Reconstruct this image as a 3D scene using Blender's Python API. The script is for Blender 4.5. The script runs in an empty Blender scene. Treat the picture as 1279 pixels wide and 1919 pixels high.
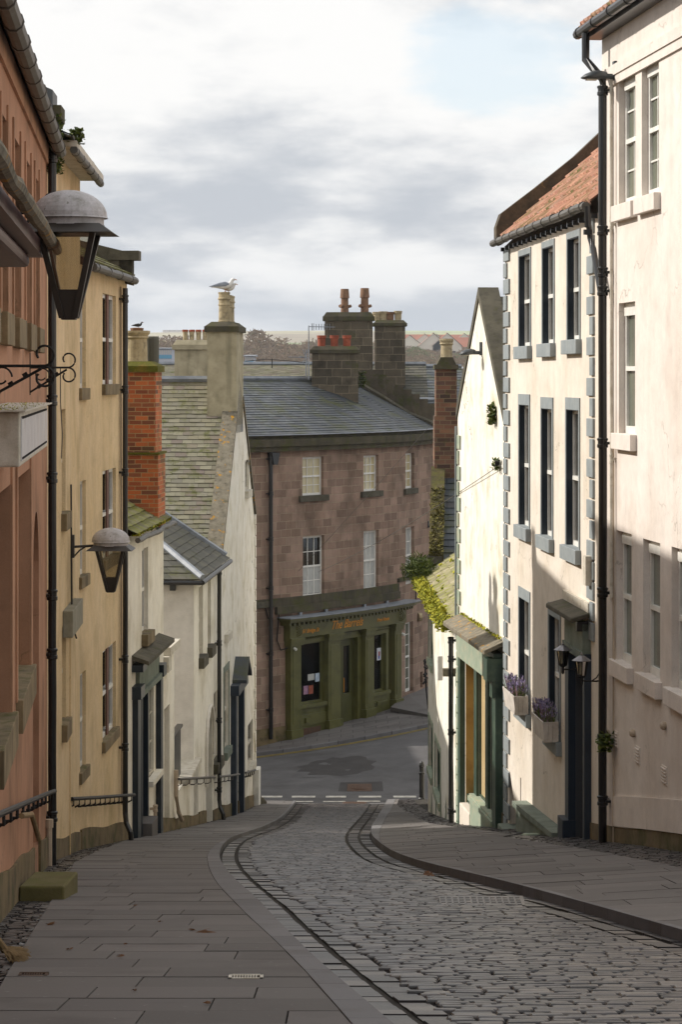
import bpy, math, random
from mathutils import Vector
random.seed(7)
R = random.random
def rr(a, b): return a + (b - a) * random.random()
F = 4530.; U0 = 639.5; VH = 705.        # focal length, centre column and horizon row of the 1279 px wide photograph
sc = bpy.context.scene
COL = sc.collection
def P(u, v, Y): return Vector(((u - U0) / F * Y, Y, (VH - v) / F * Y))
DT = [(0, 1.6), (8, 2.70), (14, 3.60), (20, 4.53), (30, 6.1), (38, 7.42), (50, 9.38), (60, 10.95), (67, 11.92), (70.5, 12.32), (74, 12.4), (90, 12.4), (130, 12.6)]
def drop(Y):
    if Y <= 0: return 1.6 + .12 * Y
    for i in range(len(DT) - 1):
        if Y <= DT[i + 1][0]:
            (a, p), (b, q) = DT[i], DT[i + 1]
            def sl(k):
                k0, k1 = max(0, k - 1), min(len(DT) - 1, k + 1)
                return (DT[k1][1] - DT[k0][1]) / (DT[k1][0] - DT[k0][0])
            h = b - a; t = (Y - a) / h; m0, m1 = sl(i) * h, sl(i + 1) * h
            return (2*t**3 - 3*t*t + 1) * p + (t**3 - 2*t*t + t) * m0 + (-2*t**3 + 3*t*t) * q + (t**3 - t*t) * m1
    return 12.6
def sm(t): t = min(1, max(0, t)); return t * t * (3 - 2 * t)
def zg(X, Y):
    z = -drop(Y)
    if Y > 71: z += sm((Y - 71) / 8) * (min(20, max(-20, X)) + 2.8) * .1
    return z
def zR(X, Y): return zg(X, Y) + .09 + .06 * min(3, max(0, X - RR(Y)))
def zL(X, Y): return zg(X, Y) + .06
def gp(u, v, h=0.):
    "point of the street surface seen at a pixel"
    a, b = 7., 80.
    for _ in range(50):
        m = (a + b) / 2
        if VH + F * (drop(m) - h) / m > v: a = m
        else: b = m
    return ((u - U0) / F * a, a)
# ---------------------------------------------------------------- mesh builder
class MB:
    def __init__(s): s.v = []; s.f = []; s.uv = []; s.r = []
    def face(s, pts, uv=None, r=None):
        i = len(s.v); pts = [Vector(p) for p in pts]; s.v += pts; s.f.append(tuple(range(i, i + len(pts))))
        if uv is None:
            n = Vector((0, 0, 0))
            for k in range(len(pts)): n += pts[k].cross(pts[(k + 1) % len(pts)])
            if n.length < 1e-12: n = Vector((0, 0, 1))
            n.normalize()
            if abs(n.z) > .95: t = Vector((1, 0, 0))
            else: t = Vector((0, 0, 1)).cross(n).normalized()
            b = n.cross(t)
            uv = [(p.dot(t), p.dot(b)) for p in pts]
        s.uv += uv; s.r.append(R() if r is None else r)
    def hexa(s, p, r=None):
        "p: 8 corners, index bits: 1=a 2=b 4=c"
        r = R() if r is None else r
        for q in ((0, 1, 3, 2), (4, 6, 7, 5), (0, 4, 5, 1), (2, 3, 7, 6), (0, 2, 6, 4), (1, 5, 7, 3)): s.face([p[k] for k in q], r=r)
    def box(s, a, b, r=None):
        s.hexa([Vector((b[0] if k & 1 else a[0], b[1] if k & 2 else a[1], b[2] if k & 4 else a[2])) for k in range(8)], r)
    def ring(s, pts, r=None, n=8, cap=True, rad=None, flat=1.):
        pts = [Vector(p) for p in pts]; rings = []; up = Vector((0, 0, 1)); rv = R()
        for i, p in enumerate(pts):
            t = (pts[min(i + 1, len(pts) - 1)] - pts[max(i - 1, 0)])
            if t.length < 1e-9: t = Vector((0, 0, 1))
            t.normalize()
            a = up if abs(t.z) < .9 else Vector((1, 0, 0))
            x = t.cross(a).normalized(); y = x.cross(t)
            q = rad[i] if rad else r
            rings.append([p + x * math.cos(2*math.pi*k/n) * q + y * math.sin(2*math.pi*k/n) * q * flat for k in range(n)])
        i0 = len(s.v)
        for g in rings: s.v += g
        def F_(idx): s.f.append(idx); s.uv.extend([(s.v[j].x + s.v[j].y, s.v[j].z) for j in idx]); s.r.append(rv)
        for i in range(len(rings) - 1):
            for k in range(n):
                F_((i0 + i*n + k, i0 + i*n + (k+1) % n, i0 + (i+1)*n + (k+1) % n, i0 + (i+1)*n + k))
        if cap:
            F_(tuple(i0 + k for k in range(n))[::-1]); F_(tuple(i0 + (len(rings) - 1) * n + k for k in range(n)))
    def lathe(s, c, prof, n=14, rv=None):
        c = Vector(c); i0 = len(s.v); rv = R() if rv is None else rv
        for (q, z) in prof: s.v += [c + Vector((q * math.cos(2*math.pi*k/n), q * math.sin(2*math.pi*k/n), z)) for k in range(n)]
        for i in range(len(prof) - 1):
            for k in range(n):
                idx = (i0 + i*n + k, i0 + i*n + (k+1) % n, i0 + (i+1)*n + (k+1) % n, i0 + (i+1)*n + k)
                s.f.append(idx); s.uv.extend([(k / n, prof[i][1])] * 4); s.r.append(rv)
    def build(s, name, m, parent=None, smooth=False, bevel=0, auto=None):
        off = Vector((0, 0, 0)); q = parent
        while q is not None: off += q.location; q = q.parent
        me = bpy.data.meshes.new(name); me.from_pydata([tuple(p - off) for p in s.v], [], s.f)
        ul = me.uv_layers.new(name='UVMap')
        ul.data.foreach_set('uv', [c for t in s.uv for c in t])
        at = me.attributes.new('rnd', 'FLOAT', 'FACE'); at.data.foreach_set('value', s.r)
        if smooth: me.polygons.foreach_set('use_smooth', [True] * len(s.f))
        me.materials.append(m); me.update()
        o = bpy.data.objects.new(name, me); COL.objects.link(o)
        if parent is not None: o.parent = parent
        if bevel:
            b = o.modifiers.new('Weld', 'WELD'); b.merge_threshold = .0005
            b = o.modifiers.new('Bevel', 'BEVEL'); b.width = bevel; b.segments = 2; b.limit_method = 'ANGLE'
        return o
def thing(name, label, cat, loc=(0, 0, 0), group=None):
    o = bpy.data.objects.new(name, None); COL.objects.link(o); o.location = loc; o.empty_display_size = .3
    o['label'] = label; o['category'] = cat
    if group: o['group'] = group
    return o
def tag(o, label, cat, group=None, kind=None):
    o['label'] = label; o['category'] = cat
    if group: o['group'] = group
    if kind: o['kind'] = kind
    return o
def struct(o, label=None): 
    o['kind'] = 'structure'
    if label: o['label'] = label
    return o
def copy_tree(o, loc=None, label=None, scale=None, rz=None, parent=None):
    c = o.copy(); COL.objects.link(c)
    if parent is not None: c.parent = parent
    if loc is not None: c.location = loc
    if label: c['label'] = label
    if scale: c.scale = (scale,) * 3 if not isinstance(scale, tuple) else scale
    if rz is not None: c.rotation_euler = (0, 0, rz)
    for ch in list(o.children): copy_tree(ch, parent=c)
    return c
# ---------------------------------------------------------------- facade lines in plan
class Wl:
    def __init__(s, pts, out):
        s.p = [Vector((x, y)) for x, y in pts]; s.out = out; s.L = [0]
        for i in range(len(s.p) - 1): s.L.append(s.L[-1] + (s.p[i+1] - s.p[i]).length)
        s.n = []
        d = [(s.p[i+1] - s.p[i]).normalized() for i in range(len(s.p) - 1)]
        for i in range(len(s.p)):
            t = (d[max(0, i-1)] + d[min(i, len(d)-1)]).normalized()
            s.n.append(Vector((t.y, -t.x)) * out)
        s.d = d
    def seg(s, q):
        i = 0
        while i < len(s.d) - 1 and q > s.L[i+1]: i += 1
        return i
    def M(s, q, d, z):
        i = s.seg(q); h = (q - s.L[i]) / (s.L[i+1] - s.L[i])
        n = s.n[i].lerp(s.n[i+1], min(1, max(0, h)))
        p = s.p[i] + s.d[i] * (q - s.L[i]) + n * d
        return Vector((p.x, p.y, z))
    def S(s, u, d=0):
        k = (u - U0) / F
        best = None
        for i in range(len(s.d)):
            n = s.n[i] * d; a = s.p[i] + n; t = s.d[i]
            den = t.x - k * t.y
            if abs(den) < 1e-9: continue
            q = (k * a.y - a.x) / den
            L = s.L[i+1] - s.L[i]
            over = max(0, -q if i == 0 else -q, q - L)
            if best is None or over < best[0]: best = (over, s.L[i] + q)
        return best[1]
    def Z(s, u, v, d=0): return (VH - v) / F * s.M(s.S(u, d), d, 0).y
    def Yat(s, Y): 
        i = 0
        while i < len(s.d) - 1 and Y > s.p[i+1].y: i += 1
        return s.L[i] + (Y - s.p[i].y) / s.d[i].y
    def cut(s, a, b): return [q for q in s.L[1:-1] if a + .01 < q < b - .01]
def facade(mb, W, s0, s1, z0, z1, ops=(), rd=.12, reveal=None, d=0.):
    S = sorted({round(x, 4) for x in [s0, s1] + W.cut(s0, s1) + [o[0] for o in ops] + [o[1] for o in ops] if s0 - 1e-4 <= x <= s1 + 1e-4})
    Z = sorted({round(x, 4) for x in [z0, z1] + [o[2] for o in ops] + [o[3] for o in ops] if z0 - 1e-4 <= x <= z1 + 1e-4})
    for a, b in zip(S, S[1:]):
        for c, e in zip(Z, Z[1:]):
            ms, mz = (a + b) / 2, (c + e) / 2
            if any(o[0] < ms < o[1] and o[2] < mz < o[3] for o in ops): continue
            mb.face([W.M(a, d, c), W.M(b, d, c), W.M(b, d, e), W.M(a, d, e)], [(a, c), (b, c), (b, e), (a, e)], r=.5)
    q = reveal or mb
    for o in ops:
        a, b, c, e = o[:4]; k = o[4] if len(o) > 4 else rd
        for (p1, p2) in (((a, c), (a, e)), ((b, c), (b, e)), ((a, c), (b, c)), ((a, e), (b, e))):
            uvs = [(p1[0], p1[1]), (p2[0], p2[1]), (p2[0] + (k if p1[0] == p2[0] else 0), p2[1] + (0 if p1[0] == p2[0] else k)), (p1[0] + (k if p1[0] == p2[0] else 0), p1[1] + (0 if p1[0] == p2[0] else k))]
            q.face([W.M(p1[0], d, p1[1]), W.M(p2[0], d, p2[1]), W.M(p2[0], d - k, p2[1]), W.M(p1[0], d - k, p1[1])], uvs, r=.5)
def wbox(mb, W, s0, s1, d0, d1, z0, z1, r=None, step=None):
    cuts = [s0] + W.cut(s0, s1) + [s1]
    r = R() if r is None else r
    for a, b in zip(cuts, cuts[1:]):
        mb.hexa([W.M(b if k & 1 else a, d1 if k & 2 else d0, z1 if k & 4 else z0) for k in range(8)], r)
def shell(mb, W, s0, s1, z0, z1, depth, gable=None):
    "end walls, back wall (and gable tops) of a house block"
    for q in (s0, s1):
        mb.face([W.M(q, 0, z0), W.M(q, -depth, z0), W.M(q, -depth, z1), W.M(q, 0, z1)], r=.5)
        if gable == 'along':      # ridge runs along the street: gable triangle on the end walls
            pass
    mb.face([W.M(s0, -depth, z0), W.M(s1, -depth, z0), W.M(s1, -depth, z1), W.M(s0, -depth, z1)], r=.5)
def slates(mb, B, T, rh=.2, cw=.25, th=.014, wob=.004, n0=0, under=None, lip=True):
    "rows of overlapping slates between the eave line B(t) and the top line T(t), t in 0..1"
    H = (T(.5) - B(.5)).length; rows = max(2, int(round(H / rh)))
    for j in range(rows):
        f0, f1 = j / rows, min(1, (j + 1.12) / rows)
        ln = (B(1).lerp(T(1), f0) - B(0).lerp(T(0), f0)).length
        n = max(1, int(round(ln / cw))); off = .5 * (j % 2)
        xs = [0.]; k = 0
        for k in range(n + 1):
            x = (k + off + rr(-.1, .1)) / n
            if 0.004 < x < .996: xs.append(x)
        xs.append(1.); xs = sorted(xs)
        for a, b in zip(xs, xs[1:]):
            g = .004 / max(ln, .1); a2, b2 = a + g, b - g
            if b2 <= a2: continue
            p = [B(a2).lerp(T(a2), f0), B(b2).lerp(T(b2), f0), B(b2).lerp(T(b2), f1), B(a2).lerp(T(a2), f1)]
            nn = (p[1] - p[0]).cross(p[3] - p[0])
            if nn.length < 1e-9: continue
            nn.normalize()
            if nn.z < 0: nn = -nn
            w = rr(-wob, wob); tz = rr(0, wob)
            dn = (p[0] - p[3]).normalized() * rr(0, .02)
            q = [p[0] + nn * (th * 1.9 + w) + dn, p[1] + nn * (th * 1.9 + w + tz) + dn, p[2] + nn * (th * .6), p[3] + nn * (th * .6)]
            rv = R()
            uvs = [(a * ln, f0 * H), (b * ln, f0 * H), (b * ln, f1 * H), (a * ln, f1 * H)]
            mb.face(q, uvs, rv)
            if lip: mb.face([p[0] + dn + nn * w, p[1] + dn + nn * w, q[1], q[0]], None, rv * .3)
    if under is not None:
        K = 8
        for k in range(K):
            a, b = k / K, (k + 1) / K
            mb.face([B(a), B(b), T(b), T(a)], None, 0.)
def pantiles(mb, B, T, rh=.3, cw=.24, amp=.032):
    H = (T(.5) - B(.5)).length; rows = int(H / rh); L = (B(1) - B(0)).length; cols = int(L / cw); K = 6
    nn = (B(1) - B(0)).cross(T(0) - B(0)).normalized()
    if nn.z < 0: nn = -nn
    for j in range(rows):
        f0, f1 = j / rows, min(1, (j + 1.05) / rows)
        for c in range(cols):
            rv = R(); jt = rr(-.006, .008)
            for k in range(K):
                a, b = (c + k / K) / cols, (c + (k + 1) / K) / cols
                def h(x): 
                    y = (x * cols) % 1
                    return amp * (math.sin(2 * math.pi * y) + .35 * math.sin(4 * math.pi * y))
                za, zb = h(a + 1e-6), h(b - 1e-6)
                p = [B(a).lerp(T(a), f0) + nn * (za + .035 + jt), B(b).lerp(T(b), f0) + nn * (zb + .035 + jt), B(b).lerp(T(b), f1) + nn * (zb + .008), B(a).lerp(T(a), f1) + nn * (za + .008)]
                mb.face(p, None, rv)
                mb.face([p[0] - nn * .04, p[1] - nn * .04, p[1], p[0]], None, rv * .4)
# ---------------------------------------------------------------- materials
def lin(h):
    if not isinstance(h, str): return (*h, 1)
    o = []
    for i in (1, 3, 5):
        c = int(h[i:i+2], 16) / 255; o.append(c / 12.92 if c <= .04045 else ((c + .055) / 1.055) ** 2.4)
    return (*o, 1)
def mk(name, c1, c2=None, sc1=1.5, rough=.85, bump=.15, bsc=60., bd=.01, metal=0., spec=.4, rnd=None, brick=None, moss=None, moss_up=False, dirt=None, streak=None, lich=None, coat=0., grain=.06, space='pos', low=None, crack=0.):
    """rnd: list of colours picked by the per-piece random number; brick: (w, h, mortar, c1, c2, cm);
    moss: (colour, amount 0..1, scale); dirt: (colour, amount, scale); streak: (colour, amount); lich: (colour, amount, scale)"""
    m = bpy.data.materials.new(name); m.use_nodes = True; nt = m.node_tree; nd = nt.nodes; L = nt.links.new
    pr = nd['Principled BSDF']
    def N(t, **k):
        x = nd.new(t)
        for a, b in k.items(): setattr(x, a, b)
        return x
    def inp(x, d):
        for a, b in d.items():
            if hasattr(b, 'is_linked') or isinstance(b, bpy.types.NodeSocket): L(b, x.inputs[a])
            else: x.inputs[a].default_value = b
    if space == 'pos': src = N('ShaderNodeNewGeometry').outputs['Position']
    else: src = N('ShaderNodeTexCoord').outputs['Object']
    def noise(scale, det=5., vec=None, rgh=.55):
        x = N('ShaderNodeTexNoise'); inp(x, {'Scale': scale, 'Detail': det, 'Roughness': rgh, 'Vector': vec or src}); return x.outputs['Fac']
    def ramp(f, a, b):
        x = N('ShaderNodeMapRange'); inp(x, {'Value': f, 'From Min': a, 'From Max': b}); return x.outputs['Result']
    def mixc(f, a, b, mode='MIX'):
        x = N('ShaderNodeMix', data_type='RGBA', blend_type=mode)
        for i, v in ((0, f), (6, a), (7, b)):
            if isinstance(v, bpy.types.NodeSocket): L(v, x.inputs[i])
            else: x.inputs[i].default_value = v
        return x.outputs[2]
    def mul(a, b):
        x = N('ShaderNodeMath', operation='MULTIPLY')
        for i, v in ((0, a), (1, b)):
            if isinstance(v, bpy.types.NodeSocket): L(v, x.inputs[i])
            else: x.inputs[i].default_value = v
        return x.outputs[0]
    col = lin(c1)
    if c2: col = mixc(ramp(noise(sc1), .32, .68), lin(c1), lin(c2))
    hgt = None
    if rnd:
        at = N('ShaderNodeAttribute', attribute_name='rnd'); cr = N('ShaderNodeValToRGB')
        L(at.outputs['Fac'], cr.inputs[0]); e = cr.color_ramp.elements
        while len(e) < len(rnd): e.new(.5)
        for i, c in enumerate(rnd): e[i].position = i / (len(rnd) - 1); e[i].color = lin(c)
        col = mixc(.75 if c2 else .0, col, cr.outputs[0]) if c2 else cr.outputs[0]
    if brick:
        w, h, mo, b1, b2, bm = brick
        uv = N('ShaderNodeTexCoord').outputs['UV']
        bt = N('ShaderNodeTexBrick'); bt.offset = .5; bt.squash = 1.
        # warp a little so joints are not ruler straight
        wn = N('ShaderNodeTexNoise'); inp(wn, {'Scale': 3., 'Vector': uv})
        va = N('ShaderNodeVectorMath', operation='MULTIPLY_ADD'); L(wn.outputs['Color'], va.inputs[0]); va.inputs[1].default_value = (h * .16,) * 3; L(uv, va.inputs[2])
        inp(bt, {'Vector': va.outputs[0], 'Scale': 1., 'Mortar Size': mo, 'Mortar Smooth': .3, 'Bias': 0., 'Brick Width': w, 'Row Height': h, 'Color1': (0, 0, 0, 1), 'Color2': (1, 1, 1, 1), 'Mortar': (.5, .5, .5, 1)})
        bt.squash_frequency = 3; bt.squash = 1.25; bt.offset_frequency = 2
        cr = N('ShaderNodeValToRGB'); L(bt.outputs['Color'], cr.inputs[0]); cols = [b1, b2] if isinstance(b1, str) else b1; e = cr.color_ramp.elements
        while len(e) < len(cols): e.new(.5)
        for i, c in enumerate(cols): e[i].position = i / (len(cols) - 1); e[i].color = lin(c)
        bc = mixc(.5, cr.outputs[0], col) if c2 else cr.outputs[0]
        col = mixc(bt.outputs['Fac'], bc, lin(bm))
        x = N('ShaderNodeMath', operation='SUBTRACT'); x.inputs[0].default_value = 1.; L(bt.outputs['Fac'], x.inputs[1]); hgt = x.outputs[0]
    if dirt:
        col = mixc(mul(ramp(noise(dirt[2], 6.), .5, .72), dirt[1]), col, lin(dirt[0]))
    if streak:
        mp = N('ShaderNodeMapping'); mp.inputs['Scale'].default_value = (1.5, 1.5, .16); L(src, mp.inputs['Vector'])
        col = mixc(mul(ramp(noise(2.2, 5., mp.outputs[0]), .5, .75), streak[1]), col, lin(streak[0]))
    if low:       # rising damp / splash staining above the sloping street: (colour, height range)
        pass
    if c2 and grain:
        v1 = noise(3.7, 9., None, .72); x = N('ShaderNodeMapRange'); inp(x, {'Value': v1, 'From Min': .3, 'From Max': .7, 'To Min': .88, 'To Max': 1.07}); c = N('ShaderNodeCombineColor')
        for i in range(3): L(x.outputs[0], c.inputs[i])
        col = mixc(1., col, c.outputs[0], 'MULTIPLY')
    if crack:
        vo = N('ShaderNodeTexVoronoi', feature='DISTANCE_TO_EDGE'); wn = N('ShaderNodeTexNoise'); inp(wn, {'Scale': 2.2, 'Detail': 6., 'Vector': src}); va = N('ShaderNodeVectorMath', operation='MULTIPLY_ADD'); L(wn.outputs['Color'], va.inputs[0]); va.inputs[1].default_value = (.9,) * 3; L(src, va.inputs[2]); inp(vo, {'Scale': .55, 'Vector': va.outputs[0]})
        col = mixc(mul(mul(ramp(vo.outputs['Distance'], .009, .0), ramp(noise(.9), .5, .62)), crack), col, lin('#5c5038'))
    if grain:
        g = noise(90., 3.); x = N('ShaderNodeMapRange'); inp(x, {'Value': g, 'From Min': .2, 'From Max': .8, 'To Min': 1 - grain * 2, 'To Max': 1 + grain * 2})
        c = N('ShaderNodeCombineColor')
        for i in range(3): L(x.outputs[0], c.inputs[i])
        col = mixc(1., col, c.outputs[0], 'MULTIPLY')
    if lich:
        col = mixc(ramp(noise(lich[2], 3., None, .7), 1 - lich[1] - .06, 1 - lich[1] + .02), col, lin(lich[0]))
    if moss:
        f = ramp(noise(moss[2], 8., None, .7), 1 - moss[1] - .1, 1 - moss[1] + .06)
        if moss_up:
            g = N('ShaderNodeNewGeometry'); sx = N('ShaderNodeSeparateXYZ'); L(g.outputs['Normal'], sx.inputs[0]); f = mul(f, ramp(sx.outputs[2], .2, .7))
        mcx = mixc(noise(23., 4.), lin(moss[0]), tuple(x * .45 for x in lin(moss[0])[:3]) + (1,))
        col = mixc(f, col, mcx)
    if isinstance(col, tuple): pr.inputs['Base Color'].default_value = col
    else: L(col, pr.inputs['Base Color'])
    pr.inputs['Roughness'].default_value = rough; pr.inputs['Metallic'].default_value = metal; pr.inputs['Specular IOR Level'].default_value = spec
    if coat: pr.inputs['Coat Weight'].default_value = coat
    if bump:
        hN = noise(bsc, 6., None, .65); h2 = noise(bsc / 9., 4.)
        x = N('ShaderNodeMath', operation='MULTIPLY_ADD'); L(h2, x.inputs[0]); x.inputs[1].default_value = 1.5; L(hN, x.inputs[2]); hh = x.outputs[0]
        if hgt is not None:
            y = N('ShaderNodeMath', operation='MULTIPLY_ADD'); L(hgt, y.inputs[0]); y.inputs[1].default_value = 1.6; L(hh, y.inputs[2]); hh = y.outputs[0]
        b = N('ShaderNodeBump'); b.inputs['Strength'].default_value = bump; b.inputs['Distance'].default_value = bd; L(hh, b.inputs['Height']); L(b.outputs[0], pr.inputs['Normal'])
    return m
K_ = {}
K_['terra'] = mk('terracotta render', '#b4886c', '#a3785c', .8, .9, .25, 30, .01, dirt=('#6b5238', .6, 1.1), streak=('#5f4634', .25), grain=.05, crack=0.5)
K_['terra2'] = mk('terracotta stone dressings', '#b58a6c', '#a67c60', 1.5, .9, .2, 30, .01, dirt=('#5c4632', .6, 2.))
K_['ochre'] = mk('ochre roughcast', '#e0c8a2', '#d6bc90', .9, .95, .5, 38, .014, dirt=('#8f7a4c', .5, .8), streak=('#8d7a52', .2), grain=.12, crack=0.35)
K_['cream'] = mk('cream limewash', '#ebe6da', '#e3dccb', .5, .9, .22, 30, .01, dirt=('#9a8d6c', .45, 1.0), streak=('#a79a78', .2), crack=0.5)
K_['creamg'] = mk('grey cream render', '#dad5cc', '#d0cabf', .5, .9, .22, 30, .01, dirt=('#8c8472', .4, .9), streak=('#9c9482', .15), crack=0.5)
K_['gabw'] = mk('old white limewash', '#ebe7dd', '#e3ddcf', .7, .9, .2, 26, .012, dirt=('#a89a6a', .55, 1.6), streak=('#b09f6e', .28), crack=0.9)
K_['sandc'] = mk('pale sand render', '#dcd3c7', '#d2c8b9', .6, .9, .2, 34, .01, dirt=('#aa967a', .3, .9), streak=('#b09e84', .15), crack=0.6)
K_['pinkc'] = mk('pink cream render', '#dfd7cf', '#d6ccc2', .4, .9, .2, 34, .01, dirt=('#a8917c', .3, .7), streak=('#b09a86', .14), crack=0.5)
K_['pub'] = mk('pink sandstone blocks', '#94786a', '#7d6454', .8, .9, .5, 25, .02, brick=(.48, .27, .011, ['#66564a', '#927b6a', '#a08774', '#b59a88', '#867262', '#766454', '#aa9280', '#988676'], '', '#9c8b76'), dirt=('#4a3c2e', .7, .6), streak=('#4a3c30', .3))
K_['stoned'] = mk('dark weathered stone', '#655c4c', '#4d463a', 1.2, .95, .4, 20, .02, moss=('#4f5420', .38, 1.6), dirt=('#2b261e', .6, 2.))
K_['stoneb'] = mk('dark coursed stone', '#655c4c', '#4d463a', 1.2, .95, .4, 20, .02, brick=(.55, .3, .012, ['#3c362c', '#5b5244', '#6f6453', '#4b4438'], '', '#817663'), dirt=('#2b261e', .6, 2.), moss=('#4f5420', .3, 1.6))
K_['mossst'] = mk('mossy cornice stone', '#575040', '#433e31', 2.5, .95, .5, 18, .02, moss=('#54542c', .43, 2.4), streak=('#20201a', .7))
K_['lichst'] = mk('lichened coping stone', '#857d6c', '#6a6354', 5., .95, .5, 18, .02, lich=('#b0801f', .34, 6.), moss=('#6b6a2a', .3, 5.), dirt=('#3c382f', .7, 9.))
K_['coping'] = mk('dark grey coping stone', '#5f5a4c', '#48443a', 2., .95, .4, 18, .02, moss=('#55562c', .35, 4.), dirt=('#2f2c25', .5, 7.))
K_['sill'] = mk('weathered sandstone sill', '#8d7c5f', '#6f6249', 3., .9, .3, 25, .01, moss=('#5e5c26', .4, 5.), moss_up=True, streak=('#3b3527', .8))
K_['plinth'] = mk('stained plinth', '#7b6a4c', '#655840', 1.5, .95, .35, 22, .015, moss=('#4f5224', .4, 2.), dirt=('#3b3425', .7, 3.))
K_['slate'] = mk('grey green slate', '#6d6a5c', None, rough=.75, bump=.25, bsc=40, rnd=['#6e6a5c', '#7d7868', '#66624f', '#85806c', '#736f5c', '#6e625a', '#7f7a62'], moss=('#66692e', .39, 3.4), lich=('#a8862c', .2, 9.), spec=.4)
K_['slateb'] = mk('blue black slate', '#41454a', None, rough=.55, bump=.2, bsc=40, rnd=['#33373c', '#474c52', '#3b3f43', '#54585a', '#3f3d3d'], moss=('#4a4e2c', .42, 1.3), spec=.5)
K_['slatem'] = mk('mossy old slate', '#55513f', None, rough=.85, bump=.3, bsc=30, rnd=['#4a4738', '#6f6a52', '#5d5845', '#79735c'], moss=('#77782c', .5, 3.0))
K_['slateo'] = mk('brown grey slate', '#55513f', None, rough=.85, bump=.3, bsc=30, rnd=['#4b4a44', '#5c5a50', '#53514a', '#656155'], moss=('#5a5c2c', .35, 2.0))
K_['slatey'] = mk('pale buff slate', '#8a8068', None, rough=.85, bump=.3, bsc=30, rnd=['#857b66', '#9a8f76', '#70684f', '#a59a80'], moss=('#8a8c2a', .46, 5.0))  # pale slates of the low cottage roof
K_['tile'] = mk('red pantile', '#b06a4a', None, rough=.85, bump=.25, bsc=40, rnd=['#b07c64', '#c4967c', '#a27460', '#bb8c76', '#b0907e'], moss=('#76703c', .42, 2.6), dirt=('#6d4030', .6, 7.))
K_['lead'] = mk('grey lead', '#8b9096', '#777c84', 3., .45, .15, 12, .01, spec=.6, dirt=('#5c6066', .5, 3.))
K_['brick'] = mk('red brick', '#a0482a', None, rough=.9, bump=.4, bsc=40, brick=(.24, .082, .007, ['#553a2e', '#b05a34', '#bd6a3c', '#a0522f', '#5f4436', '#b4633a', '#9c5838'], '', '#a58e68'), dirt=('#63582c', .6, 1.6))
K_['brickb'] = mk('dark brown brick', '#6b4a38', None, rough=.9, bump=.4, bsc=40, brick=(.3, .12, .012, ['#40302a', '#6b4a3a', '#7d5642', '#54403a', '#8a6248'], '', '#77664f'), dirt=('#3a3426', .6, 1.), moss=('#55561f', .33, 1.6))
K_['brickm'] = mk('mossy brick cap', '#7d6a26', '#5c5420', 4., .95, .5, 22, .02, moss=('#646318', .55, 6.), dirt=('#8a4a26', .6, 8.))
K_['rcemw'] = mk('weathered cement render', '#b8ad92', '#a0967c', 1.8, .95, .3, 20, .01, dirt=('#6c6750', .6, 2.5), streak=('#5f5c46', .6), moss=('#6d6a2c', .22, 2.))
K_['pot'] = mk('buff clay pot', '#b8a888', '#a09070', 5., .85, .2, 30, .005, dirt=('#4f4a38', .8, 7.), streak=('#5d563f', .6))
K_['potr'] = mk('terracotta pot', '#a4553a', '#8f4630', 5., .85, .2, 30, .005, dirt=('#5c3a2a', .6, 8.))
K_['potb'] = mk('brown clay pot', '#7a5a44', '#8c6c52', 6., .85, .2, 30, .005, dirt=('#3c3024', .7, 8.))
K_['iron'] = mk('black cast iron paint', '#0b0b0c', '#121213', 5., .32, .08, 15, .006, spec=.6, dirt=('#241f1a', .5, 8.))
K_['ironr'] = mk('dull black wrought iron', '#131110', '#1d1815', 9., .6, .1, 30, .004, spec=.4)
K_['gutg'] = mk('grey painted gutter', '#5a564f', '#4a4640', 4., .5, .1, 20, .005, spec=.5, dirt=('#35312a', .6, 5.))
K_['bronze'] = mk('dark bronze paint', '#38312b', '#2c2723', 4., .5, .05, 30, .003, spec=.5, space='obj')
K_['lampt'] = mk('weathered grey lamp hood', '#bdb9bc', '#a8a4a2', 8., .55, .1, 30, .003, spec=.4, dirt=('#5c5a40', .5, 14.), lich=('#4a4c2a', .3, 26.), space='obj')
K_['ledg'] = mk('dark grey lamp casing', '#33373a', '#3d4144', 6., .45, .03, 30, .002, spec=.5, space='obj')
K_['white'] = mk('white window paint', '#e4e2dc', '#d6d4cc', 6., .45, .05, 30, .003, spec=.5)
K_['whiteb'] = mk('weathered white paint', '#cfc9bc', '#b7b0a0', 6., .6, .1, 30, .004, dirt=('#8c7a5c', .5, 8.))
K_['navy'] = mk('navy blue paint', '#16202a', '#1c2833', 4., .4, .04, 20, .003, spec=.5)
K_['navyg'] = mk('slate blue paint', '#1f2a38', '#27323f', 4., .45, .04, 20, .003, spec=.5)
K_['qgrey'] = mk('blue grey masonry paint', '#8d9394', '#82898b', 3., .7, .15, 30, .005, dirt=('#68747a', .4, 4.))
K_['green'] = mk('bottle green shop paint', '#34493d', '#2c3f35', 3., .45, .06, 20, .004, spec=.5, dirt=('#6b7d60', .35, 5.))
K_['greenp'] = mk('peeling pale green paint', '#8b9884', '#9ca693', 4., .7, .15, 20, .005, dirt=('#b9a484', .6, 4.))
K_['olive'] = mk('olive green pub paint', '#5e5c30', '#53522a', 2., .42, .06, 20, .004, spec=.5, dirt=('#30351a', .5, 3.))
K_['olived'] = mk('dark olive door paint', '#4a4a22', '#40401e', 2., .4, .05, 20, .004, spec=.5)
K_['gold'] = mk('gold lettering', '#c8862a', None, rough=.4, bump=0, metal=.3, grain=0)
K_['greyp'] = mk('grey door paint', '#4b4d50', '#424548', 2., .4, .04, 20, .003, spec=.5)
K_['stucgr'] = mk('grey green plinth render', '#7c8478', '#6c756a', 2.5, .85, .2, 22, .008, dirt=('#4c5848', .6, 3.), streak=('#434a3c', .5))
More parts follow.
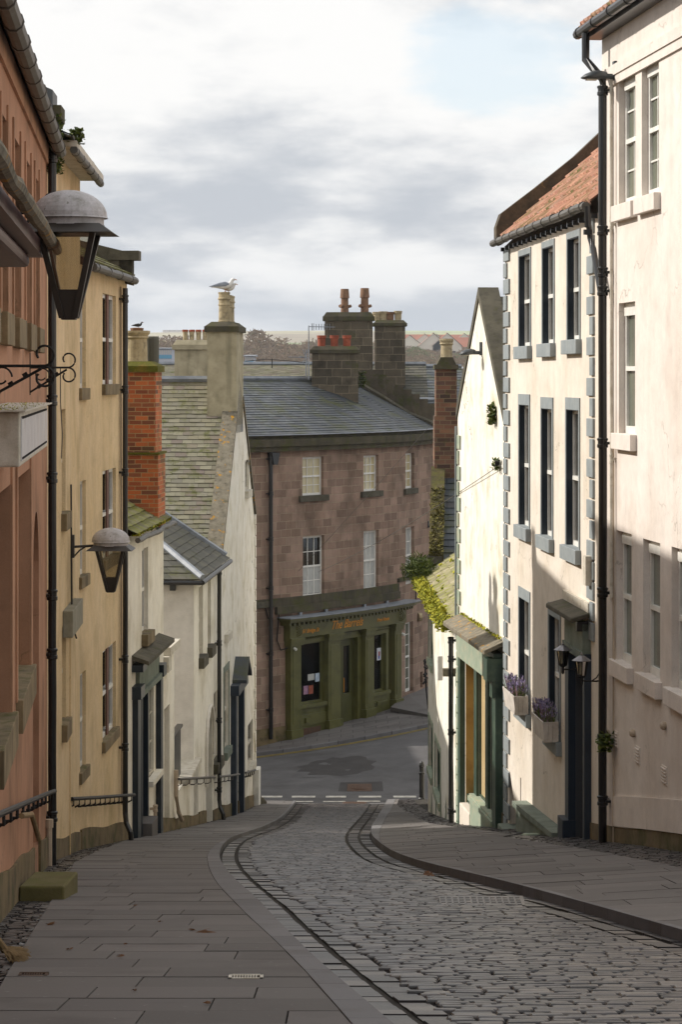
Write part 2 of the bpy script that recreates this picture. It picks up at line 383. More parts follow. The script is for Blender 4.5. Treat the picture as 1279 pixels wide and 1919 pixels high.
K_['mull'] = mk('red brown stone mullion', '#7a584a', '#6a4b40', 3., .8, .1, 25, .005)
K_['yelldoor'] = mk('mustard door paint', '#b59a62', '#a88c55', 2., .5, .06, 18, .004, spec=.5, dirt=('#8a6430', .4, 4.))
K_['reflcream'] = mk('shop glass with cream reflection painted in', '#e6cda0', '#dcc090', 1.2, .18, .02, 10, .003, spec=.6)  # bright reflection in the shop glass put into the pane colour
K_['reflgreen'] = mk('shop glass with greenish reflection painted in', '#a7a487', '#989678', 1.2, .12, .02, 10, .003, spec=.7)  # greenish reflection likewise coloured into the pane
K_['paneb'] = mk('glass with drawn cream blind', '#c9bd98', '#b5a984', 1.4, .06, 0, grain=0, spec=.7)
K_['panew'] = mk('glass with white net curtain', '#b9bbb8', '#a2a5a2', 1.8, .06, 0, grain=0, spec=.7)
K_['paneg'] = mk('glass with grey green curtain', '#555b50', '#6e7262', 1.3, .07, 0, grain=0, spec=.8)
K_['dark'] = mk('dark window glass', '#0a0c0d', '#12150f', 1.5, .05, 0, grain=0, spec=.7)
K_['inside'] = mk('dim shop interior', '#0c0a08', '#1a140e', 3., .9, 0, grain=0)
K_['rust'] = mk('rusty panel', '#8c8a8c', '#a09c9c', 3., .6, .1, 20, .004, dirt=('#7d6a68', .5, 5.), streak=('#8a6a44', .4))
K_['wood'] = mk('old timber', '#8a7350', '#6f5a3c', 8., .8, .2, 40, .004)
K_['maroon'] = mk('maroon painted timber', '#4e3230', '#5c3c38', 4., .5, .08, 20, .003, spec=.5)
K_['box'] = mk('grey cabinet plastic', '#8c8878', '#7c7868', 3., .6, .1, 20, .004, dirt=('#5a573c', .5, 5.))
K_['beigep'] = mk('beige plastic pipe', '#b8a792', '#ab9a86', 3., .5, .05, 20, .002)
K_['sett'] = mk('whinstone sett', '#55534f', None, rough=.36, bump=.45, bsc=26, bd=.012, spec=.6, rnd=['#2a2727', '#393536', '#242121', '#433e3c', '#332f30', '#413a38', '#6a625b', '#323036', '#4e4744'], dirt=('#35302b', .55, 3.))
K_['bed'] = mk('dark sett bedding', '#211d19', '#2b2620', 6., .95, .4, 30, .01)
K_['slab'] = mk('brown grey paving slab', '#6f6a66', None, rough=.8, bump=.2, bsc=30, bd=.006, rnd=['#56524f', '#625e5b', '#6a6562', '#5b5755', '#66625f'], dirt=('#4b4643', .65, 1.3), lich=('#8a8886', .27, 14.))
K_['kerb'] = mk('granite kerb', '#6f6b67', None, rough=.75, bump=.25, bsc=40, bd=.006, rnd=['#615f60', '#6c6a6b', '#5b595a'], dirt=('#4b4643', .6, 2.))
K_['tar'] = mk('worn asphalt', '#5c5a5a', '#4e4c4c', .9, .9, .35, 60, .006, dirt=('#3a3734', .6, .6))
K_['tard'] = mk('dark asphalt patch', '#363332', '#403d3b', 2., .85, .35, 60, .006)
K_['paint'] = mk('worn white road paint', '#c8c4ba', '#b5b0a5', 6., .7, .1, 40, .002, dirt=('#5a5651', .7, 6.))
K_['yel'] = mk('worn yellow line', '#a58f3a', '#8c7a38', 6., .7, .1, 40, .002, dirt=('#4d4a3c', .7, 5.))
K_['cover'] = mk('rusty iron cover', '#5c4434', '#4c3a2e', 8., .7, .3, 60, .004, metal=.3)
K_['leaf'] = mk('green ivy leaf', '#3c4a1c', None, rough=.7, bump=0, rnd=['#2c3a14', '#4c5a20', '#5d6424'], grain=0, spec=.3)
K_['mosst'] = mk('yellow green moss tuft', '#8a8a2a', None, rough=.95, bump=0, rnd=['#6a6f20', '#98962e', '#b0a83c', '#55601e'], grain=0, spec=.2)
K_['lav'] = mk('purple lavender flower', '#8d80a8', None, rough=.8, bump=0, rnd=['#7a6f98', '#9c90b4', '#b4a8c0', '#6c6088', '#a89aa0'], grain=0, spec=.2)
K_['lavg'] = mk('grey green stems', '#5c6b3c', None, rough=.8, bump=0, rnd=['#4c5c30', '#6f7c48', '#3c5028', '#a0788a'], grain=0, spec=.2)
K_['gullw'] = mk('white feathers', '#e6e4e2', '#dcdad6', 8., .8, .05, 60, .002, space='obj')
K_['gullg'] = mk('grey wing feathers', '#9aa0ab', '#7f8692', 8., .8, .05, 60, .002, space='obj')
K_['beak'] = mk('orange beak and legs', '#b87040', None, rough=.6, bump=0, grain=0)
K_['pwood'] = mk('white painted planter slats', '#d4cdc4', '#c4bcb2', 6., .7, .1, 40, .003, dirt=('#948a80', .4, 6.))
K_['scrape'] = K_['rust']
def glass(name, col=(1, 1, 1, 1), rough=.02, ior=1.45):
    m = bpy.data.materials.new(name); m.use_nodes = True; nt = m.node_tree; pr = nt.nodes['Principled BSDF']; out = nt.nodes['Material Output']
    tr = nt.nodes.new('ShaderNodeBsdfTransparent'); tr.inputs[0].default_value = col
    gl = nt.nodes.new('ShaderNodeBsdfGlossy'); gl.inputs['Roughness'].default_value = rough
    fr = nt.nodes.new('ShaderNodeFresnel'); fr.inputs[0].default_value = ior
    mx = nt.nodes.new('ShaderNodeMixShader')
    nt.links.new(fr.outputs[0], mx.inputs[0]); nt.links.new(tr.outputs[0], mx.inputs[1]); nt.links.new(gl.outputs[0], mx.inputs[2]); nt.links.new(mx.outputs[0], out.inputs[0])
    nt.nodes.remove(pr); return m
K_['glass'] = glass('clear glass', (.92, .93, .92, 1)); K_['lglass'] = glass('dusty lantern glass', (.72, .7, .62, 1), .08, 2.3)
# street outlines read from the photograph and carried onto the ground
def poly(px, h=0.):
    q = sorted([gp(u, v, h) for u, v in px], key=lambda t: t[1]); return q
def fx(q):
    def f(Y):
        if Y <= q[0][1]: (x0, y0), (x1, y1) = q[0], q[1]
        elif Y >= q[-1][1]: (x0, y0), (x1, y1) = q[-2], q[-1]
        else:
            for i in range(len(q) - 1):
                if q[i][1] <= Y <= q[i+1][1]: (x0, y0), (x1, y1) = q[i], q[i+1]; break
        if Y < q[0][1] - 3: return q[0][0] + (x1 - x0) / (y1 - y0) * (-3)
        return x0 + (x1 - x0) * (Y - y0) / (y1 - y0)
    return f
def smooth(f, w=.9):
    return lambda Y: (f(Y - w) + f(Y - w / 2) + f(Y) + f(Y + w / 2) + f(Y + w)) / 5
LR = smooth(fx(poly([(713, 1919), (591, 1812), (520, 1738), (484, 1697), (456, 1672), (439, 1656), (425, 1640), (415, 1625), (411, 1612), (413, 1599), (419, 1588), (431, 1577), (452, 1567), (494, 1554), (520, 1541), (548, 1514)])))
LP = smooth(fx(poly([(661, 1919), (570, 1816), (505, 1752), (470, 1721), (431, 1681), (412, 1662), (400, 1645), (391, 1625), (388, 1605), (393, 1594), (404, 1583), (423, 1573), (450, 1563), (486, 1551), (512, 1538), (540, 1514)], .06)))
RR = smooth(fx(poly([(1279, 1756), (1109, 1707), (957, 1668), (865, 1643), (804, 1629), (763, 1618), (735, 1605), (715, 1592), (700, 1578), (695, 1568), (698, 1553), (706, 1540), (713, 1528), (722, 1513)])))
RP = smooth(fx(poly([(1279, 1735), (1109, 1688), (957, 1648), (870, 1628), (804, 1613), (765, 1602), (735, 1590), (719, 1580), (712, 1571), (711, 1560), (716, 1545), (727, 1525), (735, 1512)], .12)))
# ---------------------------------------------------------------- building pieces
def window(h, W, s0, s1, z0, z1, rd=.1, fm='white', pm='dark', nx=1, ny=1, rail=.5, fw=.055, sill=None, lining=None, surround=None, label=None, name='window', mull=None):
    g = .003; f = MB(); a, b, c, e = s0 + g, s1 - g, z0 + g, z1 - g; d0, d1 = -rd + .001, -rd + .045
    wbox(f, W, a, a + fw, d0, d1, c, e); wbox(f, W, b - fw, b, d0, d1, c, e)
    wbox(f, W, a + fw, b - fw, d0, d1, c, c + fw * 1.4); wbox(f, W, a + fw, b - fw, d0, d1, e - fw * 1.1, e)
    zr = c + (e - c) * rail if rail else None
    if rail: wbox(f, W, a + fw, b - fw, d0, d1 + .012, zr - .03, zr + .03)
    parts = [(c + fw * 1.4, zr - .03), (zr + .03, e - fw * 1.1)] if rail else [(c + fw * 1.4, e - fw * 1.1)]
    for k in range(1, nx):
        q = a + fw + (b - a - 2 * fw) * k / nx
        for (p0, p1) in parts: wbox(f, W, q - .012, q + .012, d0, d1 - .012, p0, p1)
    for (p0, p1) in parts:
        for k in range(1, ny):
            q = p0 + (p1 - p0) * k / ny; wbox(f, W, a + fw, b - fw, d0, d1 - .016, q - .012, q + .012)
    o = f.build(name, K_[fm], h)
    if label: o['label'] = label
    if lining:
        m = MB(); t = .012
        wbox(m, W, s0 + .002, s0 + t, -rd + .047, .004, z0, z1); wbox(m, W, s1 - t, s1 - .002, -rd + .047, .004, z0, z1)
        wbox(m, W, s0 + t, s1 - t, -rd + .047, .004, z1 - t, z1 - .002)
        m.build('reveal', K_[lining], o)
    if mull:
        m = MB(); q = (s0 + s1) / 2; wbox(m, W, q - .11, q + .11, -rd + .05, -.025, z0, z1); m.build('mullion', K_[mull], o)
    p = MB(); p.face([W.M(a, -rd + .008, c), W.M(b, -rd + .008, c), W.M(b, -rd + .008, e), W.M(a, -rd + .008, e)]); p.build('pane', K_[pm], o)
    if sill:
        hh, pr, mt, ov = sill; m = MB(); wbox(m, W, s0 - ov, s1 + ov, -rd + .047, pr, z0 - hh, z0 + .012); m.build('sill', K_[mt], o, bevel=.008)
    if surround:
        mt, sw, hw = surround; m = MB(); d = .018
        wbox(m, W, s0 - sw, s0, .002, d, z0, z1 + hw); wbox(m, W, s1, s1 + sw, .002, d, z0, z1 + hw); wbox(m, W, s0, s1, .002, d, z1, z1 + hw)
        m.build('surround', K_[mt], o)
    return o
def pipe(h, W, u, v0, v1, r=.045, d=.09, mat='iron', joints=(), name='drainpipe', s=None, top=None, foot=False, z0=None, z1=None):
    s = W.S(u, d) if s is None else s
    Y = W.M(s, d, 0).y; za = (VH - v0) / F * Y if z1 is None else z1; zb = (VH - v1) / F * Y if z0 is None else z0
    m = MB(); pts = [W.M(s, d, za)] + [W.M(s, d, za + (zb - za) * k / 12) + Vector((rr(-.003, .003), rr(-.003, .003), 0)) for k in range(1, 12)]
    if foot: pts += [W.M(s, d, zb + .5), W.M(s - .03, d + .02, zb + .35), W.M(s - .1, d + .1, zb + .2), W.M(s - .12, d + .12, zb)]
    else: pts += [W.M(s, d, zb)]
    if top: pts = [W.M(s, d + top, za + .35), W.M(s, d + top, za + .22), W.M(s, d + .02, za + .06)] + pts
    m.ring(pts, r, 10)
    n = max(2, int((za - zb) / 1.8))
    js = [(VH - j) / F * Y for j in joints] or [za - (za - zb) * (k + .5) / n for k in range(n)]
    for z in js:
        p = W.M(s, d, z); m.lathe(p, [(r, -.07), (r * 1.28, -.06), (r * 1.28, -.02), (r * 1.12, -.015), (r * 1.12, .03), (r * 1.3, .035), (r * 1.3, .06), (r, .07)], 12)
        wbox(m, W, s - r * 1.6, s + r * 1.6, .0, d - r * .5, z - .02, z + .015)
    return m.build(name, K_[mat], h, smooth=False)
def gutter(h, W, s0, s1, z, d, r=.065, mat='gutg', joints=.95, name='gutter', curve=None):
    m = MB(); n = 16
    m.ring([W.M(s0 + (s1 - s0) * k / n, d + (curve(k / n) if curve else 0), z + rr(-.006, .006)) for k in range(n + 1)], r, 10)
    k = s0 + .3
    while k < s1: m.ring([W.M(k, d, z), W.M(k + .05, d, z)], r * 1.14, 10); k += joints
    return m.build(name, K_[mat], h)
def plinth(h, W, s0, s1, hh, pr, zf, mat='plinth', skip=()):
    m = MB(); n = max(1, int((s1 - s0) / .5))
    for k in range(n):
        a, b = s0 + (s1 - s0) * k / n, s0 + (s1 - s0) * (k + 1) / n
        if any(p < (a + b) / 2 < q for p, q in skip): continue
        pa, pb = W.M(a, 0, 0), W.M(b, 0, 0); za, zb = zf(pa.x, pa.y) + hh + .02 * math.sin(a * 1.7), zf(pb.x, pb.y) + hh + .02 * math.sin(b * 1.7)
        m.hexa([W.M(b if i & 1 else a, pr if i & 2 else .001, ((zb if i & 1 else za) if i & 4 else (zb if i & 1 else za) - hh - .5)) for i in range(8)])
    return m.build('plinth', K_[mat], h)
def stack(h, W, s0, s1, d0, d1, z0, z1, mat='rcemw', cap=('brickm', .28, .07), pots=(), corb=None, name='chimney', steps=()):
    m = MB(); wbox(m, W, s0, s1, d0, d1, z0, z1); 
    for (za, zb, ex) in steps: wbox(m, W, s0 - ex, s1 + ex, d0 - ex, d1 + ex, za, zb)
    o = m.build(name, K_[mat], h)
    if cap:
        mt, ch, ex = cap; m = MB(); wbox(m, W, s0 - ex, s1 + ex, d0 - ex, d1 + ex, z1, z1 + ch * .55)
        q = [W.M((s1 - .1 if k & 1 else s0 + .1) if k & 4 else (s1 + ex * .8 if k & 1 else s0 - ex * .8), (d1 - .1 if k & 2 else d0 + .1) if k & 4 else (d1 + ex * .8 if k & 2 else d0 - ex * .8), z1 + (ch if k & 4 else ch * .55)) for k in range(8)]
        m.hexa(q); m.build('cap', K_[mt], o)
    for (s, d, hh, r, style, mt) in pots:
        m = MB(); c = W.M(s, d, z1 + (cap[1] if cap else 0) - .02)
        if style == 'tall': prof = [(r*1.12, 0), (r*1.12, .05), (r, .07), (r * .98, hh*.55), (r*1.1, hh*.56), (r*1.1, hh*.6), (r, hh*.62), (r, hh*.74), (r*1.16, hh*.76), (r*1.16, hh*.8), (r*1.03, hh*.82), (r*1.03, hh - .05), (r*1.1, hh-.04), (r*1.1, hh), (r*.85, hh), (r*.8, hh-.3)]
        elif style == 'urn': prof = [(r*.98, 0), (r*.95, hh*.1), (r*.93, hh*.75), (r*1.05, hh*.8), (r*1.02, hh*.84), (r*1.14, hh*.88), (r*1.16, hh), (r*.85, hh), (r*.8, hh-.3)]
        elif style == 'cowl': prof = [(r, 0), (r, hh*.6), (r*1.3, hh*.62), (r*1.05, hh), (r*.8, hh), (r*.8, hh-.2)]
        else: prof = [(r*.92, 0), (r*.95, hh*.7), (r*1.1, hh*.74), (r*1.1, hh), (r*.9, hh), (r*.85, hh-.2)]
        m.lathe(c, prof, 18)
        if style == 'cowl':
            for k in range(4):
                a = k * math.pi / 2 + .4; p = c + Vector((math.cos(a) * r * .8, math.sin(a) * r * .8, hh * .22)); m.ring([p, p + Vector((math.cos(a) * r * .8, math.sin(a) * r * .8, .03))], r * .42, 8)
        m.build('pot', K_[mt], o, smooth=False)
    return o
def house(name, label, cat, W, s0, s1, zt, depth, ops, mat, zb, rd=.1, gables=(), bd=None):
    p = W.M((s0 + s1) / 2, -.5, zb + .5); h = thing(name, label, cat, p)
    m = MB(); facade(m, W, s0, s1, zb, zt, ops, rd); shell(m, W, s0, s1, zb, zt, depth)
    for g in gables: m.face(g, r=.5)
    m.build('wall', K_[mat], h)
    return h
def tufts(m, fn, n, size, up=.5):
    for _ in range(n):
        p = fn(); s = size * rr(.5, 1.3); a, b = rr(0, 6.28), rr(-.4, 1.1)
        t = Vector((math.cos(a), math.sin(a), 0)); w = Vector((-t.y * math.cos(b), t.x * math.cos(b), math.sin(b)))
        m.face([p - t * s * .5, p + t * s * .5 , p + t * s * .25 + w * s + Vector((0, 0, up * s * .4)), p - t * s * .25 + w * s * .9])
def blob(m, c, r, n=7, k=5, sq=(1, 1, 1)):
    c = Vector(c); ph = [rr(.75, 1.25) for _ in range(n * k)]; i0 = len(m.v); rv = R()
    for i in range(k):
        th = math.pi * (i + .15) / (k - .7)
        for j in range(n):
            a = 2 * math.pi * j / n; q = r * ph[i * n + j]
            m.v.append(c + Vector((q * math.sin(th) * math.cos(a) * sq[0], q * math.sin(th) * math.sin(a) * sq[1], q * math.cos(th) * sq[2])))
    for i in range(k - 1):
        for j in range(n):
            idx = (i0 + i*n + j, i0 + i*n + (j+1) % n, i0 + (i+1)*n + (j+1) % n, i0 + (i+1)*n + j)
            m.f.append(idx); m.uv.extend([(0, 0)] * 4); m.r.append(rv)
def rect(W, u0, u1, vt, vb, ref='l'):
    "opening from pixels: columns u0..u1, rows of head and foot read at the left ('l') or right ('r') edge"
    a, b = W.S(u0), W.S(u1); u = u0 if ref == 'l' else u1
    zt, zb = W.Z(u, vt), W.Z(u, vb)
    return (min(a, b), max(a, b), min(zt, zb), max(zt, zb))
def topslab(m, W, s0, s1, d, z0, z1, zi=None, n=1, r=None):
    "sloping stone canopy: thickness z0..z1 at the front edge, rising to zi at the wall"
    zi = zi or z1
    for k in range(n):
        a, b = s0 + (s1 - s0) * k / n + .006, s0 + (s1 - s0) * (k + 1) / n - .006
        m.hexa([W.M(b if i & 1 else a, d if i & 2 else .002, ((z1 if i & 2 else zi) if i & 4 else (z0 if i & 2 else zi - (z1 - z0)))) for i in range(8)])
# ================================================================ LEFT SIDE OF THE STREET
# ---- terracotta house
WB = Wl([(-1.16 - .083 * 4, 4.), (-1.16 - .083 * 29.9, 29.9)], 1)
bu = []
for (a, b, vt, vb) in ((0, 11.5, 196, 585), (24, 36, 240, 600), (46.5, 56, 291, 614), (64, 71.5, 326, 625)):
    r_ = rect(WB, a, b, vt, vb); bu.append((r_[0], r_[1], .52, 2.2, .16))
s_ = bu[0][0]
for k in range(1, 8): bu.append((s_ - 2.15 * k, s_ - 2.15 * k + .95, .52, 2.2, .16))
bl = [(WB.S(-8), WB.S(19), -3.0, -.96, .2), (WB.S(30), WB.S(55), -3.02, -.96, .2)]
bd = (WB.S(61.5), WB.S(72.5), -zg(-3.4, 26) * 0 - 5.3, -1.5, .25)
brown = house('terracotta_house', 'tall terracotta rendered house at the left edge with mossy sills and fat grey gutter', 'house', WB, 0, WB.L[-1], 2.86, 9, [b[:5] for b in bu] + bl + [bd], 'terra', -7)
for b in bu: window(brown, WB, *b[:4], rd=.16, fm='whiteb', pm='dark', rail=.5, sill=(.26, .07, 'sill', .1))
for i, b in enumerate(bl): window(brown, WB, *b[:4], rd=.2, fm='wood' if i else 'maroon', pm='dark', rail=None, nx=2 if i else 1, sill=(.3, .07, 'sill', .08), mull=None)
# string of dressings beside the openings, thin vertical joints and band course
m = MB()
for b in bu: wbox(m, WB, b[0] - .14, b[0] - .002, .001, .018, b[2], b[3] + .14); wbox(m, WB, b[1] + .002, b[1] + .14, .001, .018, b[2], b[3] + .14)
for b in bl: wbox(m, WB, b[0] - .16, b[0] - .002, .001, .02, b[2], b[3] + .16); wbox(m, WB, b[1] + .002, b[1] + .16, .001, .02, b[2], b[3] + .16)
wbox(m, WB, 0, WB.L[-1], .001, .03, 2.6, 2.84)
m.build('dressing', K_['terra2'], brown)
# arched doorway
m = MB(); a, b, c, e = bd[:4]; mid = (a + b) / 2; rw = (b - a) / 2; za = e - rw
for sg in (-1, 1):
    for k in range(8):
        t0, t1 = math.pi / 2 * k / 8, math.pi / 2 * (k + 1) / 8
        m.face([WB.M(mid + sg * rw, 0, e), WB.M(mid + sg * rw * math.cos(t0), 0, za + rw * math.sin(t0)), WB.M(mid + sg * rw * math.cos(t1), 0, za + rw * math.sin(t1))])
        m.face([WB.M(mid + sg * rw * math.cos(t0), 0, za + rw * math.sin(t0)), WB.M(mid + sg * rw * math.cos(t1), 0, za + rw * math.sin(t1)), WB.M(mid + sg * rw * math.cos(t1), -.25, za + rw * math.sin(t1)), WB.M(mid + sg * rw * math.cos(t0), -.25, za + rw * math.sin(t0))])
ar = m.build('arch', K_['terra'], brown)
m = MB(); wbox(m, WB, a + .003, b - .003, -.3, -.24, c, e); dr = m.build('door', K_['maroon'], brown)
m = MB(); wbox(m, WB, a + .1, b - .1, -.24, -.225, c + .2, c + 1.0); wbox(m, WB, a + .1, b - .1, -.24, -.225, c + 1.15, c + 2.2); m.build('panel', K_['maroon'], dr)
gutter(brown, WB, 2, WB.L[-1] + .05, 2.78, .16, .078, 'gutg', 1.15)
m = MB(); slates(m, lambda t: WB.M(t * WB.L[-1], .1, 2.85), lambda t: WB.M(t * WB.L[-1], -4.2, 4.9), .25, .3, under=1)
slates(m, lambda t: WB.M(t * WB.L[-1], -9., 2.7), lambda t: WB.M(t * WB.L[-1], -4.2, 4.9), .3, .5, under=1); m.build('roof', K_['slateb'], brown)
for q in (0, WB.L[-1]):
    m = MB(); m.face([WB.M(q, 0, 2.8), WB.M(q, -9, 2.7), WB.M(q, -4.2, 4.85)]); m.build('gable', K_['terra'], brown)
plinth(brown, WB, 4, WB.L[-1], .35, .03, zL, 'plinth', [(bd[0], bd[1])])
# mossy shop canopy near the camera
m = MB(); sa, sb = 2, WB.Yat(17.6)
m.hexa([WB.M(sb - .3 if i & 1 else sa, .46 if i & 2 else .0, (.95 if i & 2 else 1.02) if i & 4 else .85) for i in range(8)])
cn = m.build('canopy', K_['maroon'], brown)
m = MB(); n = 22
m.ring([WB.M(sa + (sb + .12 - sa) * k / n, .54 + rr(-.01, .01), .93 + rr(-.012, .012)) for k in range(n + 1)], None, 9, rad=[.045 * rr(.85, 1.2) for _ in range(n)] + [.035]); m.build('coping', K_['lichst'], cn)
m = MB(); wbox(m, WB, sa, sb - .75, .0, .38, .76, .85); m.build('moulding', K_['maroon'], cn, bevel=.03)
# fascia lightbox
m = MB(); sa, sb = WB.Yat(15.9), WB.Yat(20.6)
m.hexa([WB.M(sb if i & 1 else sa, .36 if i & 2 else .05, -.235 if i & 4 else -.6) for i in range(8)])
lb = m.build('sign_box', K_['whiteb'], None, bevel=.012)
tag(lb, 'old white fascia light box with rusty edges and moss along its top', 'sign')
m = MB(); wbox(m, WB, sa + .12, sb - .12, .361, .367, -.565, -.275); m.build('panel', mk('pale faded sign panel', '#b9b6b8', '#c6c3c2', 3., .6, .1, 20, .004, dirt=('#a0908c', .4, 5.), streak=('#a08c74', .2)), lb)
m = MB()
for k in range(30):
    for (zz) in (-.285, -.555): m.lathe(WB.M(sa + .2 + k * .14, .368, zz), [(.008, 0), (.008, .016), (0, .016)], 5)
m.build('rivets', K_['ironr'], lb)
m = MB(); tufts(m, lambda: WB.M(rr(sa, sb), rr(.06, .38), -.235), 1300, .016, .2); m.build('moss', K_['mosst'], lb)
m = MB(); wbox(m, WB, sa - .06, sb + .04, .02, .4, -.235, -.225); m.build('top_plate', K_['whiteb'], lb)
# wrought iron sign brackets
def scroll(c, ax, up, r, turns=1.1, n=18, a0=0., sg=1):
    return [c + ax * (math.cos(a0 + sg * 2*math.pi*turns*k/n) * r * (1 - .45 * k / n)) + up * (math.sin(a0 + sg * 2*math.pi*turns*k/n) * r * (1 - .45 * k / n)) for k in range(n + 1)]
def bracket(W, Y, z, ln, drop_, label):
    s = W.Yat(Y); m = MB(); o = W.M(s, 0, z); ax = (W.M(s, 1, z) - o); up = Vector((0, 0, 1))
    m.ring([o, o + ax * ln], .012, 6); m.ring([o + up * .15, o - up * drop_ * 1.1], .012, 6)
    m.ring([o - up * drop_, o - up * drop_ * .55 + ax * ln * .45, o + ax * ln * .92 - up * .02], .012, 6)
    for kk in range(3): m.ring([o - up * drop_ * (.8 - .25 * kk) + ax * ln * (.2 + .22 * kk), o - up * drop_ * (.72 - .25 * kk) + ax * ln * (.27 + .22 * kk)], .022, 6)
    m.ring(scroll(o + ax * (ln - .02) + up * .085, ax, up, .085, .85, a0=-math.pi / 2), .01, 6)
    m.ring(scroll(o + ax * (ln - .02) - up * .085, ax, up, .085, .85, a0=math.pi / 2, sg=-1), .01, 6)
    m.ring(scroll(o + ax * .3 * ln - up * .08, ax, up, .08, .9, a0=0), .008, 6)
    b = m.build('sign_bracket', K_['ironr'], None); tag(b, label, 'bracket'); return b, o + ax * ln
bracket(WB, 17.6, .075, .47, .26, 'scrolled wrought iron sign bracket over the white light box, the nearer of two')
b2, tip = bracket(WB, 25.2, .09, .42, .26, 'smaller scrolled iron bracket with a loose hook, crossing the black drainpipe')
m = MB(); m.ring([tip - Vector((.1, 0, 0)), tip - Vector((.1, 0, .35)), tip - Vector((.08, 0, .7)), tip - Vector((.09, 0, .95))], .006, 5); m.build('hook', K_['gutg'], b2)
bracket(WB, 18.2, 1.23, .5, .16, 'small scrolled iron bracket high on the terracotta wall beside the canopy')
# handrails on wall brackets
def handrail(W, Ya, Yb, h, off, label, n=8, drop_hook=.09, zf=zL, mat='ironr'):
    m = MB(); sa, sb = W.Yat(Ya), W.Yat(Yb)
    def p(t, d, dz=0): 
        q = W.M(sa + (sb - sa) * t, d, 0); return Vector((q.x, q.y, zf(q.x, q.y) + h + dz))
    m.ring([p(k / 12, off) for k in range(13)], .027, 8)
    for k in range(n):
        t = (k + .3) / n; m.ring([p(t, off), p(t, off, -drop_hook), p(t, off * .55, -drop_hook * 1.35), p(t, 0, -drop_hook * 1.35)], .014, 6)
    r_ = m.build('handrail', K_[mat], None); tag(r_, label, 'handrail'); return r_
handrail(WB, 17, 29.2, .9, .12, 'black iron handrail along the terracotta wall', 12)
# ---- tall ochre house and yellow roughcast house
WT = Wl([(-3.66, 30.), (-3.87, 35.8)], 1)
to = [(WT.S(115), WT.S(122.5), WT.Z(118, 962), WT.Z(118, 767), .1), (WT.S(116), WT.S(123.5), WT.Z(120, 1352), WT.Z(120, 1170), .1)]
tall = house('tall_ochre_house', 'tall ochre roughcast house between the terracotta and yellow houses, with a mossy gable skew', 'house', WT, 0, WT.L[-1], 2.95, 9, to, 'ochre', -9)
for b in to: window(tall, WT, *b[:4], rd=.1, fm='whiteb', pm='dark', sill=(.22, .08, 'sill', .08))
pipe(tall, WT, 97.5, 292, 1640, .052, .1, joints=(295, 750, 895, 1115, 1225, 1530), s=WT.S(97.5, .1))
gutter(tall, WT, .5, WT.L[-1] + .1, 2.86, .3, .052, 'gutg')
m = MB(); wbox(m, WT, .5, WT.L[-1] + .1, .0, .34, 2.9, 2.98); m.build('fascia', K_['whiteb'], tall)
m = MB(); slates(m, lambda t: WT.M(t * WT.L[-1], .3, 2.98), lambda t: WT.M(t * WT.L[-1], -4.2, 5.1), .25, .3, under=1)
slates(m, lambda t: WT.M(t * WT.L[-1], -9, 2.9), lambda t: WT.M(t * WT.L[-1], -4.2, 5.1), .25, .4, under=1); m.build('roof', K_['slateb'], tall)
for q in (0, WT.L[-1]):
    m = MB(); m.face([WT.M(q, 0, 2.9), WT.M(q, -9, 2.9), WT.M(q, -4.2, 5.05)]); m.build('gable', K_['ochre'], tall)
m = MB(); wbox(m, WT, -.25, .35, -.6, .2, 3.16, 3.34); wbox(m, WT, -.2, .3, -.6, .1, 2.9, 3.16); sk = m.build('skewputt', K_['mossst'], tall)
m = MB(); m.hexa([WT.M(.4 if i & 1 else -.3, -.9 if i & 2 else .1, (3.95 if i & 2 else 3.52) if i & 4 else 3.3) for i in range(8)]); m.build('skew', K_['slateb'], tall)
m = MB(); tufts(m, lambda: WT.M(rr(-.3, .1), rr(-.05, .2), rr(2.5, 3.2)), 1500, .04); tufts(m, lambda: WT.M(rr(.5, .8), rr(.25, .4), rr(2.95, 3.12)), 160, .06)
tag(m.build('ivy_tuft', K_['leaf'], None), 'green ferns and ivy growing from the gable skew above the big lantern', 'plant')
plinth(tall, WT, 0, WT.L[-1], .25, .02, zL)
WY = Wl([(-3.87, 35.8), (-3.68, 41.5)], 1)
yo = []
A_, B_ = (147.5, 160.5), (192, 217)
for (vt, vb, dv) in ((-1, 0, 0),):
    za = [(-.22 + .03, 1.27), (-2.98, -1.56), (-5.86, -4.42)]
for (zb_, zt_) in za:
    yo.append((WY.S(A_[0]), WY.S(A_[1]), zb_, zt_, .1)); yo.append((WY.S(B_[0]), WY.S(B_[1]), zb_ + .05, zt_ + .05, .1))
yellow = house('yellow_house', 'yellow roughcast house with twin mullioned windows between two black drainpipes', 'house', WY, 0, WY.L[-1], 1.66, 9, yo, 'ochre', -10)
for i, b in enumerate(yo): window(yellow, WY, *b[:4], rd=.1, fm='white', pm='dark', nx=1, rail=.5, sill=(.16, .06, 'sill', .08), mull='mull' if i % 2 else None)
gutter(yellow, WY, .4, WY.L[-1] + .02, 1.64, .14, .065, 'gutg', 1.4)
m = MB(); slates(m, lambda t: WY.M(t * WY.L[-1], .12, 1.72), lambda t: WY.M(t * WY.L[-1], -4.2, 4.0), .22, .28, under=1)
slates(m, lambda t: WY.M(t * WY.L[-1], -9, 1.6), lambda t: WY.M(t * WY.L[-1], -4.2, 4.0), .3, .4, under=1); m.build('roof', K_['slatem'], yellow)
for q in (0, WY.L[-1]):
    m = MB(); m.face([WY.M(q, 0, 1.6), WY.M(q, -9, 1.6), WY.M(q, -4.2, 4.0)]); m.build('gable', K_['ochre'], yellow)
L_ = WY.L[-1]; m = MB()
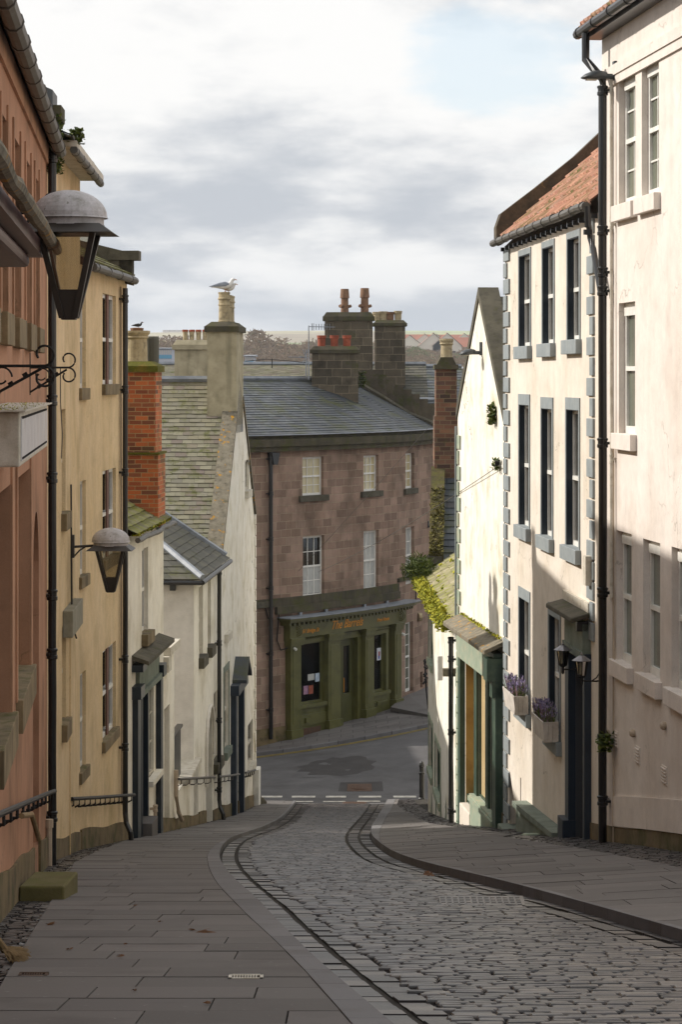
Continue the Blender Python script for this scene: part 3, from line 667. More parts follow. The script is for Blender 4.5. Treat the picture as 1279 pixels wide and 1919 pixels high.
for (d0, d1, z0a, z0b) in ((.12, -1.3, 2.1, 2.45), (-1.3, -4.2, 2.45, 4.35)):
    m.hexa([WY.M(L_ + .02 if i & 1 else L_ - .3, d1 if i & 2 else d0, (z0b if i & 2 else z0a) - (0 if i & 4 else .55)) for i in range(8)])
m.hexa([WY.M(L_ + .02 if i & 1 else L_ - .3, -9 if i & 2 else -4.2, (1.8 if i & 2 else 4.35) - (0 if i & 4 else .45)) for i in range(8)])
wbox(m, WY, L_ - .32, L_ + .04, -.3, .24, 1.98, 2.14); wbox(m, WY, L_ - .3, L_ + .02, -.1, .12, 1.66, 1.98)
m.build('skew', K_['coping'], yellow)
pipe(yellow, WY, 234.5, 540, 1580, .045, .1, joints=(560, 730, 885, 1235, 1400), foot=True)
m = MB(); m.ring([WY.M(WY.S(224), .02, 1.5), WY.M(WY.S(226), .02, -7.2)], .014, 5); m.build('cable', K_['beigep'], yellow)
plinth(yellow, WY, 0, WY.L[-1], .28, .03, zL)
m = MB(); a = WY.S(131, .1); wbox(m, WT, WT.S(131, .1), WT.S(150, .1), .0, .14, WT.Z(140, 1164), WT.Z(140, 1117)); cb = m.build('meter_box', K_['box'], None, bevel=.01)
tag(cb, 'grey cable cabinet on the ochre wall below the small lantern', 'box')
m = MB(); q = WT.S(134, .05)
for k in range(2): m.ring([WT.M(q + .03 * k, .05, -3.2), WT.M(q + .03 * k, .04, -1.5)], .012, 5)
m.ring([WT.M(q + .3, .05, WT.Z(140, 1164)), WT.M(q + .5, .08, WT.Z(140, 1185))], .012, 5); m.build('cable', K_['ironr'], cb); m = MB(); m.ring([WT.M(q, .03, WT.Z(140, 1164)), WT.M(q - .02, .03, -6.8)], .011, 5); m.build('cable', K_['ochre'], cb)
handrail(WY, 34., 41.4, .75, .14, 'black iron handrail on brackets along the yellow roughcast wall', 13, zf=zL)
# ---- lanterns on the left walls
def lantern(label, W, Y, off, zt, arm=True):
    s = W.Yat(Y); c = W.M(s, off, 0); h = thing('wall_lantern', label, 'lantern', (c.x, c.y, zt - .9), group='hooded wall lanterns over the pavement')
    lan = h; z = zt
    m = MB(); prof = [(.0, 0)] + [(.268 * math.sin(math.pi / 2 * k / 9), -.19 * (1 - math.cos(math.pi / 2 * k / 9))) for k in range(1, 10)] + [(.274, -.2)]
    m.lathe((c.x, c.y, z), prof, 32); m.lathe((c.x, c.y, z - .2), [(.274, 0), (.245, 0), (.245, -.045), (.25, -.05)], 32, .3); m.build('hood', K_['lampt'], h, smooth=False)
    m = MB(); m.lathe((c.x, c.y, z - .245), [(.2, .01), (.235, 0), (.325, -.075), (.32, -.085), (.2, -.04)], 4); 
    m2 = MB(); q = .29
    m2.hexa([Vector((c.x + (1 if i & 1 else -1) * (.235 if i & 4 else .325), c.y + (1 if i & 2 else -1) * (.235 if i & 4 else .325), z - (.245 if i & 4 else .31))) for i in range(8)]); m2.build('skirt', K_['bronze'], h)
    m = MB()
    for sx in (-1, 1):
        for sy in (-1, 1):
            a, b = Vector((c.x + sx * .185, c.y + sy * .185, z - .3)), Vector((c.x + sx * .045, c.y + sy * .045, z - .9))
            w = .017; m.hexa([(b if not i & 4 else a) + Vector(((w if i & 1 else -w) * 1.2, (w if i & 2 else -w) * 1.2, 0)) for i in range(8)])
    m.build('frame_bars', K_['bronze'], h)
    m = MB(); m.hexa([Vector((c.x + (1 if i & 1 else -1) * (.085 if i & 4 else .05), c.y + (1 if i & 2 else -1) * (.085 if i & 4 else .05), z - (.7 if i & 4 else .91))) for i in range(8)]); m.build('cup', K_['bronze'], h)
    m = MB()
    T = [Vector((c.x + x * .175, c.y + y * .175, z - .31)) for x, y in ((-1, -1), (1, -1), (1, 1), (-1, 1))]; Bq = [Vector((c.x + x * .083, c.y + y * .083, z - .7)) for x, y in ((-1, -1), (1, -1), (1, 1), (-1, 1))]
    for k in range(4): m.face([Bq[k], Bq[(k+1) % 4], T[(k+1) % 4], T[k]])
    m.build('glass', K_['lglass'], h)
    m = MB(); w0 = W.M(s, 0, z - .27); m.ring([w0, Vector((c.x, c.y, z - .24))], .02, 6)
    wbox(m, W, s - .06, s + .06, .0, .05, z - .42, z - .1); m.ring([W.M(s, .03, z - .42), W.M(s, .12, z - .32), W.M(s, .2, z - .27)], .012, 6); m.build('arm', K_['bronze'], h)
    return h
lantern('large hooded lantern nearest the camera, hanging over the pavement from the terracotta wall', WB, 16.9, .655, (VH - 355) / F * 16.9)
lantern('smaller distant hooded lantern with lichen on its hood, on the yellow roughcast wall', WT, 34., .56, (VH - 989) / F * 34.)
# ---- small white shop house
K1 = .05
def PL(Y): return (-3.66 + K1 * (Y - 41.5), Y)
W1 = Wl([PL(41.52), PL(69.4)], 1)
sA, sB = 0, W1.Yat(46.4)
door = (W1.S(262.5), W1.S(273), -8.2, -5.35); shopw = (W1.S(273.5), W1.S(286.5), W1.Z(273, 1475), W1.Z(273, 1305))
o1 = [rect(W1, 266, 277.5, 1030, 1190) + (.12,), (W1.S(261), W1.S(288), -8.4, W1.Z(262, 1290), .12)]
w1 = house('white_shop_house', 'narrow cream rendered shop house with a navy blue shopfront and a mossy slate roof', 'house', W1, sA, sB, -2.76, 7, o1, 'cream', -11)
window(w1, W1, *o1[0][:4], rd=.12, fm='white', pm='dark', nx=1, sill=(.2, .12, 'sill', .08))
m = MB(); slates(m, lambda t: W1.M(sA + t * (sB - sA), .13, -2.72), lambda t: W1.M(sA + t * (sB - sA), -3.4, -.75), .2, .3, under=1)
slates(m, lambda t: W1.M(sA + t * (sB - sA), -7, -2.8), lambda t: W1.M(sA + t * (sB - sA), -3.4, -.75), .3, .4, under=1); m.build('roof', K_['slatem'], w1)
for q in (sA, sB):
    m = MB(); m.face([W1.M(q, 0, -2.76), W1.M(q, -7, -2.76), W1.M(q, -3.4, -.75)]); m.build('gable', K_['cream'], w1)
m = MB(); n = 14; m.ring([W1.M(sA - .05 + (sB + .5 - sA) * k / n, .17, -2.83 + rr(-.02, .02)) for k in range(n + 1)], .05, 8); m.build('gutter', K_['gutg'], w1)
m = MB(); tufts(m, lambda: W1.M(rr(sA, sB), rr(.05, .16), -2.75), 500, .05, 1); m.build('moss', K_['mosst'], w1)
# shopfront
sa, sb = W1.S(248), W1.S(296)
m = MB(); zc = -5.12
wbox(m, W1, sa, sa + .42, .0, .1, -8.6, zc - .35); wbox(m, W1, sb - .32, sb, .0, .1, -9, zc - .35)
wbox(m, W1, sa - .06, sa + .48, .0, .16, zc - .5, zc - .28); wbox(m, W1, sb - .38, sb + .06, .0, .16, zc - .5, zc - .28)
wbox(m, W1, sa - .08, sa + .46, .0, .2, zc - .02, zc + .1); wbox(m, W1, door[0] - .1, door[0], .0, .05, -8.6, -5.5); wbox(m, W1, door[1] - .06, door[1] + .06, -.1, .05, -8.6, -5.5)
sf = m.build('shopfront', K_['navy'], w1)
m = MB(); wbox(m, W1, sa + .42, sb - .32, .0, .07, zc - .42, zc + .02); wbox(m, W1, sa + .42, sb - .32, .0, .13, zc - .52, zc - .42); m.build('fascia', K_['stucgr'], sf)
m = MB(); topslab(m, W1, sa - .1, sb + .12, .3, zc + .1, zc + .17, zc + .27, 3); m.build('canopy', K_['coping'], sf)
m = MB(); wbox(m, W1, door[0], door[1] - .06, -.1, -.05, -8.4, zc - .52); wbox(m, W1, door[0] + .1, door[1] - .2, -.05, -.035, -7.9, -7.1); wbox(m, W1, door[0] + .1, door[1] - .2, -.05, -.035, -7., -5.9); dd = m.build('door', K_['navy'], w1)
window(w1, W1, door[1] + .06, sb - .33, -7.35, zc - .53, rd=.06, fm='whiteb', pm='paneg', nx=2, ny=3, rail=None, fw=.04, name='shop_window')
m = MB(); wbox(m, W1, door[1] + .0, sb - .3, .0, .14, -7.45, -7.35); wbox(m, W1, door[1] + .04, sb - .3, -.08, .0, -9, -7.45); m.build('stall_riser', K_['cream'], w1)
m = MB(); wbox(m, W1, door[0] - .02, door[1], -.05, .22, zL(-3.3, 43) - .3, zL(-3.3, 43) + .22); m.build('step', K_['slab'], w1, bevel=.01)
pipe(w1, W1, 291, 1508, 1570, .035, .1, 'beigep', joints=(1515, 1560), name='waste_pipe')
pipe(w1, W1, 246, 1010, 1560, .03, .07, 'creamg', name='soil_pipe') if False else None
plinth(w1, W1, sb, sB, .25, .02, zL)
# brick chimney on its far gable
c0, c1 = W1.Yat(45.35), W1.Yat(46.3)
ch = stack(w1, W1, c0, c1, -1.0, -.02, -3.1, .08, 'brick', ('brickm', .2, .05), (), steps=((-2.9, -1.45, .06),), name='chimney')
m = MB(); wbox(m, W1, c0 - .09, c1 + .09, -1.09, .07, -1.47, -1.43); m.build('ledge', K_['brickm'], ch)
m = MB(); c = W1.M((c0 + c1) / 2 - .1, -.42, .26); m.lathe(c, [(.215, 0), (.2, .1), (.195, .44), (.225, .47), (.21, .5), (.25, .56), (.25, .6), (.18, .6), (.17, .4)], 24); m.build('pot', K_['pot'], ch)
m = MB(); c = W1.M(c1 - .1, -.2, .26); m.lathe(c, [(.14, 0), (.14, .46), (.12, .5), (.1, .4)], 16); m.build('pot', K_['slateo'], ch)
m = MB(); m.hexa([W1.M(c0 - .09 - (.0 if i & 1 else .04), 0.06 if i & 2 else -1.2, (-2.9 if i & 2 else -2.0) + (0 if not i & 4 else .1)) for i in range(8)]); m.build('flashing', K_['lead'], ch)
# ---- low linking wing with stone lintel, gate and yard wall
wb = W1.S(326.5)
o2 = [(W1.S(307.5), W1.S(317.5), -10.2, W1.Z(307.5, 1330), .35)]
wing = house('cream_wing', 'low cream wing with a deep plain doorway between the shop house and the yard gate', 'building', W1, sB, wb, W1.Z(316, 1222), 3, o2, 'cream', -11.5)
m = MB(); wbox(m, W1, sB + .2, wb + .02, -.3, .12, W1.Z(316, 1222), W1.Z(316, 1222) + .16); wbox(m, W1, sB, sB + .5, -.3, .1, W1.Z(316, 1222) - .3, W1.Z(316, 1222) - .002); m.build('coping', K_['whiteb'], wing)
m = MB(); wbox(m, W1, o2[0][0], o2[0][1], -.4, -.34, -10.2, o2[0][3]); m.build('door', K_['whiteb'], wing)
plinth(wing, W1, sB, wb, .25, .02, zL)
w2a = W1.S(363)
gz = W1.Z(335, 1380)
m = MB(); n = 11
for k in range(n):
    a = wb + .02 + (w2a - 1.3 - wb) * k / n; m.hexa([W1.M(a + (.13 if i & 1 else 0), -.12 if i & 2 else -.16, (gz + .0 * k if i & 4 else -9.9)) for i in range(8)])
wbox(m, W1, wb, w2a - 1.3, -.2, -.16, -9.2, -9.1); wbox(m, W1, wb, w2a - 1.3, -.2, -.08, gz, gz + .05)
gt = m.build('slatted_gate', K_['iron'], None); tag(gt, 'black slatted timber screen in the gap beside the gable wall greyed as shade', 'gate')
zw = W1.Z(345, 1468)
m = MB(); facade(m, W1, wb, w2a + .9, -11.5, zw); wbox(m, W1, wb, w2a + .0, -.5, -.01, -11, zw - .001); yw = m.build('yard_wall', K_['cream'], None)
tag(yw, 'low cream rendered wall under the black screen, stained green at its foot', 'wall')
m = MB(); m.hexa([W1.M(w2a + .25 if i & 1 else W1.S(344), -.6 if i & 2 else .14, (zw + (.12 if i & 1 else .0)) + (.1 if i & 4 else .0)) for i in range(8)]); m.build('coping', K_['whiteb'], yw)
plinth(yw, W1, wb, w2a + .9, .22, .02, zL)
m = MB(); q = W1.S(330, .08); m.ring([W1.M(q, .08, W1.Z(330, 1400) - .35), W1.M(q, .08, W1.Z(330, 1480)), W1.M(q + .25, .1, W1.Z(330, 1515)), W1.M(q + .8, .1, W1.Z(332, 1535))], .045, 8); tag(m.build('vent_pipe', K_['beigep'], None), 'bent pale plastic pipe on the low cream yard wall', 'pipe')
# ---- hipped cream house
w2b = W1.Yat(57.6); ze = W1.Z(390, 1068)
o3 = [rect(W1, 373, 380.5, 1101, 1234) + (.12,), rect(W1, 389, 395.5, 1088, 1214) + (.12,), (W1.S(386), W1.S(398), -11.3, W1.Z(386, 1340), .3), (W1.S(400.5), W1.S(411), W1.Z(401, 1432), W1.Z(401, 1300), .1)]
hip = house('hipped_cream_house', 'cream rendered house with a hipped slate roof, arched doorway and end wall greyed as shade', 'house', W1, w2a, w2b, ze, 6, o3, 'cream', -12.2)
m = MB(); m.face([W1.M(w2a - .006, .0, -12), W1.M(w2a - .006, -6, -12), W1.M(w2a - .006, -6, ze), W1.M(w2a - .006, 0, ze)]); m.build('end_wall', K_['creamg'], hip)  # end wall in shade: greyer render laid over it, shade put into the colour
for b in (o3[0], o3[1], o3[3]): window(hip, W1, *b[:4], rd=.12, fm='whiteb', pm='dark', sill=(.22, .12, 'coping', .07))
b = o3[2]; m = MB(); mid = (b[0] + b[1]) / 2; rw = (b[1] - b[0]) / 2; za = b[3] - rw * 1.0
for sg in (-1, 1):
    for k in range(8):
        t0, t1 = math.pi / 2 * k / 8, math.pi / 2 * (k + 1) / 8
        m.face([W1.M(mid + sg * rw, .001, b[3]), W1.M(mid + sg * rw * math.cos(t0), .001, za + rw * math.sin(t0)), W1.M(mid + sg * rw * math.cos(t1), .001, za + rw * math.sin(t1))])
        m.face([W1.M(mid + sg * rw * math.cos(t0), .001, za + rw * math.sin(t0)), W1.M(mid + sg * rw * math.cos(t1), .001, za + rw * math.sin(t1)), W1.M(mid + sg * rw * math.cos(t1), -.3, za + rw * math.sin(t1)), W1.M(mid + sg * rw * math.cos(t0), -.3, za + rw * math.sin(t0))])
m.build('arch', K_['cream'], hip)
m = MB(); pts = []
for k in range(13):
    t = math.pi * k / 12; pts.append(W1.M(mid - (rw + .12) * math.cos(t), .03, za + (rw + .12) * math.sin(t)))
pts = [W1.M(mid - rw - .12, .03, za - .9)] + pts + [W1.M(mid + rw + .12, .03, za - .4)]
m.ring(pts, .045, 6); m.build('hood_mould', K_['creamg'], hip)
m = MB(); wbox(m, W1, b[0], b[1], -.36, -.3, b[2], b[3]); m.build('door', K_['navyg'], hip)
zh = ze + 2.1; hd = 3.0
def hipE(t): return W1.M(w2a + t * (w2b - w2a), .18, ze + .03)
def hipT(t): return W1.M(w2a + hd + t * (w2b - w2a - hd), -hd, zh)
m = MB(); slates(m, hipE, hipT, .2, .32, under=1)
slates(m, lambda t: W1.M(w2a - .12, .18 - t * 6.3, ze + .03), lambda t: W1.M(w2a + hd, -hd - .01 * t, zh), .22, .3, under=1)
slates(m, lambda t: W1.M(w2a + t * (w2b - w2a), -6.2, ze + .03), lambda t: W1.M(w2a + hd + t * (w2b - w2a - hd), -hd, zh), .3, .4, under=1)
rf = m.build('roof', K_['slateo'], hip)
m = MB(); m.ring([W1.M(w2a - .12, .2, ze + .08), W1.M(w2a + hd, -hd, zh + .07)], .075, 6); m.ring([W1.M(w2a + hd, -hd, zh + .05), W1.M(w2b, -hd, zh + .05)], .08, 6); m.ring([W1.M(w2b - .08, .12, ze + .12), W1.M(w2b - .08, -hd, zh + .09)], .07, 5); m.build('ridge', K_['lead'], rf)
m = MB(); m.ring([W1.M(w2a - .15, -6, ze - .03), W1.M(w2a - .15, .2, ze - .03)], .05, 8); m.ring([W1.M(w2a - .15, .2, ze - .03), W1.M(w2b, .22, ze - .03)], .055, 8); m.build('gutter', K_['iron'], hip)
m = MB()
for dd_ in (-.5, -1.6): m.hexa([W1.M(w2a + (.0 if i & 1 else -.14), dd_ + (.12 if i & 2 else 0), ze - (.04 if i & 4 else .2)) for i in range(8)])
m.build('bracket', K_['iron'], hip)
pipe(hip, W1, 411, 1062, 1540, .05, .1, joints=(1072, 1205, 1350, 1480), foot=True)
plinth(hip, W1, w2a + .9, w2b, .25, .025, zL, 'plinth', [(o3[2][0], o3[2][1])])
# ---- white gabled house with the gull chimney
g0, g1 = w2b, W1.S(478.5); za, zb2 = -4.2, -3.75; sr = W1.Yat(62.55); zr = -.12
GF = 7.
o4 = [rect(W1, 421, 428, 1057, 1190) + (.12,), (W1.S(419.5), W1.S(428), W1.Z(420, 1410), W1.Z(420, 1262), .1), (W1.S(459.5), W1.S(466.5), W1.Z(460, 921), W1.Z(460, 863), .12), (W1.S(435), W1.S(447), -11.9, W1.Z(435, 1300), .2), (W1.S(464.5), W1.S(474), W1.Z(466, 1440), W1.Z(466, 1358), .15)]
gab = house('white_gabled_house', 'white limewashed gabled house at the street corner with a lichened skew and tall chimney', 'house', W1, g0, g1, min(za, zb2) - .45, 9.5, [o for o in o4 if o[3] < -4.7], 'gabw', -13)
m = MB(); zt = min(za, zb2) - .45
aw = o4[2]
def zgab(s): return zt + .45 + (zr - zt - .45) * (1 - abs(s - sr) / ((sr - g0) if s < sr else (g1 - sr)))
ss = [g0, sr - .01, sr, aw[0], aw[1], g1]
for a, b in zip(ss, ss[1:]):
    if b - a < .005: continue
    cols = [(zt, None)] if a != aw[0] else [(zt, aw[2]), (aw[3], None)]
    if a == aw[0]: m.face([W1.M(a, 0, zt), W1.M(b, 0, zt), W1.M(b, 0, aw[2]), W1.M(a, 0, aw[2])]); m.face([W1.M(a, 0, aw[3]), W1.M(b, 0, aw[3]), W1.M(b, 0, zgab(b)), W1.M(a, 0, zgab(a))])
    else: m.face([W1.M(a, 0, zt), W1.M(b, 0, zt), W1.M(b, 0, zgab(b)), W1.M(a, 0, zgab(a))])
for (p, q) in (((aw[0], aw[2]), (aw[0], aw[3])), ((aw[1], aw[2]), (aw[1], aw[3])), ((aw[0], aw[2]), (aw[1], aw[2])), ((aw[0], aw[3]), (aw[1], aw[3]))): m.face([W1.M(p[0], 0, p[1]), W1.M(q[0], 0, q[1]), W1.M(q[0], -.12, q[1]), W1.M(p[0], -.12, p[1])])
m.face([W1.M(g0, -9.5, zt), W1.M(g1, -9.5, zt), W1.M(g1, -9.5, zgab(g1)), W1.M(sr, -9.5, zr), W1.M(g0, -9.5, zgab(g0))]); m.build('gable', K_['gabw'], gab)
for i, b in enumerate(o4):
    if i == 3: continue
    window(gab, W1, *b[:4], rd=.1, fm='whiteb', pm='dark' if i else 'dark', rail=.5 if i != 2 else None, sill=(.18, .1, 'stucgr' if i == 1 else 'whiteb', .07), surround=('stucgr', .13, .16) if i == 1 else None)
m = MB(); slates(m, lambda t: W1.M(g0 - .1, -.35 - t * 9.2, za - .1), lambda t: W1.M(sr, -.35 - t * 9.2, zr - .02), .165, .27, th=.014, wob=.006, under=1); rf = m.build('roof', K_['slate'], gab)
m = MB(); slates(m, lambda t: W1.M(g1 + .1, -.35 - t * 9.2, zb2 - .1), lambda t: W1.M(sr, -.35 - t * 9.2, zr - .02), .3, .4, under=1); m.build('roof_slope', K_['slateb'], rf)
m = MB(); m.ring([W1.M(sr, -.4, zr + .05), W1.M(sr, -9.5, zr + .05)], .09, 6); m.build('ridge', K_['lead'], rf)
c0, c1 = W1.Yat(61.45), W1.Yat(63.35)
for (sx, sy, zx, zy) in ((g0 - .2, sr, za - .3, zr), (g1 + .1, sr, zb2 - .15, zr)):
    se = c0 if sx < sr else c1 - .1; ze_ = zx + (zy - zx) * (se - sx) / (sy - sx); m = MB()
    m.hexa([W1.M(se if i & 1 else sx, .03 if i & 2 else -.36, (ze_ if i & 1 else zx) + (.17 if i & 4 else -.0)) for i in range(8)]); m.build('skew', K_['lichst'], gab)
c0, c1 = W1.Yat(61.45), W1.Yat(63.35); zt_c = (VH - 622) / F * 61.5
gc = stack(gab, W1, c0, c1, -.75, .0, -1.25, zt_c, 'rcemw', ('mossst', .26, .07), [(c0 + .28 + .42 * k, -.34, .72 if k else .78, .14, 'tall', 'pot') for k in range(4)], name='chimney')
m = MB(); wbox(m, W1, c0 - .04, c1, -.8, .0, -1.45, -1.1); m.build('flashing', K_['lead'], gc)
# hooded doorway
b = o4[3]; m = MB(); wbox(m, W1, b[0] - .35, b[0] + .0, .0, .14, -11.3, b[3]); wbox(m, W1, b[1] - .0, b[1] + .3, .0, .14, -11.3, b[3]); wbox(m, W1, b[0] - .45, b[1] + .4, .0, .22, b[3], b[3] + .25)
dc = m.build('door_case', K_['navyg'], gab)
m = MB(); mid = (b[0] + b[1]) / 2
for sg in (-1, 1):
    m.hexa([W1.M(mid if i & 1 else mid + sg * .8, .36 if i & 2 else .0, (b[3] + .25 + (.5 if i & 1 else 0)) + (.08 if i & 4 else 0)) for i in range(8)])
m.build('hood', K_['slateb'], dc)
m = MB(); wbox(m, W1, b[0], b[1], -.2, -.15, b[2], b[3]); m.build('door', K_['navy'], gab)
m = MB()
zq = -12.2; k = 0
while zq < -3.9:
    hh = .27; wbox(m, W1, g1 - (.36 if k % 2 else .2), g1 + .02, .001, .03, zq, zq + hh); m.hexa([W1.M(g1 + (.03 if i & 1 else .001), -(.2 if k % 2 else .36) if i & 2 else .0, zq + (hh if i & 4 else 0)) for i in range(8)]); zq += hh + .03; k += 1
m.build('quoin', K_['gabw'], gab)
plinth(gab, W1, g0, g1, .3, .03, zL, 'plinth', [(o4[3][0], o4[3][1])])
m = MB(); wbox(m, W1, g1 - .75, g1 - .1, .0, .16, -12.3, -10.8); m.build('meter_cupboard', K_['white'], None, bevel=.01)
bpy.data.objects['meter_cupboard']; tag(bpy.data.objects['meter_cupboard'], 'small white meter cupboard at the foot of the corner house', 'box')
m = MB(); blob(m, (W1.M(g1 + .1, .1, zL(-2.3, 68) + .1)), .22, 8, 6); tag(m.build('corner_stone', K_['coping'], None, smooth=True), 'rounded dark guard stone at the foot of the corner house', 'stone')
for Ya, Yb, lab in ((W1.M(W1.S(322), 0, 0).y, W1.M(W1.S(392), 0, 0).y, 'thin grey rail crossing the low yard wall and arched doorway'), (W1.M(W1.S(399), 0, 0).y, W1.M(W1.S(438), 0, 0).y, 'grey rail beside the far black drainpipe'), (W1.M(W1.S(450), 0, 0).y, W1.M(W1.S(469), 0, 0).y, 'short grey rail next to the white meter cupboard')):
    handrail(W1, Ya, Yb, 1.0, .14, lab, 5, .1, mat='gutg')
# stone step and white pipe by the tall ochre house
m = MB(); q = gp(103, 1694); z = zL(*q)
m.hexa([Vector((q[0] + (.12 if i & 1 else -.3), q[1] + (.85 if i & 2 else -.3), z + (.17 if i & 4 else -.2) - (.1 * (1 if i & 2 else 0)))) for i in range(8)])
tag(m.build('stone_step', K_['sill'], None, bevel=.02), 'mossy sandstone doorstep jutting onto the left pavement', 'step'); bpy.data.objects['stone_step'].data.materials[0] = mk('mossy step stone', '#67603c', '#5a5430', 4, .95, .4, 20, .02, moss=('#65662a', .42, 3.), moss_up=True)
m = MB(); s = WT.S(92, .08); m.ring([WT.M(s, .08, -6.1 + .6), WT.M(s, .08, -6.15)], .035, 8); m.ring([WT.M(s, .08, -5.5), WT.M(s, .08, -5.4)], .05, 8); tag(m.build('waste_pipe', K_['beigep'], None), 'short pale plastic waste pipe beside the near black drainpipe', 'pipe')
# broom
q = gp(14, 1800, .06); z = zL(*q); m = MB(); m.ring([Vector((q[0] - .16, q[1] - .25, z + .55)), Vector((q[0] - .09, q[1] - .1, z + .2)), Vector((q[0] - .02, q[1], z + .07))], .028, 8)
bo = thing('broom', 'worn brown bristle broom lying at the foot of the terracotta wall', 'broom', (q[0], q[1], z)); m.build('handle', K_['wood'], bo)
m = MB()
for _ in range(500):
    a = rr(-1, 1); p = Vector((q[0] + .0 + a * .03, q[1] + rr(-.05, .05), z + .08)); e = p + Vector((rr(.02, .12), rr(-.09, .09), rr(-.08, -.02))); w = Vector((.003, .003, .002)); m.face([p - w, p + w, e + w * .6, e - w * .6])
m.build('bristles', K_['wood'], bo)
m = MB(); a = WB.M(WB.Yat(19.0), .1, -3.55); m.ring([WB.M(WB.Yat(18.4), .25, -3.35), WB.M(WB.Yat(19.0), .3, -3.45), WB.M(WB.Yat(19.4), .34, -3.72)], .022, 8); tag(m.build('driftwood_stick', K_['wood'], None), 'bare wooden stick poking out over the near handrail', 'stick')
# ================================================================ RIGHT SIDE
def rX(x0, k, Y0): return lambda Y: (x0 + k * (Y - Y0), Y)
fC = rX(3.61, -.105, 33.); fQ = rX(3.58, -.0736, 33.6); fG = rX(2.90, -.1, 42.9); fc = rX(2.35, -.016, 48.5)
WC = Wl([fC(18.), fC(33.2)], -1); WQ = Wl([fQ(33.35), fQ(42.75)], -1); WG = Wl([fG(42.9), fG(48.45)], -1); WK = Wl([fc(48.5), fc(60.)], -1)
# ---- big pink cream house at the right edge
ro = []
rows = [(1161, 1192, 148, 388), (1204, 1236, 122, 373), (1161, 1191.5, 568.5, 813), (1156.8, 1185, 993, 1237), (1206.6, 1238.5, 1009, 1262), (1260, 1290, 1024, 1290)]
for r_ in rows: ro.append(rect(WC, *r_) + (.13,))
big = house('pink_cream_house', 'tall smooth pink cream rendered house at the right edge with deep set white sash windows', 'house', WC, 0, WC.L[-1], 4.75, 9, ro, 'pinkc', -7.5)
for i, b in enumerate(ro): window(big, WC, *b[:4], rd=.13, fm='white', pm='paneg', nx=2 if i < 2 else 1, ny=2 if i < 2 else 1, rail=.5, fw=.075, sill=(.2, .09, 'pinkc', .1))
m = MB()
for b in ro:
    wbox(m, WC, b[0] + .06, b[1] - .06, -.12, -.06, b[3] - .17, b[3] - .06)
m.build('window_vent', K_['white'], big)
m = MB(); wbox(m, WC, 0, WC.L[-1] - .25, .001, .05, 4.02, 4.16); wbox(m, WC, 0, WC.L[-1] - .3, .001, .03, 3.9, 4.02); m.build('string_course', K_['pinkc'], big)
m = MB(); wbox(m, WC, 0, WC.L[-1] + .05, .0, .22, 4.62, 4.74); m.build('soffit', K_['iron'], big)
gutter(big, WC, 0, WC.L[-1] + .2, 4.72, .3, .07, 'iron', 1.0)
m = MB(); pantiles(m, lambda t: WC.M(t * (WC.L[-1] + .05), .3, 4.78), lambda t: WC.M(t * (WC.L[-1] + .05), -4.2, 8.0)); pantiles(m, lambda t: WC.M(t * WC.L[-1], -9, 4.7), lambda t: WC.M(t * WC.L[-1], -4.2, 8.0), .5, .5); m.build('roof', K_['tile'], big)
for q in (0, WC.L[-1]):
    m = MB(); m.face([WC.M(q, 0, 4.75), WC.M(q, -9, 4.7), WC.M(q, -4.2, 7.9)]); m.build('gable', K_['pinkc'], big)
pipe(big, WC, 1130.5, 165, 1604, .058, .13, joints=(170, 432, 510, 545, 830, 1110, 1385, 1500), s=WC.S(1130.5, .13), top=None)
m = MB(); s = WC.S(1130.5, .13); m.ring([WC.M(s + .3, .3, 4.66), WC.M(s + .3, .3, 4.3), WC.M(s + .12, .2, 4.12), WC.M(s, .13, 4.0), WC.M(s, .13, 3.9)], .055, 10); m.build('swan_neck', K_['iron'], big)
pipe(big, WC, 1147, 140, 1120, .022, .06, 'whiteb', name='cable_duct', joints=(420, 860))
m = MB(); s = WC.S(1150, .03); m.ring([WC.M(s, .03, WC.Z(1150, 1100)), WC.M(s - .05, .03, WC.Z(1150, 1200)), WC.M(s - .15, .04, WC.Z(1155, 1236)), WC.M(s - .3, .03, WC.Z(1160, 1238))], .012, 5); m.ring([WC.M(s - .02, .03, WC.Z(1150, 1150)), WC.M(s - .02, .03, WC.Z(1150, 1590))], .012, 5); m.ring([WC.M(WC.S(1154), .02, WC.Z(1154, 835)), WC.M(WC.S(1153), .02, WC.Z(1153, 1237))], .01, 5); m.build('cable', K_['beigep'], big)
m = MB(); n = 24; L_ = WC.L[-1]
for k in range(n):
    a, b = L_ * k / n, L_ * (k + 1) / n - .0; pa, pb = WC.M(a, 0, 0), WC.M(b, 0, 0); za, zb_ = zR(pa.x, pa.y) + .2, zR(pb.x, pb.y) + .2
    if k < n - 1: m.hexa([WC.M(b if i & 1 else a, .035 if i & 2 else .001, ((zb_ if i & 1 else za) + .0 if not i & 4 else (zb_ if i & 1 else za) + .4)) for i in range(8)])
m.build('render_skirt', K_['pinkc'], big)
plinth(big, WC, 0, L_, .2, .02, zR)
for (u, v, lab) in ((1156, 1384, 'leftmost louvred air vent low on the pink cream wall'), (1197, 1415, 'middle louvred air vent low on the pink cream wall'), (1247, 1452, 'rightmost louvred air vent low on the pink cream wall')):
    m = MB(); s = WC.S(u); z = WC.Z(u, v); wbox(m, WC, s - .13, s + .13, .001, .012, z - .11, z + .11)
    for k in range(5): wbox(m, WC, s - .11, s + .11, .012, .03, z - .09 + k * .04, z - .075 + k * .04)
    tag(m.build('air_vent', K_['pinkc'], None), lab, 'vent', 'louvred air vents on the pink cream wall')
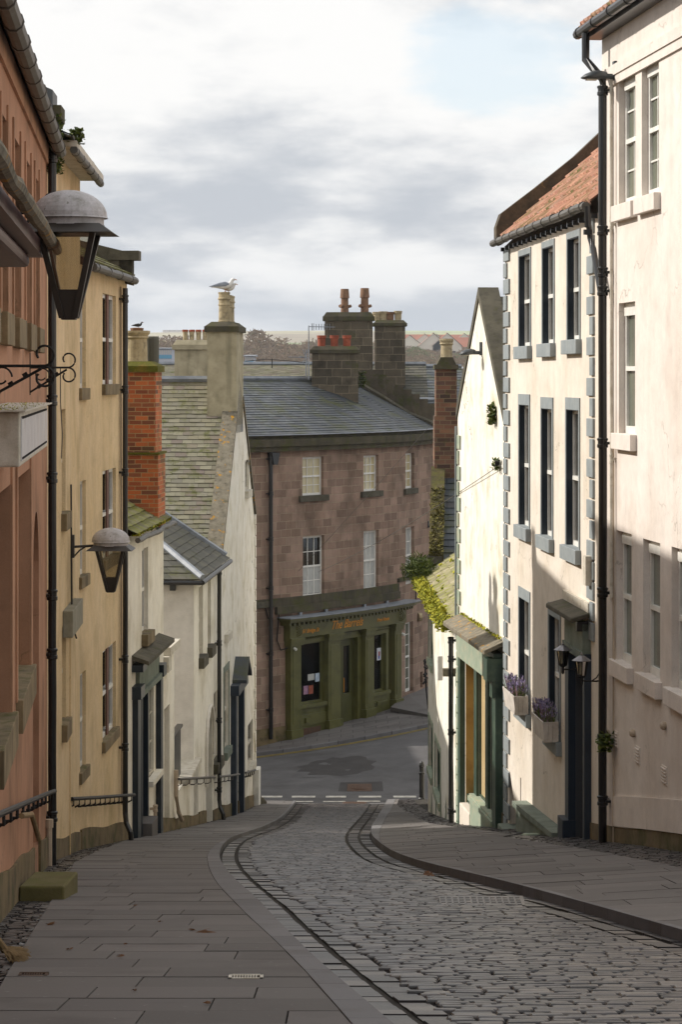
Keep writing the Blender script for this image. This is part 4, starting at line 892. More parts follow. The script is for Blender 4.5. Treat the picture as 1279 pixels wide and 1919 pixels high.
for (u, v, lab) in ((1143, 1374, 'small round wall fitting beside the tuft on the black drainpipe'), (1191, 1374, 'small round wall fitting above the middle louvred vent'), (1249, 1360, 'small round wall fitting above the rightmost louvred vent')):
    m = MB(); s = WC.S(u); z = WC.Z(u, v); m.ring([WC.M(s, .0, z), WC.M(s, .04, z), WC.M(s, .07, z)], None, 10, rad=[.05, .055, .03]); tag(m.build('wall_fitting', K_['beigep'], None), lab, 'wall fitting', 'round fittings on the pink cream wall')
m = MB(); s = WC.S(1140, .1); tufts(m, lambda: WC.M(s + rr(-.12, .05), rr(.05, .24), WC.Z(1137, 1378) + rr(-.14, .12)), 160, .06); tag(m.build('weed_tuft', K_['leaf'], None), 'green weed growing behind the right black drainpipe', 'plant')
# ---- quoined sand coloured house
S_, D_ = .1, .13
def win_q(u0, u1, vt, vb, ref='l'): return rect(WQ, u0, u1, vt, vb, ref) + (.13,)
qt = [win_q(975, 995.6, 481, 651), win_q(1019, 1039.6, 466, 646), win_q(1066, 1088, 449, 639)]
qm = [win_q(975, 993.5, 758, 984), win_q(1017, 1037, 765, 1003), win_q(1063.7, 1087, 767, 1022)]
ql = [win_q(975, 994, 1118, 1322), win_q(1031, 1051, 1150, 1372)]
qd = (WQ.S(1106), WQ.S(1080), WQ.Z(1090, 1620), WQ.Z(1083, 1222), .28); qd = (min(qd[0], qd[1]), max(qd[0], qd[1])) + qd[2:]
qc = (min(WQ.S(956), WQ.S(977)), max(WQ.S(956), WQ.S(977)), -9.5, WQ.Z(957, 1436), .3)
quo = house('quoined_house', 'sand coloured house with blue grey quoins, tall dark windows and a red pantile roof', 'house', WQ, 0, WQ.L[-1], 2.27, 8, qt + qm + ql + [qd, qc], 'sandc', -9)
for grp, hw in ((qt, .1), (qm, .18), (ql, .18)):
    for b in grp: window(quo, WQ, *b[:4], rd=.13, fm='white', pm='dark', nx=1, rail=.5, sill=(.2, .09, 'qgrey', .15), lining='navy', surround=('qgrey', .08, hw))
for end in (0, 1):
    if end: m.build('quoin', K_['qgrey'], quo, bevel=.008)
    m = MB(); z = -8.6; k = 0
    while z < 2.05:
        w = .8 if k % 2 else .42; s = WQ.L[-1] if end else WQ.S(1116)
        if end: wbox(m, WQ, s - w * .8, s + .02, .001, .035, z, z + .255)
        elif z > -4.0: wbox(m, WQ, s, s + w * .62, .001, .035, z, z + .255)
        z += .287; k += 1
for k in range(38):
    z = -8.6 + .287 * k
    if z < 2.05: m.hexa([WQ.M(WQ.L[-1] + (.035 if i & 1 else .001), -(.3 if k % 2 else .5) * .8 if i & 2 else .0, z + (.255 if i & 4 else 0)) for i in range(8)])
m.build('quoin', K_['qgrey'], quo, bevel=.008)
m = MB(); pantiles(m, lambda t: WQ.M(.1 + t * (WQ.L[-1] - .45), .12, 2.42), lambda t: WQ.M(.1 + t * (WQ.L[-1] - .45), -4.0, 6.1), .3, .24); pantiles(m, lambda t: WQ.M(t * WQ.L[-1], -8, 2.3), lambda t: WQ.M(t * WQ.L[-1], -4.0, 6.1), .6, .5); rq = m.build('roof', K_['tile'], quo)
m = MB(); L_ = WQ.L[-1]; pr = [(.2, 2.32, 2.62), (.12, 2.3, 2.85), (-.5, 2.7, 3.32), (-1.2, 3.2, 3.88), (-2.2, 4.1, 4.82), (-3.2, 5.2, 5.92), (-4.0, 6.1, 6.8), (-8.1, 2.2, 2.9)]
for (a, b) in zip(pr, pr[1:]): m.hexa([WQ.M(L_ - (.0 if i & 1 else .34), b[0] if i & 2 else a[0], (b[2] if i & 2 else a[2]) if i & 4 else (b[1] if i & 2 else a[1])) for i in range(8)])
m.build('skew', mk('mottled orange grey skew stone', '#5a4e3e', '#403a30', 5, .95, .5, 18, .02, lich=('#7a6438', .3, 8.), dirt=('#2f2a22', .6, 9.)), quo)
for q in (0, L_):
    m = MB(); m.face([WQ.M(q, 0, 2.3), WQ.M(q, -8, 2.3), WQ.M(q, -4., 6.1)]); m.build('gable', K_['sandc'], quo)
m = MB(); n = 14; m.ring([WQ.M(.1 + (L_ + .05) * k / n, .2, 2.36 + rr(-.01, .01)) for k in range(n + 1)], .062, 10)
k = .3
while k < L_: m.ring([WQ.M(k, .2, 2.36), WQ.M(k + .06, .2, 2.36)], .074, 10); k += .85
m.build('gutter', K_['gutg'], quo)
m = MB(); k = .3
while k < L_: wbox(m, WQ, k, k + .06, .001, .09, 2.2, 2.27); k += .5
m.build('rafter_end', K_['iron'], quo)
m = MB(); s = WQ.S(1102, .2); m.ring([WQ.M(s, .2, 2.34), WQ.M(s, .19, 2.05)], .05, 9); m.ring([WQ.M(s, .18, 2.08), WQ.M(s, .16, 1.9), WQ.M(s - .12, .14, 1.75), WQ.M(s - .75, .13, 1.0)], .042, 9)
m.lathe(WQ.M(s, .19, 1.95), [(.05, 0), (.066, 0), (.066, .07), (.05, .07)], 10); m.build('drainpipe', K_['iron'], quo)
m = MB(); s = WQ.S(1112); wbox(m, WQ, s - .1, s + .12, .02, .12, WQ.Z(1113, 1097), WQ.Z(1113, 1042)); m.build('junction_box', K_['whiteb'], quo)
# doorway with slab canopy
m = MB(); wbox(m, WQ, qd[0], qd[1], -.28, -.22, qd[2], qd[3]); 
for (a, b) in ((qd[2] + 1.2, qd[2] + 1.9), (qd[2] + 2.1, qd[3] - .2)): wbox(m, WQ, qd[0] + .12, qd[1] - .12, -.22, -.2, a, b)
wbox(m, WQ, qd[1] - .02, qd[1] - .002, -.22, .0, qd[2], qd[3]); wbox(m, WQ, qd[0] + .002, qd[0] + .02, -.22, .0, qd[2], qd[3]); m.build('door', K_['greyp'], quo)
m = MB(); zb_ = zR(3.3, 37) - .05; wbox(m, WQ, qd[1], qd[1] + .3, .0, .11, zb_, qd[3] + .1); wbox(m, WQ, qd[0] - .14, qd[0], .0, .1, zb_, qd[3] + .1); wbox(m, WQ, qd[1] - .02, qd[1] + .42, .002, .2, zb_ - .2, zb_ + .55)
wbox(m, WQ, qd[0] - .25, qd[0] - .05, .0, .3, zb_ - .3, zb_ + .45); wbox(m, WQ, qd[0], qd[1], -.22, -.16, qd[2], zb_ + .62)
dc = m.build('door_case', K_['navyg'], quo)
m = MB(); wbox(m, WQ, qd[0] - .1, qd[1] + .28, .0, .12, qd[3] + .1, qd[3] + .52); wbox(m, WQ, qd[0] - .12, qd[1] + .32, .0, .15, qd[3] + .02, qd[3] + .13); m.build('fascia', K_['stucgr'], dc)
m = MB(); topslab(m, WQ, qd[0] - .22, qd[1] + .9, .3, qd[3] + .55, qd[3] + .62, qd[3] + .7, 2); m.build('canopy', K_['coping'], dc, bevel=.015)
m = MB(); wbox(m, WQ, qd[0] - .15, qd[1] + .9, .0, .05, qd[3] + .68, qd[3] + .82); m.build('flashing', K_['whiteb'], dc)
m = MB(); wbox(m, WQ, qd[0] - .1, qd[0] + .0, .02, .2, qd[3] + .42, qd[3] + .55); m.build('corbel', K_['iron'], dc)
m = MB(); wbox(m, WQ, qd[0], qd[1], -.2, .28, zb_ - .4, zb_ + .17); m.build('step', mk('blue patterned step tile', '#8f96a0', '#55607a', 22, .5, .05), quo)
# sloping cellar opening
m = MB(); wbox(m, WQ, qc[0], qc[1], -.3, -.26, qc[2], qc[3]); m.build('cellar_door', mk('dark oxblood door', '#3a1a12', '#2a120c', 4, .6, .1), quo)
m = MB(); top, bot = qc[3] - .15, WQ.Z(978, 1572); bot -= .1; top += .17; m.face([WQ.M(qc[0] - .02, .012, bot), WQ.M(qc[1] + .01, .012, top), WQ.M(qc[0] - .02, .012, top)])
m.face([WQ.M(qc[0] - .02, .012, bot), WQ.M(qc[1] + .01, .012, top), WQ.M(qc[1] + .01, -.1, top), WQ.M(qc[0] - .02, -.1, bot)]); m.build('battered_jamb', K_['sandc'], quo)
m = MB(); wbox(m, WQ, qc[0], qc[1] + .1, -.2, .2, -9, WQ.Z(970, 1562)); m.build('cellar_step', K_['stucgr'], quo, bevel=.02)
# sloping green plinth
sA_, sB_ = WQ.S(1066), WQ.S(990); zl, zh_ = WQ.Z(1066, 1572), WQ.Z(990, 1510)
m = MB(); m.hexa([WQ.M(sB_ if i & 1 else sA_, .2 if i & 2 else .002, (zh_ if i & 1 else zl) if i & 4 else -9.2) for i in range(8)]); m.hexa([WQ.M(sB_ + .1 if i & 1 else sA_, .25 if i & 2 else .002, ((zh_ - .02 if i & 1 else zl) + (.09 if i & 4 else 0))) for i in range(8)])
pl = m.build('sloping_plinth', K_['stucgr'], quo)
m = MB(); s = WQ.S(996, .3); z = zR(3.0, 40); m.hexa([WQ.M(s + (.3 if i & 1 else -.25), .42 if i & 2 else .1, z + ((.32 if i & 1 else .42) if i & 4 else -.2)) for i in range(8)]); m.build('green_block', K_['greenp'], pl, bevel=.05)
plinth(quo, WQ, sB_ + .1, qc[0], .2, .02, zR, 'plinth'); plinth(quo, WQ, qd[1] + .42, sA_, .14, .02, zR); plinth(quo, WQ, 0, qd[0] - .1, .2, .02, zR)
# twin coach lanterns
def coach(u, vt, label):
    s = WQ.S(u, .3); top = (VH - vt) / F * WQ.M(s, .3, 0).y; c = WQ.M(s, .3, top); h = thing('door_lantern', label, 'lantern', (c.x, c.y, top - .42), group='coach lanterns by the grey door')
    m = MB(); m.lathe((c.x, c.y, top), [(0, 0), (.014, -.03), (.02, -.035), (.012, -.05), (.045, -.06), (.05, -.065), (.135, -.12), (.13, -.128), (.08, -.12)], 8); m.build('roof', mk('bright pewter lantern roof', '#8d8a8c', '#6f6c6c', 9, .35, .05, metal=.4), h)
    m = MB(); 
    for k in range(8):
        a = 2 * math.pi * k / 8; m.ring([Vector((c.x + .088 * math.cos(a), c.y + .088 * math.sin(a), top - .125)), Vector((c.x + .055 * math.cos(a), c.y + .055 * math.sin(a), top - .34))], .007, 5)
    m.lathe((c.x, c.y, top - .34), [(.06, .01), (.062, 0), (.04, -.02), (.022, -.03), (.022, -.11), (.008, -.13), (0, -.13)], 10)
    w0 = WQ.M(s, .0, top - .3); m.ring([Vector((c.x, c.y, top - .4)), WQ.M(s, .1, top - .41), WQ.M(s, .03, top - .4)], .012, 6); m.ring([WQ.M(s, .16, top - .405), WQ.M(s, .09, top - .36), WQ.M(s, .04, top - .27)], .009, 5)
    wbox(m, WQ, s - .03, s + .03, .0, .045, top - .5, top - .22); m.build('frame', K_['ironr'], h)
    m = MB(); m.lathe((c.x, c.y, top - .13), [(.083, 0), (.052, -.2)], 8); m.build('glass', K_['lglass'], h)
    m = MB(); m.lathe((c.x, c.y, top - .15), [(0, 0), (.03, -.005), (.03, -.16), (0, -.165)], 10); m.build('candle_tube', K_['whiteb'], h)
coach(1056, 1202, 'pewter coach lantern left of the grey door, beside the dark window')
coach(1091, 1221, 'pewter coach lantern right of the grey door, under the slab canopy')
# window boxes
def planter(b, label, seed):
    random.seed(seed); s0, s1 = b[0] - .12, b[1] + .04; z = b[2] + .32; p = WQ.M((s0 + s1) / 2, .25, z - .34); h = thing('window_box', label, 'planter', p, group='lavender window boxes')
    m = MB(); n = 9
    def c(f, d, zz, t): return WQ.M(s0 + (s1 - s0) * f + (0.05 if t and f < .5 else 0) - (0.05 if t and f > .5 else 0), d, zz)
    for k in range(n):
        a, e = k / n + .004, (k + 1) / n - .004
        m.hexa([WQ.M((s0 + .06) + (s1 - s0 - .12) * (e if i & 1 else a) if not i & 4 else s0 + (s1 - s0) * (e if i & 1 else a), (.25 if i & 2 else .23) if not i & 4 else (.29 if i & 2 else .27), z if i & 4 else z - .32) for i in range(8)])
    for q, q2 in ((s0, s0 + .06), (s1 - .02, s1 - .08)):
        for k in range(3):
            a, e = .06 + .07 * k, .125 + .07 * k
            m.hexa([WQ.M((q if i & 4 else q2) + (.02 if i & 1 else 0), e if i & 2 else a, z if i & 4 else z - .32) for i in range(8)])
    wbox(m, WQ, s0 + .05, s1 - .05, .06, .25, z - .31, z - .29); wbox(m, WQ, s0 + .03, s1 - .03, .04, .06, z - .3, z); m.build('box', K_['pwood'], h)
    m = MB(); wbox(m, WQ, s0 + .03, s1 - .03, .06, .26, z - .1, z - .05); m.build('soil', K_['bed'], h)
    m = MB(); m2 = MB()
    for _ in range(300):
        p = WQ.M(rr(s0 + .05, s1 - .05), rr(.08, .25), z - .05); t = Vector((rr(-.07, .07), rr(-.09, .09), rr(.1, .27))); e = p + t; w = Vector((rr(-1, 1), rr(-1, 1), 0)).normalized() * .006
        m.face([p - w, p + w, e + w, e - w])
        if R() < .62:
            for k in range(5): q = e + t.normalized() * (k * .014 - .02); w2 = Vector((rr(-1, 1), rr(-1, 1), rr(-.3, .3))).normalized() * .009; u_ = Vector((rr(-.3, .3), rr(-.3, .3), 1)).normalized() * .012; m2.face([q - w2 - u_, q + w2 - u_, q + w2 + u_, q - w2 + u_])
    m.build('stems', K_['lavg'], h); m2.build('flowers', K_['lav'], h)
planter(ql[0], 'sunlit white slatted window box with purple lavender at the left lower window', 3)
planter(ql[1], 'shaded white slatted window box with purple lavender beside the coach lantern', 4)
random.seed(11)
# ---- white gabled shop (green shopfront)
Lg = WG.L[-1]; sr_ = Lg / 2; 
gd = (min(WG.S(873.5), WG.S(893.5)), max(WG.S(873.5), WG.S(893.5)), -10, WG.Z(883, 1232), .35)
gw1 = (min(WG.S(898.5), WG.S(915)), max(WG.S(898.5), WG.S(915)), WG.Z(906, 1500), WG.Z(906, 1258), .12)
gw2 = (min(WG.S(920), WG.S(933)), max(WG.S(920), WG.S(933)), WG.Z(926, 1525), WG.Z(926, 1285), .12)
gsh = house('green_shop_house', 'tall blank white gable house with a peeling bottle green shopfront under stone slabs', 'house', WG, 0, Lg, -.75, 8, [gd, gw1, gw2], 'gabw', -10.5)
zr = 1.5
m = MB(); m.face([WG.M(0, 0, -.75), WG.M(Lg, 0, -.75), WG.M(sr_, 0, zr)]); m.build('gable', K_['gabw'], gsh); m = MB(); m.face([WG.M(0, -8, -.75), WG.M(Lg, -8, -.75), WG.M(sr_, -8, zr)]); m.build('gable', K_['gabw'], gsh)
m = MB()
for (sx, sy) in ((-.12, sr_), (Lg + .08, sr_)):
    m.hexa([WG.M(sy if i & 1 else sx, .03 if i & 2 else -.36, (zr if i & 1 else -.85) + (.18 if i & 4 else -.02)) for i in range(8)])
m.build('skew', K_['coping'], gsh)
m = MB()
for q in (0, Lg): slates(m, lambda t: WG.M(q, -.35 - 7.7 * t, -.75), lambda t: WG.M(sr_, -.35 - 7.7 * t, zr), .22, .3, under=1)
m.build('roof', K_['slateo'], gsh)
m = MB()
for b, t in ((gw1, 'reflcream'), (gw2, 'reflgreen')):
    pass
window(gsh, WG, *gw1[:4], rd=.05, fm='green', pm='reflcream', rail=None, fw=.03, name='shop_window', label='shop window with a cream reflection painted in the pane')
window(gsh, WG, *gw2[:4], rd=.05, fm='green', pm='reflgreen', rail=None, fw=.03, name='shop_window', label='shop window with a greenish reflection painted in the pane')
m = MB(); wbox(m, WG, gd[0], gd[1], -.35, -.3, -7.95 + -.0, gd[3]); wbox(m, WG, gd[1] - .02, gd[1] - .002, -.3, .0, -9.3, gd[3]); wbox(m, WG, gd[0] + .002, gd[0] + .02, -.3, .0, -9.3, gd[3]); wbox(m, WG, gd[0] + .02, gd[1] - .02, -.3, .0, gd[3] - .02, gd[3] - .002); dr = m.build('door', K_['yelldoor'], gsh)
m = MB(); wbox(m, WG, gd[0] + .02, gd[1] - .02, -.3, -.02, -9.5, WG.Z(888, 1503, 0)); m.build('kick_panel', K_['green'], dr)
zgr = zR(2.6, 45.5)
m = MB(); wbox(m, WG, gd[0], gd[1] - .1, -.3, .14, zgr - .5, zgr + .1); m.build('step', K_['sandc'], gsh, bevel=.02)
s0_, s1_ = WG.S(944), WG.S(868)
s0_, s1_ = min(s0_, s1_), max(s0_, s1_)
zf = WG.Z(906, 1258)
m = MB()
wbox(m, WG, s0_, s0_ + .42, .0, .14, -9.5, zf + .0); wbox(m, WG, s1_ - .3, s1_, .0, .1, -10, zf); wbox(m, WG, gd[0] - .28, gd[0], .0, .05, -9.5, zf); wbox(m, WG, gw2[1], gw1[0], .0, .05, -9, zf); wbox(m, WG, gw1[1], gd[0] - .28, .0, .05, -9, zf) if gw1[1] < gd[0] - .28 else None
wbox(m, WG, s0_ - .03, s0_ + .36, .0, .3, zf + .1, zf + .5); wbox(m, WG, s0_ + .0, s0_ + .3, .0, .2, zf - .2, zf + .1)
sf = m.build('shopfront', K_['green'], gsh)
m = MB(); wbox(m, WG, s0_ + .05, s1_, .001, .12, zf, zf + .5); m.build('fascia', K_['greenp'], sf)
m = MB(); wbox(m, WG, s0_ + .05, s1_ + .02, .0, .17, zf + .5, zf + .58); m.build('cornice', K_['green'], sf)
m = MB(); topslab(m, WG, s0_ - .1, s1_ + .25, .36, zf + .58, zf + .66, zf + .82, 3); m.build('canopy', K_['lichst'], sf, bevel=.012)
m = MB(); wbox(m, WG, s0_ + .36, gd[0] - .02, .0, .13, -9.4, WG.Z(906, 1512)); wbox(m, WG, s0_ + .36, gd[0], .0, .17, WG.Z(906, 1512), WG.Z(906, 1512) + .08); wbox(m, WG, s0_ + .36, gd[0], .0, .14, WG.Z(906, 1500) - .04, WG.Z(906, 1500)); m.build('stall_riser', K_['greenp'], sf)
m = MB(); tufts(m, lambda: WG.M(rr(s0_, s1_), .05, zf + .84), 260, .05); m.build('moss', K_['mosst'], sf)
m = MB(); z = -9.2; k = 0
while z < -1.4:
    w = .42 if k % 2 else .24; wbox(m, WG, Lg - w, Lg + .02, .001, .035, z, z + .27); m.hexa([WG.M(Lg + (.035 if i & 1 else .001), -.4 if i & 2 else .0, z + (.27 if i & 4 else 0)) for i in range(8)]); z += .31; k += 1
m.build('quoin', K_['greenp'], gsh, bevel=.006)
m = MB(); m.ring([WG.M(Lg - .06, .05, -1.0), WG.M(Lg - .06, .05, zf + .6)], .025, 6); m.build('cable_duct', K_['qgrey'], gsh)
plinth(gsh, WG, 0, s0_, .25, .03, zR)
for (u, v0, v1, n, sz, lab) in ((929.5, 760, 797, 160, .07, 'green ivy clump high on the white gable by the skew'), (938, 862, 882, 90, .06, 'small weed tuft at the cable hook on the quoined corner')):
    m = MB(); s = WG.S(u); za_, zb_ = WG.Z(u, v0), WG.Z(u, v1); tufts(m, lambda: WG.M(s + rr(-.18, .12), rr(.02, .12), rr(zb_, za_)), n, sz); tag(m.build('wall_plant', K_['leaf'], None), lab, 'plant')
# ---- low green trimmed cottage
Lk = WK.L[-1]; ke = -5.07
ko = [(min(WK.S(804.5), WK.S(812)), max(WK.S(804.5), WK.S(812)), WK.Z(806, 1235), WK.Z(806, 1120), .1), (min(WK.S(804.5), WK.S(812)), max(WK.S(804.5), WK.S(812)), WK.Z(806, 1440), WK.Z(806, 1350), .1), (min(WK.S(816.5), WK.S(826.5)), max(WK.S(816.5), WK.S(826.5)), WK.Z(818, 1480), WK.Z(818, 1390), .1)]
cot = house('green_trimmed_cottage', 'low white cottage with green window trim, pale slate roof and thick mossy eaves', 'cottage', WK, 0, Lk, ke, 6, ko, 'gabw', -12.5)
for b in ko: window(cot, WK, *b[:4], rd=.1, fm='green', pm='dark', rail=None, sill=(.16, .06, 'greenp', .08), surround=('greenp', .1, .15))
def cE(t): return WK.M(.12 + t * (Lk - .1), .22, ke + .02)
def cT(t): return WK.M(.12 + t * (Lk - .1), -2.6, ke + 2.1)
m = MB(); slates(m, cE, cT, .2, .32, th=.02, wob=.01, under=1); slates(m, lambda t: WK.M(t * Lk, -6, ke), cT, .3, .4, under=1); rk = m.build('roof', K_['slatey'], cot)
for q in (0, Lk):
    m = MB(); m.face([WK.M(q, 0, ke), WK.M(q, -6, ke), WK.M(q, -2.6, ke + 2.08)]); m.build('gable', K_['gabw'], cot)
m = MB(); m.ring([cT(0), cT(1)], .1, 6); m.build('ridge', K_['coping'], rk)
m = MB()
def g_(): 
    t = R(); p = WK.M(.1 + t * Lk, rr(.02, .4), ke + .03 + rr(-.12, .12)); return p
tufts(m, g_, 3600, .07, .6)
for k in range(70): t = R(); blob(m, WK.M(.1 + t * Lk, rr(.1, .32), ke + rr(-.06, .06)), rr(.05, .11), 7, 5)
m.build('moss', K_['mosst'], rk)
m = MB(); 
for k in range(90): f = R(); q = cE(R()).lerp(cT(0.5 * 0 + R()), .0); t = R(); p = cE(t).lerp(cT(t), R()); blob(m, p + Vector((-.02, 0, .03)), rr(.03, .07), 6, 4, (1, 1.6, .5))
m.build('moss_cushion', K_['mosst'], rk)
m = MB()
for _ in range(1500):
    a, b = rr(0, 6.28), rr(-.5, 1.4); q = rr(.1, .45); p = WK.M(Lk - .5, .25, ke + .25); p = p + Vector((math.cos(a) * math.cos(b) * q, math.sin(a) * math.cos(b) * q * 1.5, math.sin(b) * q * .9)); e = p + Vector((rr(-.12, .12), rr(-.12, .12), rr(-.1, .15))); w = Vector((rr(-1, 1), 0, rr(-1, 1))).normalized() * .008; m.face([p - w, p + w, e + w, e - w])
tag(m.build('gutter_shrub', K_['leaf'], None), 'round grassy shrub sprouting from the far end of the mossy cottage gutter', 'plant')
pipe(cot, WK, 841, 1195, 1570, .05, .12, joints=(1200, 1235, 1372, 1520), s=.35, z1=-5.3)
m = MB(); z = -10.9; k = 0
while z < -6:
    wbox(m, WK, .001, .3 if k % 2 else .18, .001, .03, z, z + .25); z += .31; k += 1
for k in range(5): a = Lk * (.15 + .17 * k); m.face([WK.M(a, .014, zR(2.2, WK.M(a, 0, 0).y) - .1), WK.M(a + .5, .014, zR(2.2, WK.M(a, 0, 0).y) - .1), WK.M(a + .25, .014, zR(2.2, WK.M(a, 0, 0).y) + rr(.5, .8))])
m.build('trim', K_['greenp'], cot)
m = MB(); s = .9; wbox(m, WK, s, s + .05, .25, .36, ke - 1.15, ke - .65); tag(m.build('hanging_box_sign', K_['white'], None, bevel=.02), 'small white box sign projecting beside the green shopfront canopy', 'sign')
m = MB(); wbox(m, WK, .35, .55, .0, .28, ke - 1.0, ke - .85); m.build('corbel', K_['lichst'], cot)
m = MB(); s = WK.S(820); p = cE(.0).lerp(cT(0), .35); 
m.ring([p + Vector((0, .3, 0)), p + Vector((-.0, .3, .35)), p + Vector((-.03, .3, .6))], None, 8, rad=[.05, .035, .07]); m.build('roof_vent', K_['ironr'], rk)
# ---- street lights (LED heads on wall brackets)
def led(W, u_tip, u_root, v, label, d0=.0, ln=None, sc_=1.):
    s = W.S(u_root); Y = W.M(s, 0, 0).y; z = (VH - v) / F * Y; h = thing('street_light', label, 'street light', W.M(s, 0, z - .2), group='dark wall mounted street lights')
    ln = ln or (u_root - u_tip) / F * Y
    m = MB(); pr = [(0, .02, .05), (.12, .05, .07), (.3, .11, .085), (.6, .15, .08), (.85, .12, .05), (1., .03, .012)]
    N_ = 12; i0 = len(m.v); a0 = .12
    for (f, hw, hh) in pr:
        for k in range(N_):
            a = 2*math.pi*k/N_; y = math.cos(a) * hw; zz = math.sin(a) * hh; zz = zz if zz > 0 else zz * .35
            m.v.append(W.M(s + y, a0 + (ln - a0) * f, z + zz - .03 * f))
    for i in range(len(pr) - 1):
        for k in range(N_): m.f.append((i0 + i*N_ + k, i0 + i*N_ + (k+1) % N_, i0 + (i+1)*N_ + (k+1) % N_, i0 + (i+1)*N_ + k)); m.uv += [(0, 0)] * 4; m.r.append(.5)
    m.f.append(tuple(i0 + 5 * N_ + k for k in range(N_))); m.uv += [(0, 0)] * N_; m.r.append(.5)
    m.build('head', K_['ledg'], h, smooth=True)
    m = MB(); wbox(m, W, s - .07, s + .07, a0 + ln * .3, ln * .85, z - .055, z - .045); m.build('lens', K_['whiteb'], h)
    m = MB(); m.ring([W.M(s, .0, z), W.M(s, .2, z)], .035, 8); wbox(m, W, s - .06, s + .06, .0, .04, z - .05, z + .2); m.build('bracket', K_['ledg'], h)
led(WC, 1089, 1156, 143, 'dark street light head over the top of the right black drainpipe')
led(WG, 861, 904, 661, 'dark street light head on the white gable wall against the sky')
# ---- cables strung from the quoined corner
pq = WQ.M(WQ.L[-1], .06, WQ.Z(942, 868))
for (e, lab) in ((P(596, 1072, 82.2), 'overhead cable running from the quoined corner down to the pub front'), (P(742, 1005, 85.5), None)):
    if lab is None: continue
    m = MB(); m.ring([pq.lerp(e, k / 14) - Vector((0, 0, .14 * (1 - (2 * k / 14 - 1) ** 2))) for k in range(15)], .007, 5); tag(m.build('overhead_cable', K_['gutg'], None), lab, 'cable')
m = MB(); a, b = P(852, 745, 70), P(560, 1070, 81.6); m.ring([a.lerp(b, k / 10) - Vector((0, 0, .06 * (1 - (2 * k / 10 - 1) ** 2))) for k in range(11)], .006, 5); tag(m.build('overhead_cable', K_['gutg'], None), 'thin overhead cable from behind the white gable, crossing in front of the brick stack', 'cable')
m = MB()
for k in range(3): m.ring([pq + Vector((-.04, 0, .02 * k)), pq + Vector((-.12, .02, .03 * k - .02))], .02, 6)
tag(m.build('cable_hook', K_['ironr'], None), 'small black cable clamp on the edge of the blue grey quoins', 'hook')
# ================================================================ THE PUB
def UY(u, Y): return ((u - U0) / F * Y, Y)
WP = Wl([UY(440, 79.6), UY(500, 80.6), UY(560, 81.75), UY(615, 83.0), UY(665, 84.25), UY(712, 85.65), UY(748, 86.9), UY(780, 88.7), UY(804, 90.5), UY(815, 91.6)], 1)
def rp(u0, u1, vt, vb): return rect(WP, u0, u1, vt, vb)
sP0, sP1 = 0, WP.L[-1]
pu = [rp(567, 607, 857, 930), rp(682, 710, 854, 922), rp(760.5, 777, 850, 917)]
pm_ = [rp(568, 608, 1006, 1120), rp(682, 710, 996, 1108), rp(761, 777, 989, 1097)]
pg = [(WP.S(554), WP.S(604), WP.Z(580, 1317), WP.Z(580, 1203)), (WP.S(628), WP.S(668), WP.Z(648, 1368), WP.Z(648, 1195)), (WP.S(690), WP.S(718), WP.Z(704, 1296), WP.Z(704, 1188)), rp(760, 775, 1168, 1300), rp(788, 793, 1260, 1290)]
zS = WP.Z(520, 1120)
zT = -2.35
pub = thing('pub', 'three storey pink sandstone pub with a curved front and an olive green shopfront', 'pub', WP.M(4, -1, -12))
m = MB(); facade(m, WP, sP0, sP1, -13.5, zT, pu + pm_ + pg, .18); m.build('wall', K_['pub'], pub)
bk = [P(400, 700, 89), P(815, 700, 99)]
m = MB(); a, b = WP.M(0, 0, 0), WP.M(sP1, 0, 0)
for (p, q) in (((a.x, a.y), (bk[0].x, bk[0].y)), ((b.x, b.y), (bk[1].x, bk[1].y)), ((bk[0].x, bk[0].y), (bk[1].x, bk[1].y))): m.face([(p[0], p[1], -13.5), (q[0], q[1], -13.5), (q[0], q[1], zT), (p[0], p[1], zT)])
m.build('rear_wall', K_['stoneb'], pub)
for i, b in enumerate(pu): window(pub, WP, *b, rd=.16, fm='white', pm='paneb', nx=3 if i < 2 else 2, ny=2, fw=.06, sill=(.19, .1, 'coping', .2))
for i, b in enumerate(pm_): window(pub, WP, *b, rd=.16, fm='white', pm='panew' if i else 'dark', nx=3 if i < 2 else 2, ny=2, rail=.5, fw=.06)
m = MB(); b = pm_[0]; wbox(m, WP, b[0] + .07, b[1] - .07, -.149, -.145, b[2] + .1, (b[2] + b[3]) / 2 - .03); m.build('net_curtain', K_['panew'], pub)
window(pub, WP, *pg[3], rd=.18, fm='white', pm='paneg', nx=2, ny=3, fw=.07); window(pub, WP, *pg[4], rd=.18, fm='mull', pm='dark', rail=None)
# cornice, string course, gutter block
m = MB(); wbox(m, WP, 0, sP1, .0, .28, -2.35, -2.1); wbox(m, WP, 0, sP1, .0, .2, -2.52, -2.35); wbox(m, WP, 0, sP1, -.1, .14, -2.1, -1.98); c_ = m.build('cornice', K_['mossst'], pub)
m = MB(); wbox(m, WP, 0, sP1, -.3, .31, -1.98, -1.955); m.build('lead_edge', K_['lead'], c_)
m = MB(); wbox(m, WP, 0, WP.S(745), .0, .09, zS - .3, zS - .02); wbox(m, WP, WP.S(745), sP1, .0, .08, zS + .02, zS + .16); wbox(m, WP, WP.S(515), WP.S(745), .0, .14, zS - .55, zS - .3); m.build('string_course', K_['mossst'], pub)
m = MB(); wbox(m, WP, 0, WP.S(535), .0, .05, -13, -11.75); m.build('plinth', K_['plinth'], pub)
m = MB(); q = WP.S(487); wbox(m, WP, q - .33, q + .33, .09, .115, zS - .28, zS - .08); m.build('carved_band', K_['coping'], pub)
pipe(pub, WP, 508, 838, 1385, .07, .13, 'iron', joints=(860, 925, 1010, 1102, 1225, 1330))
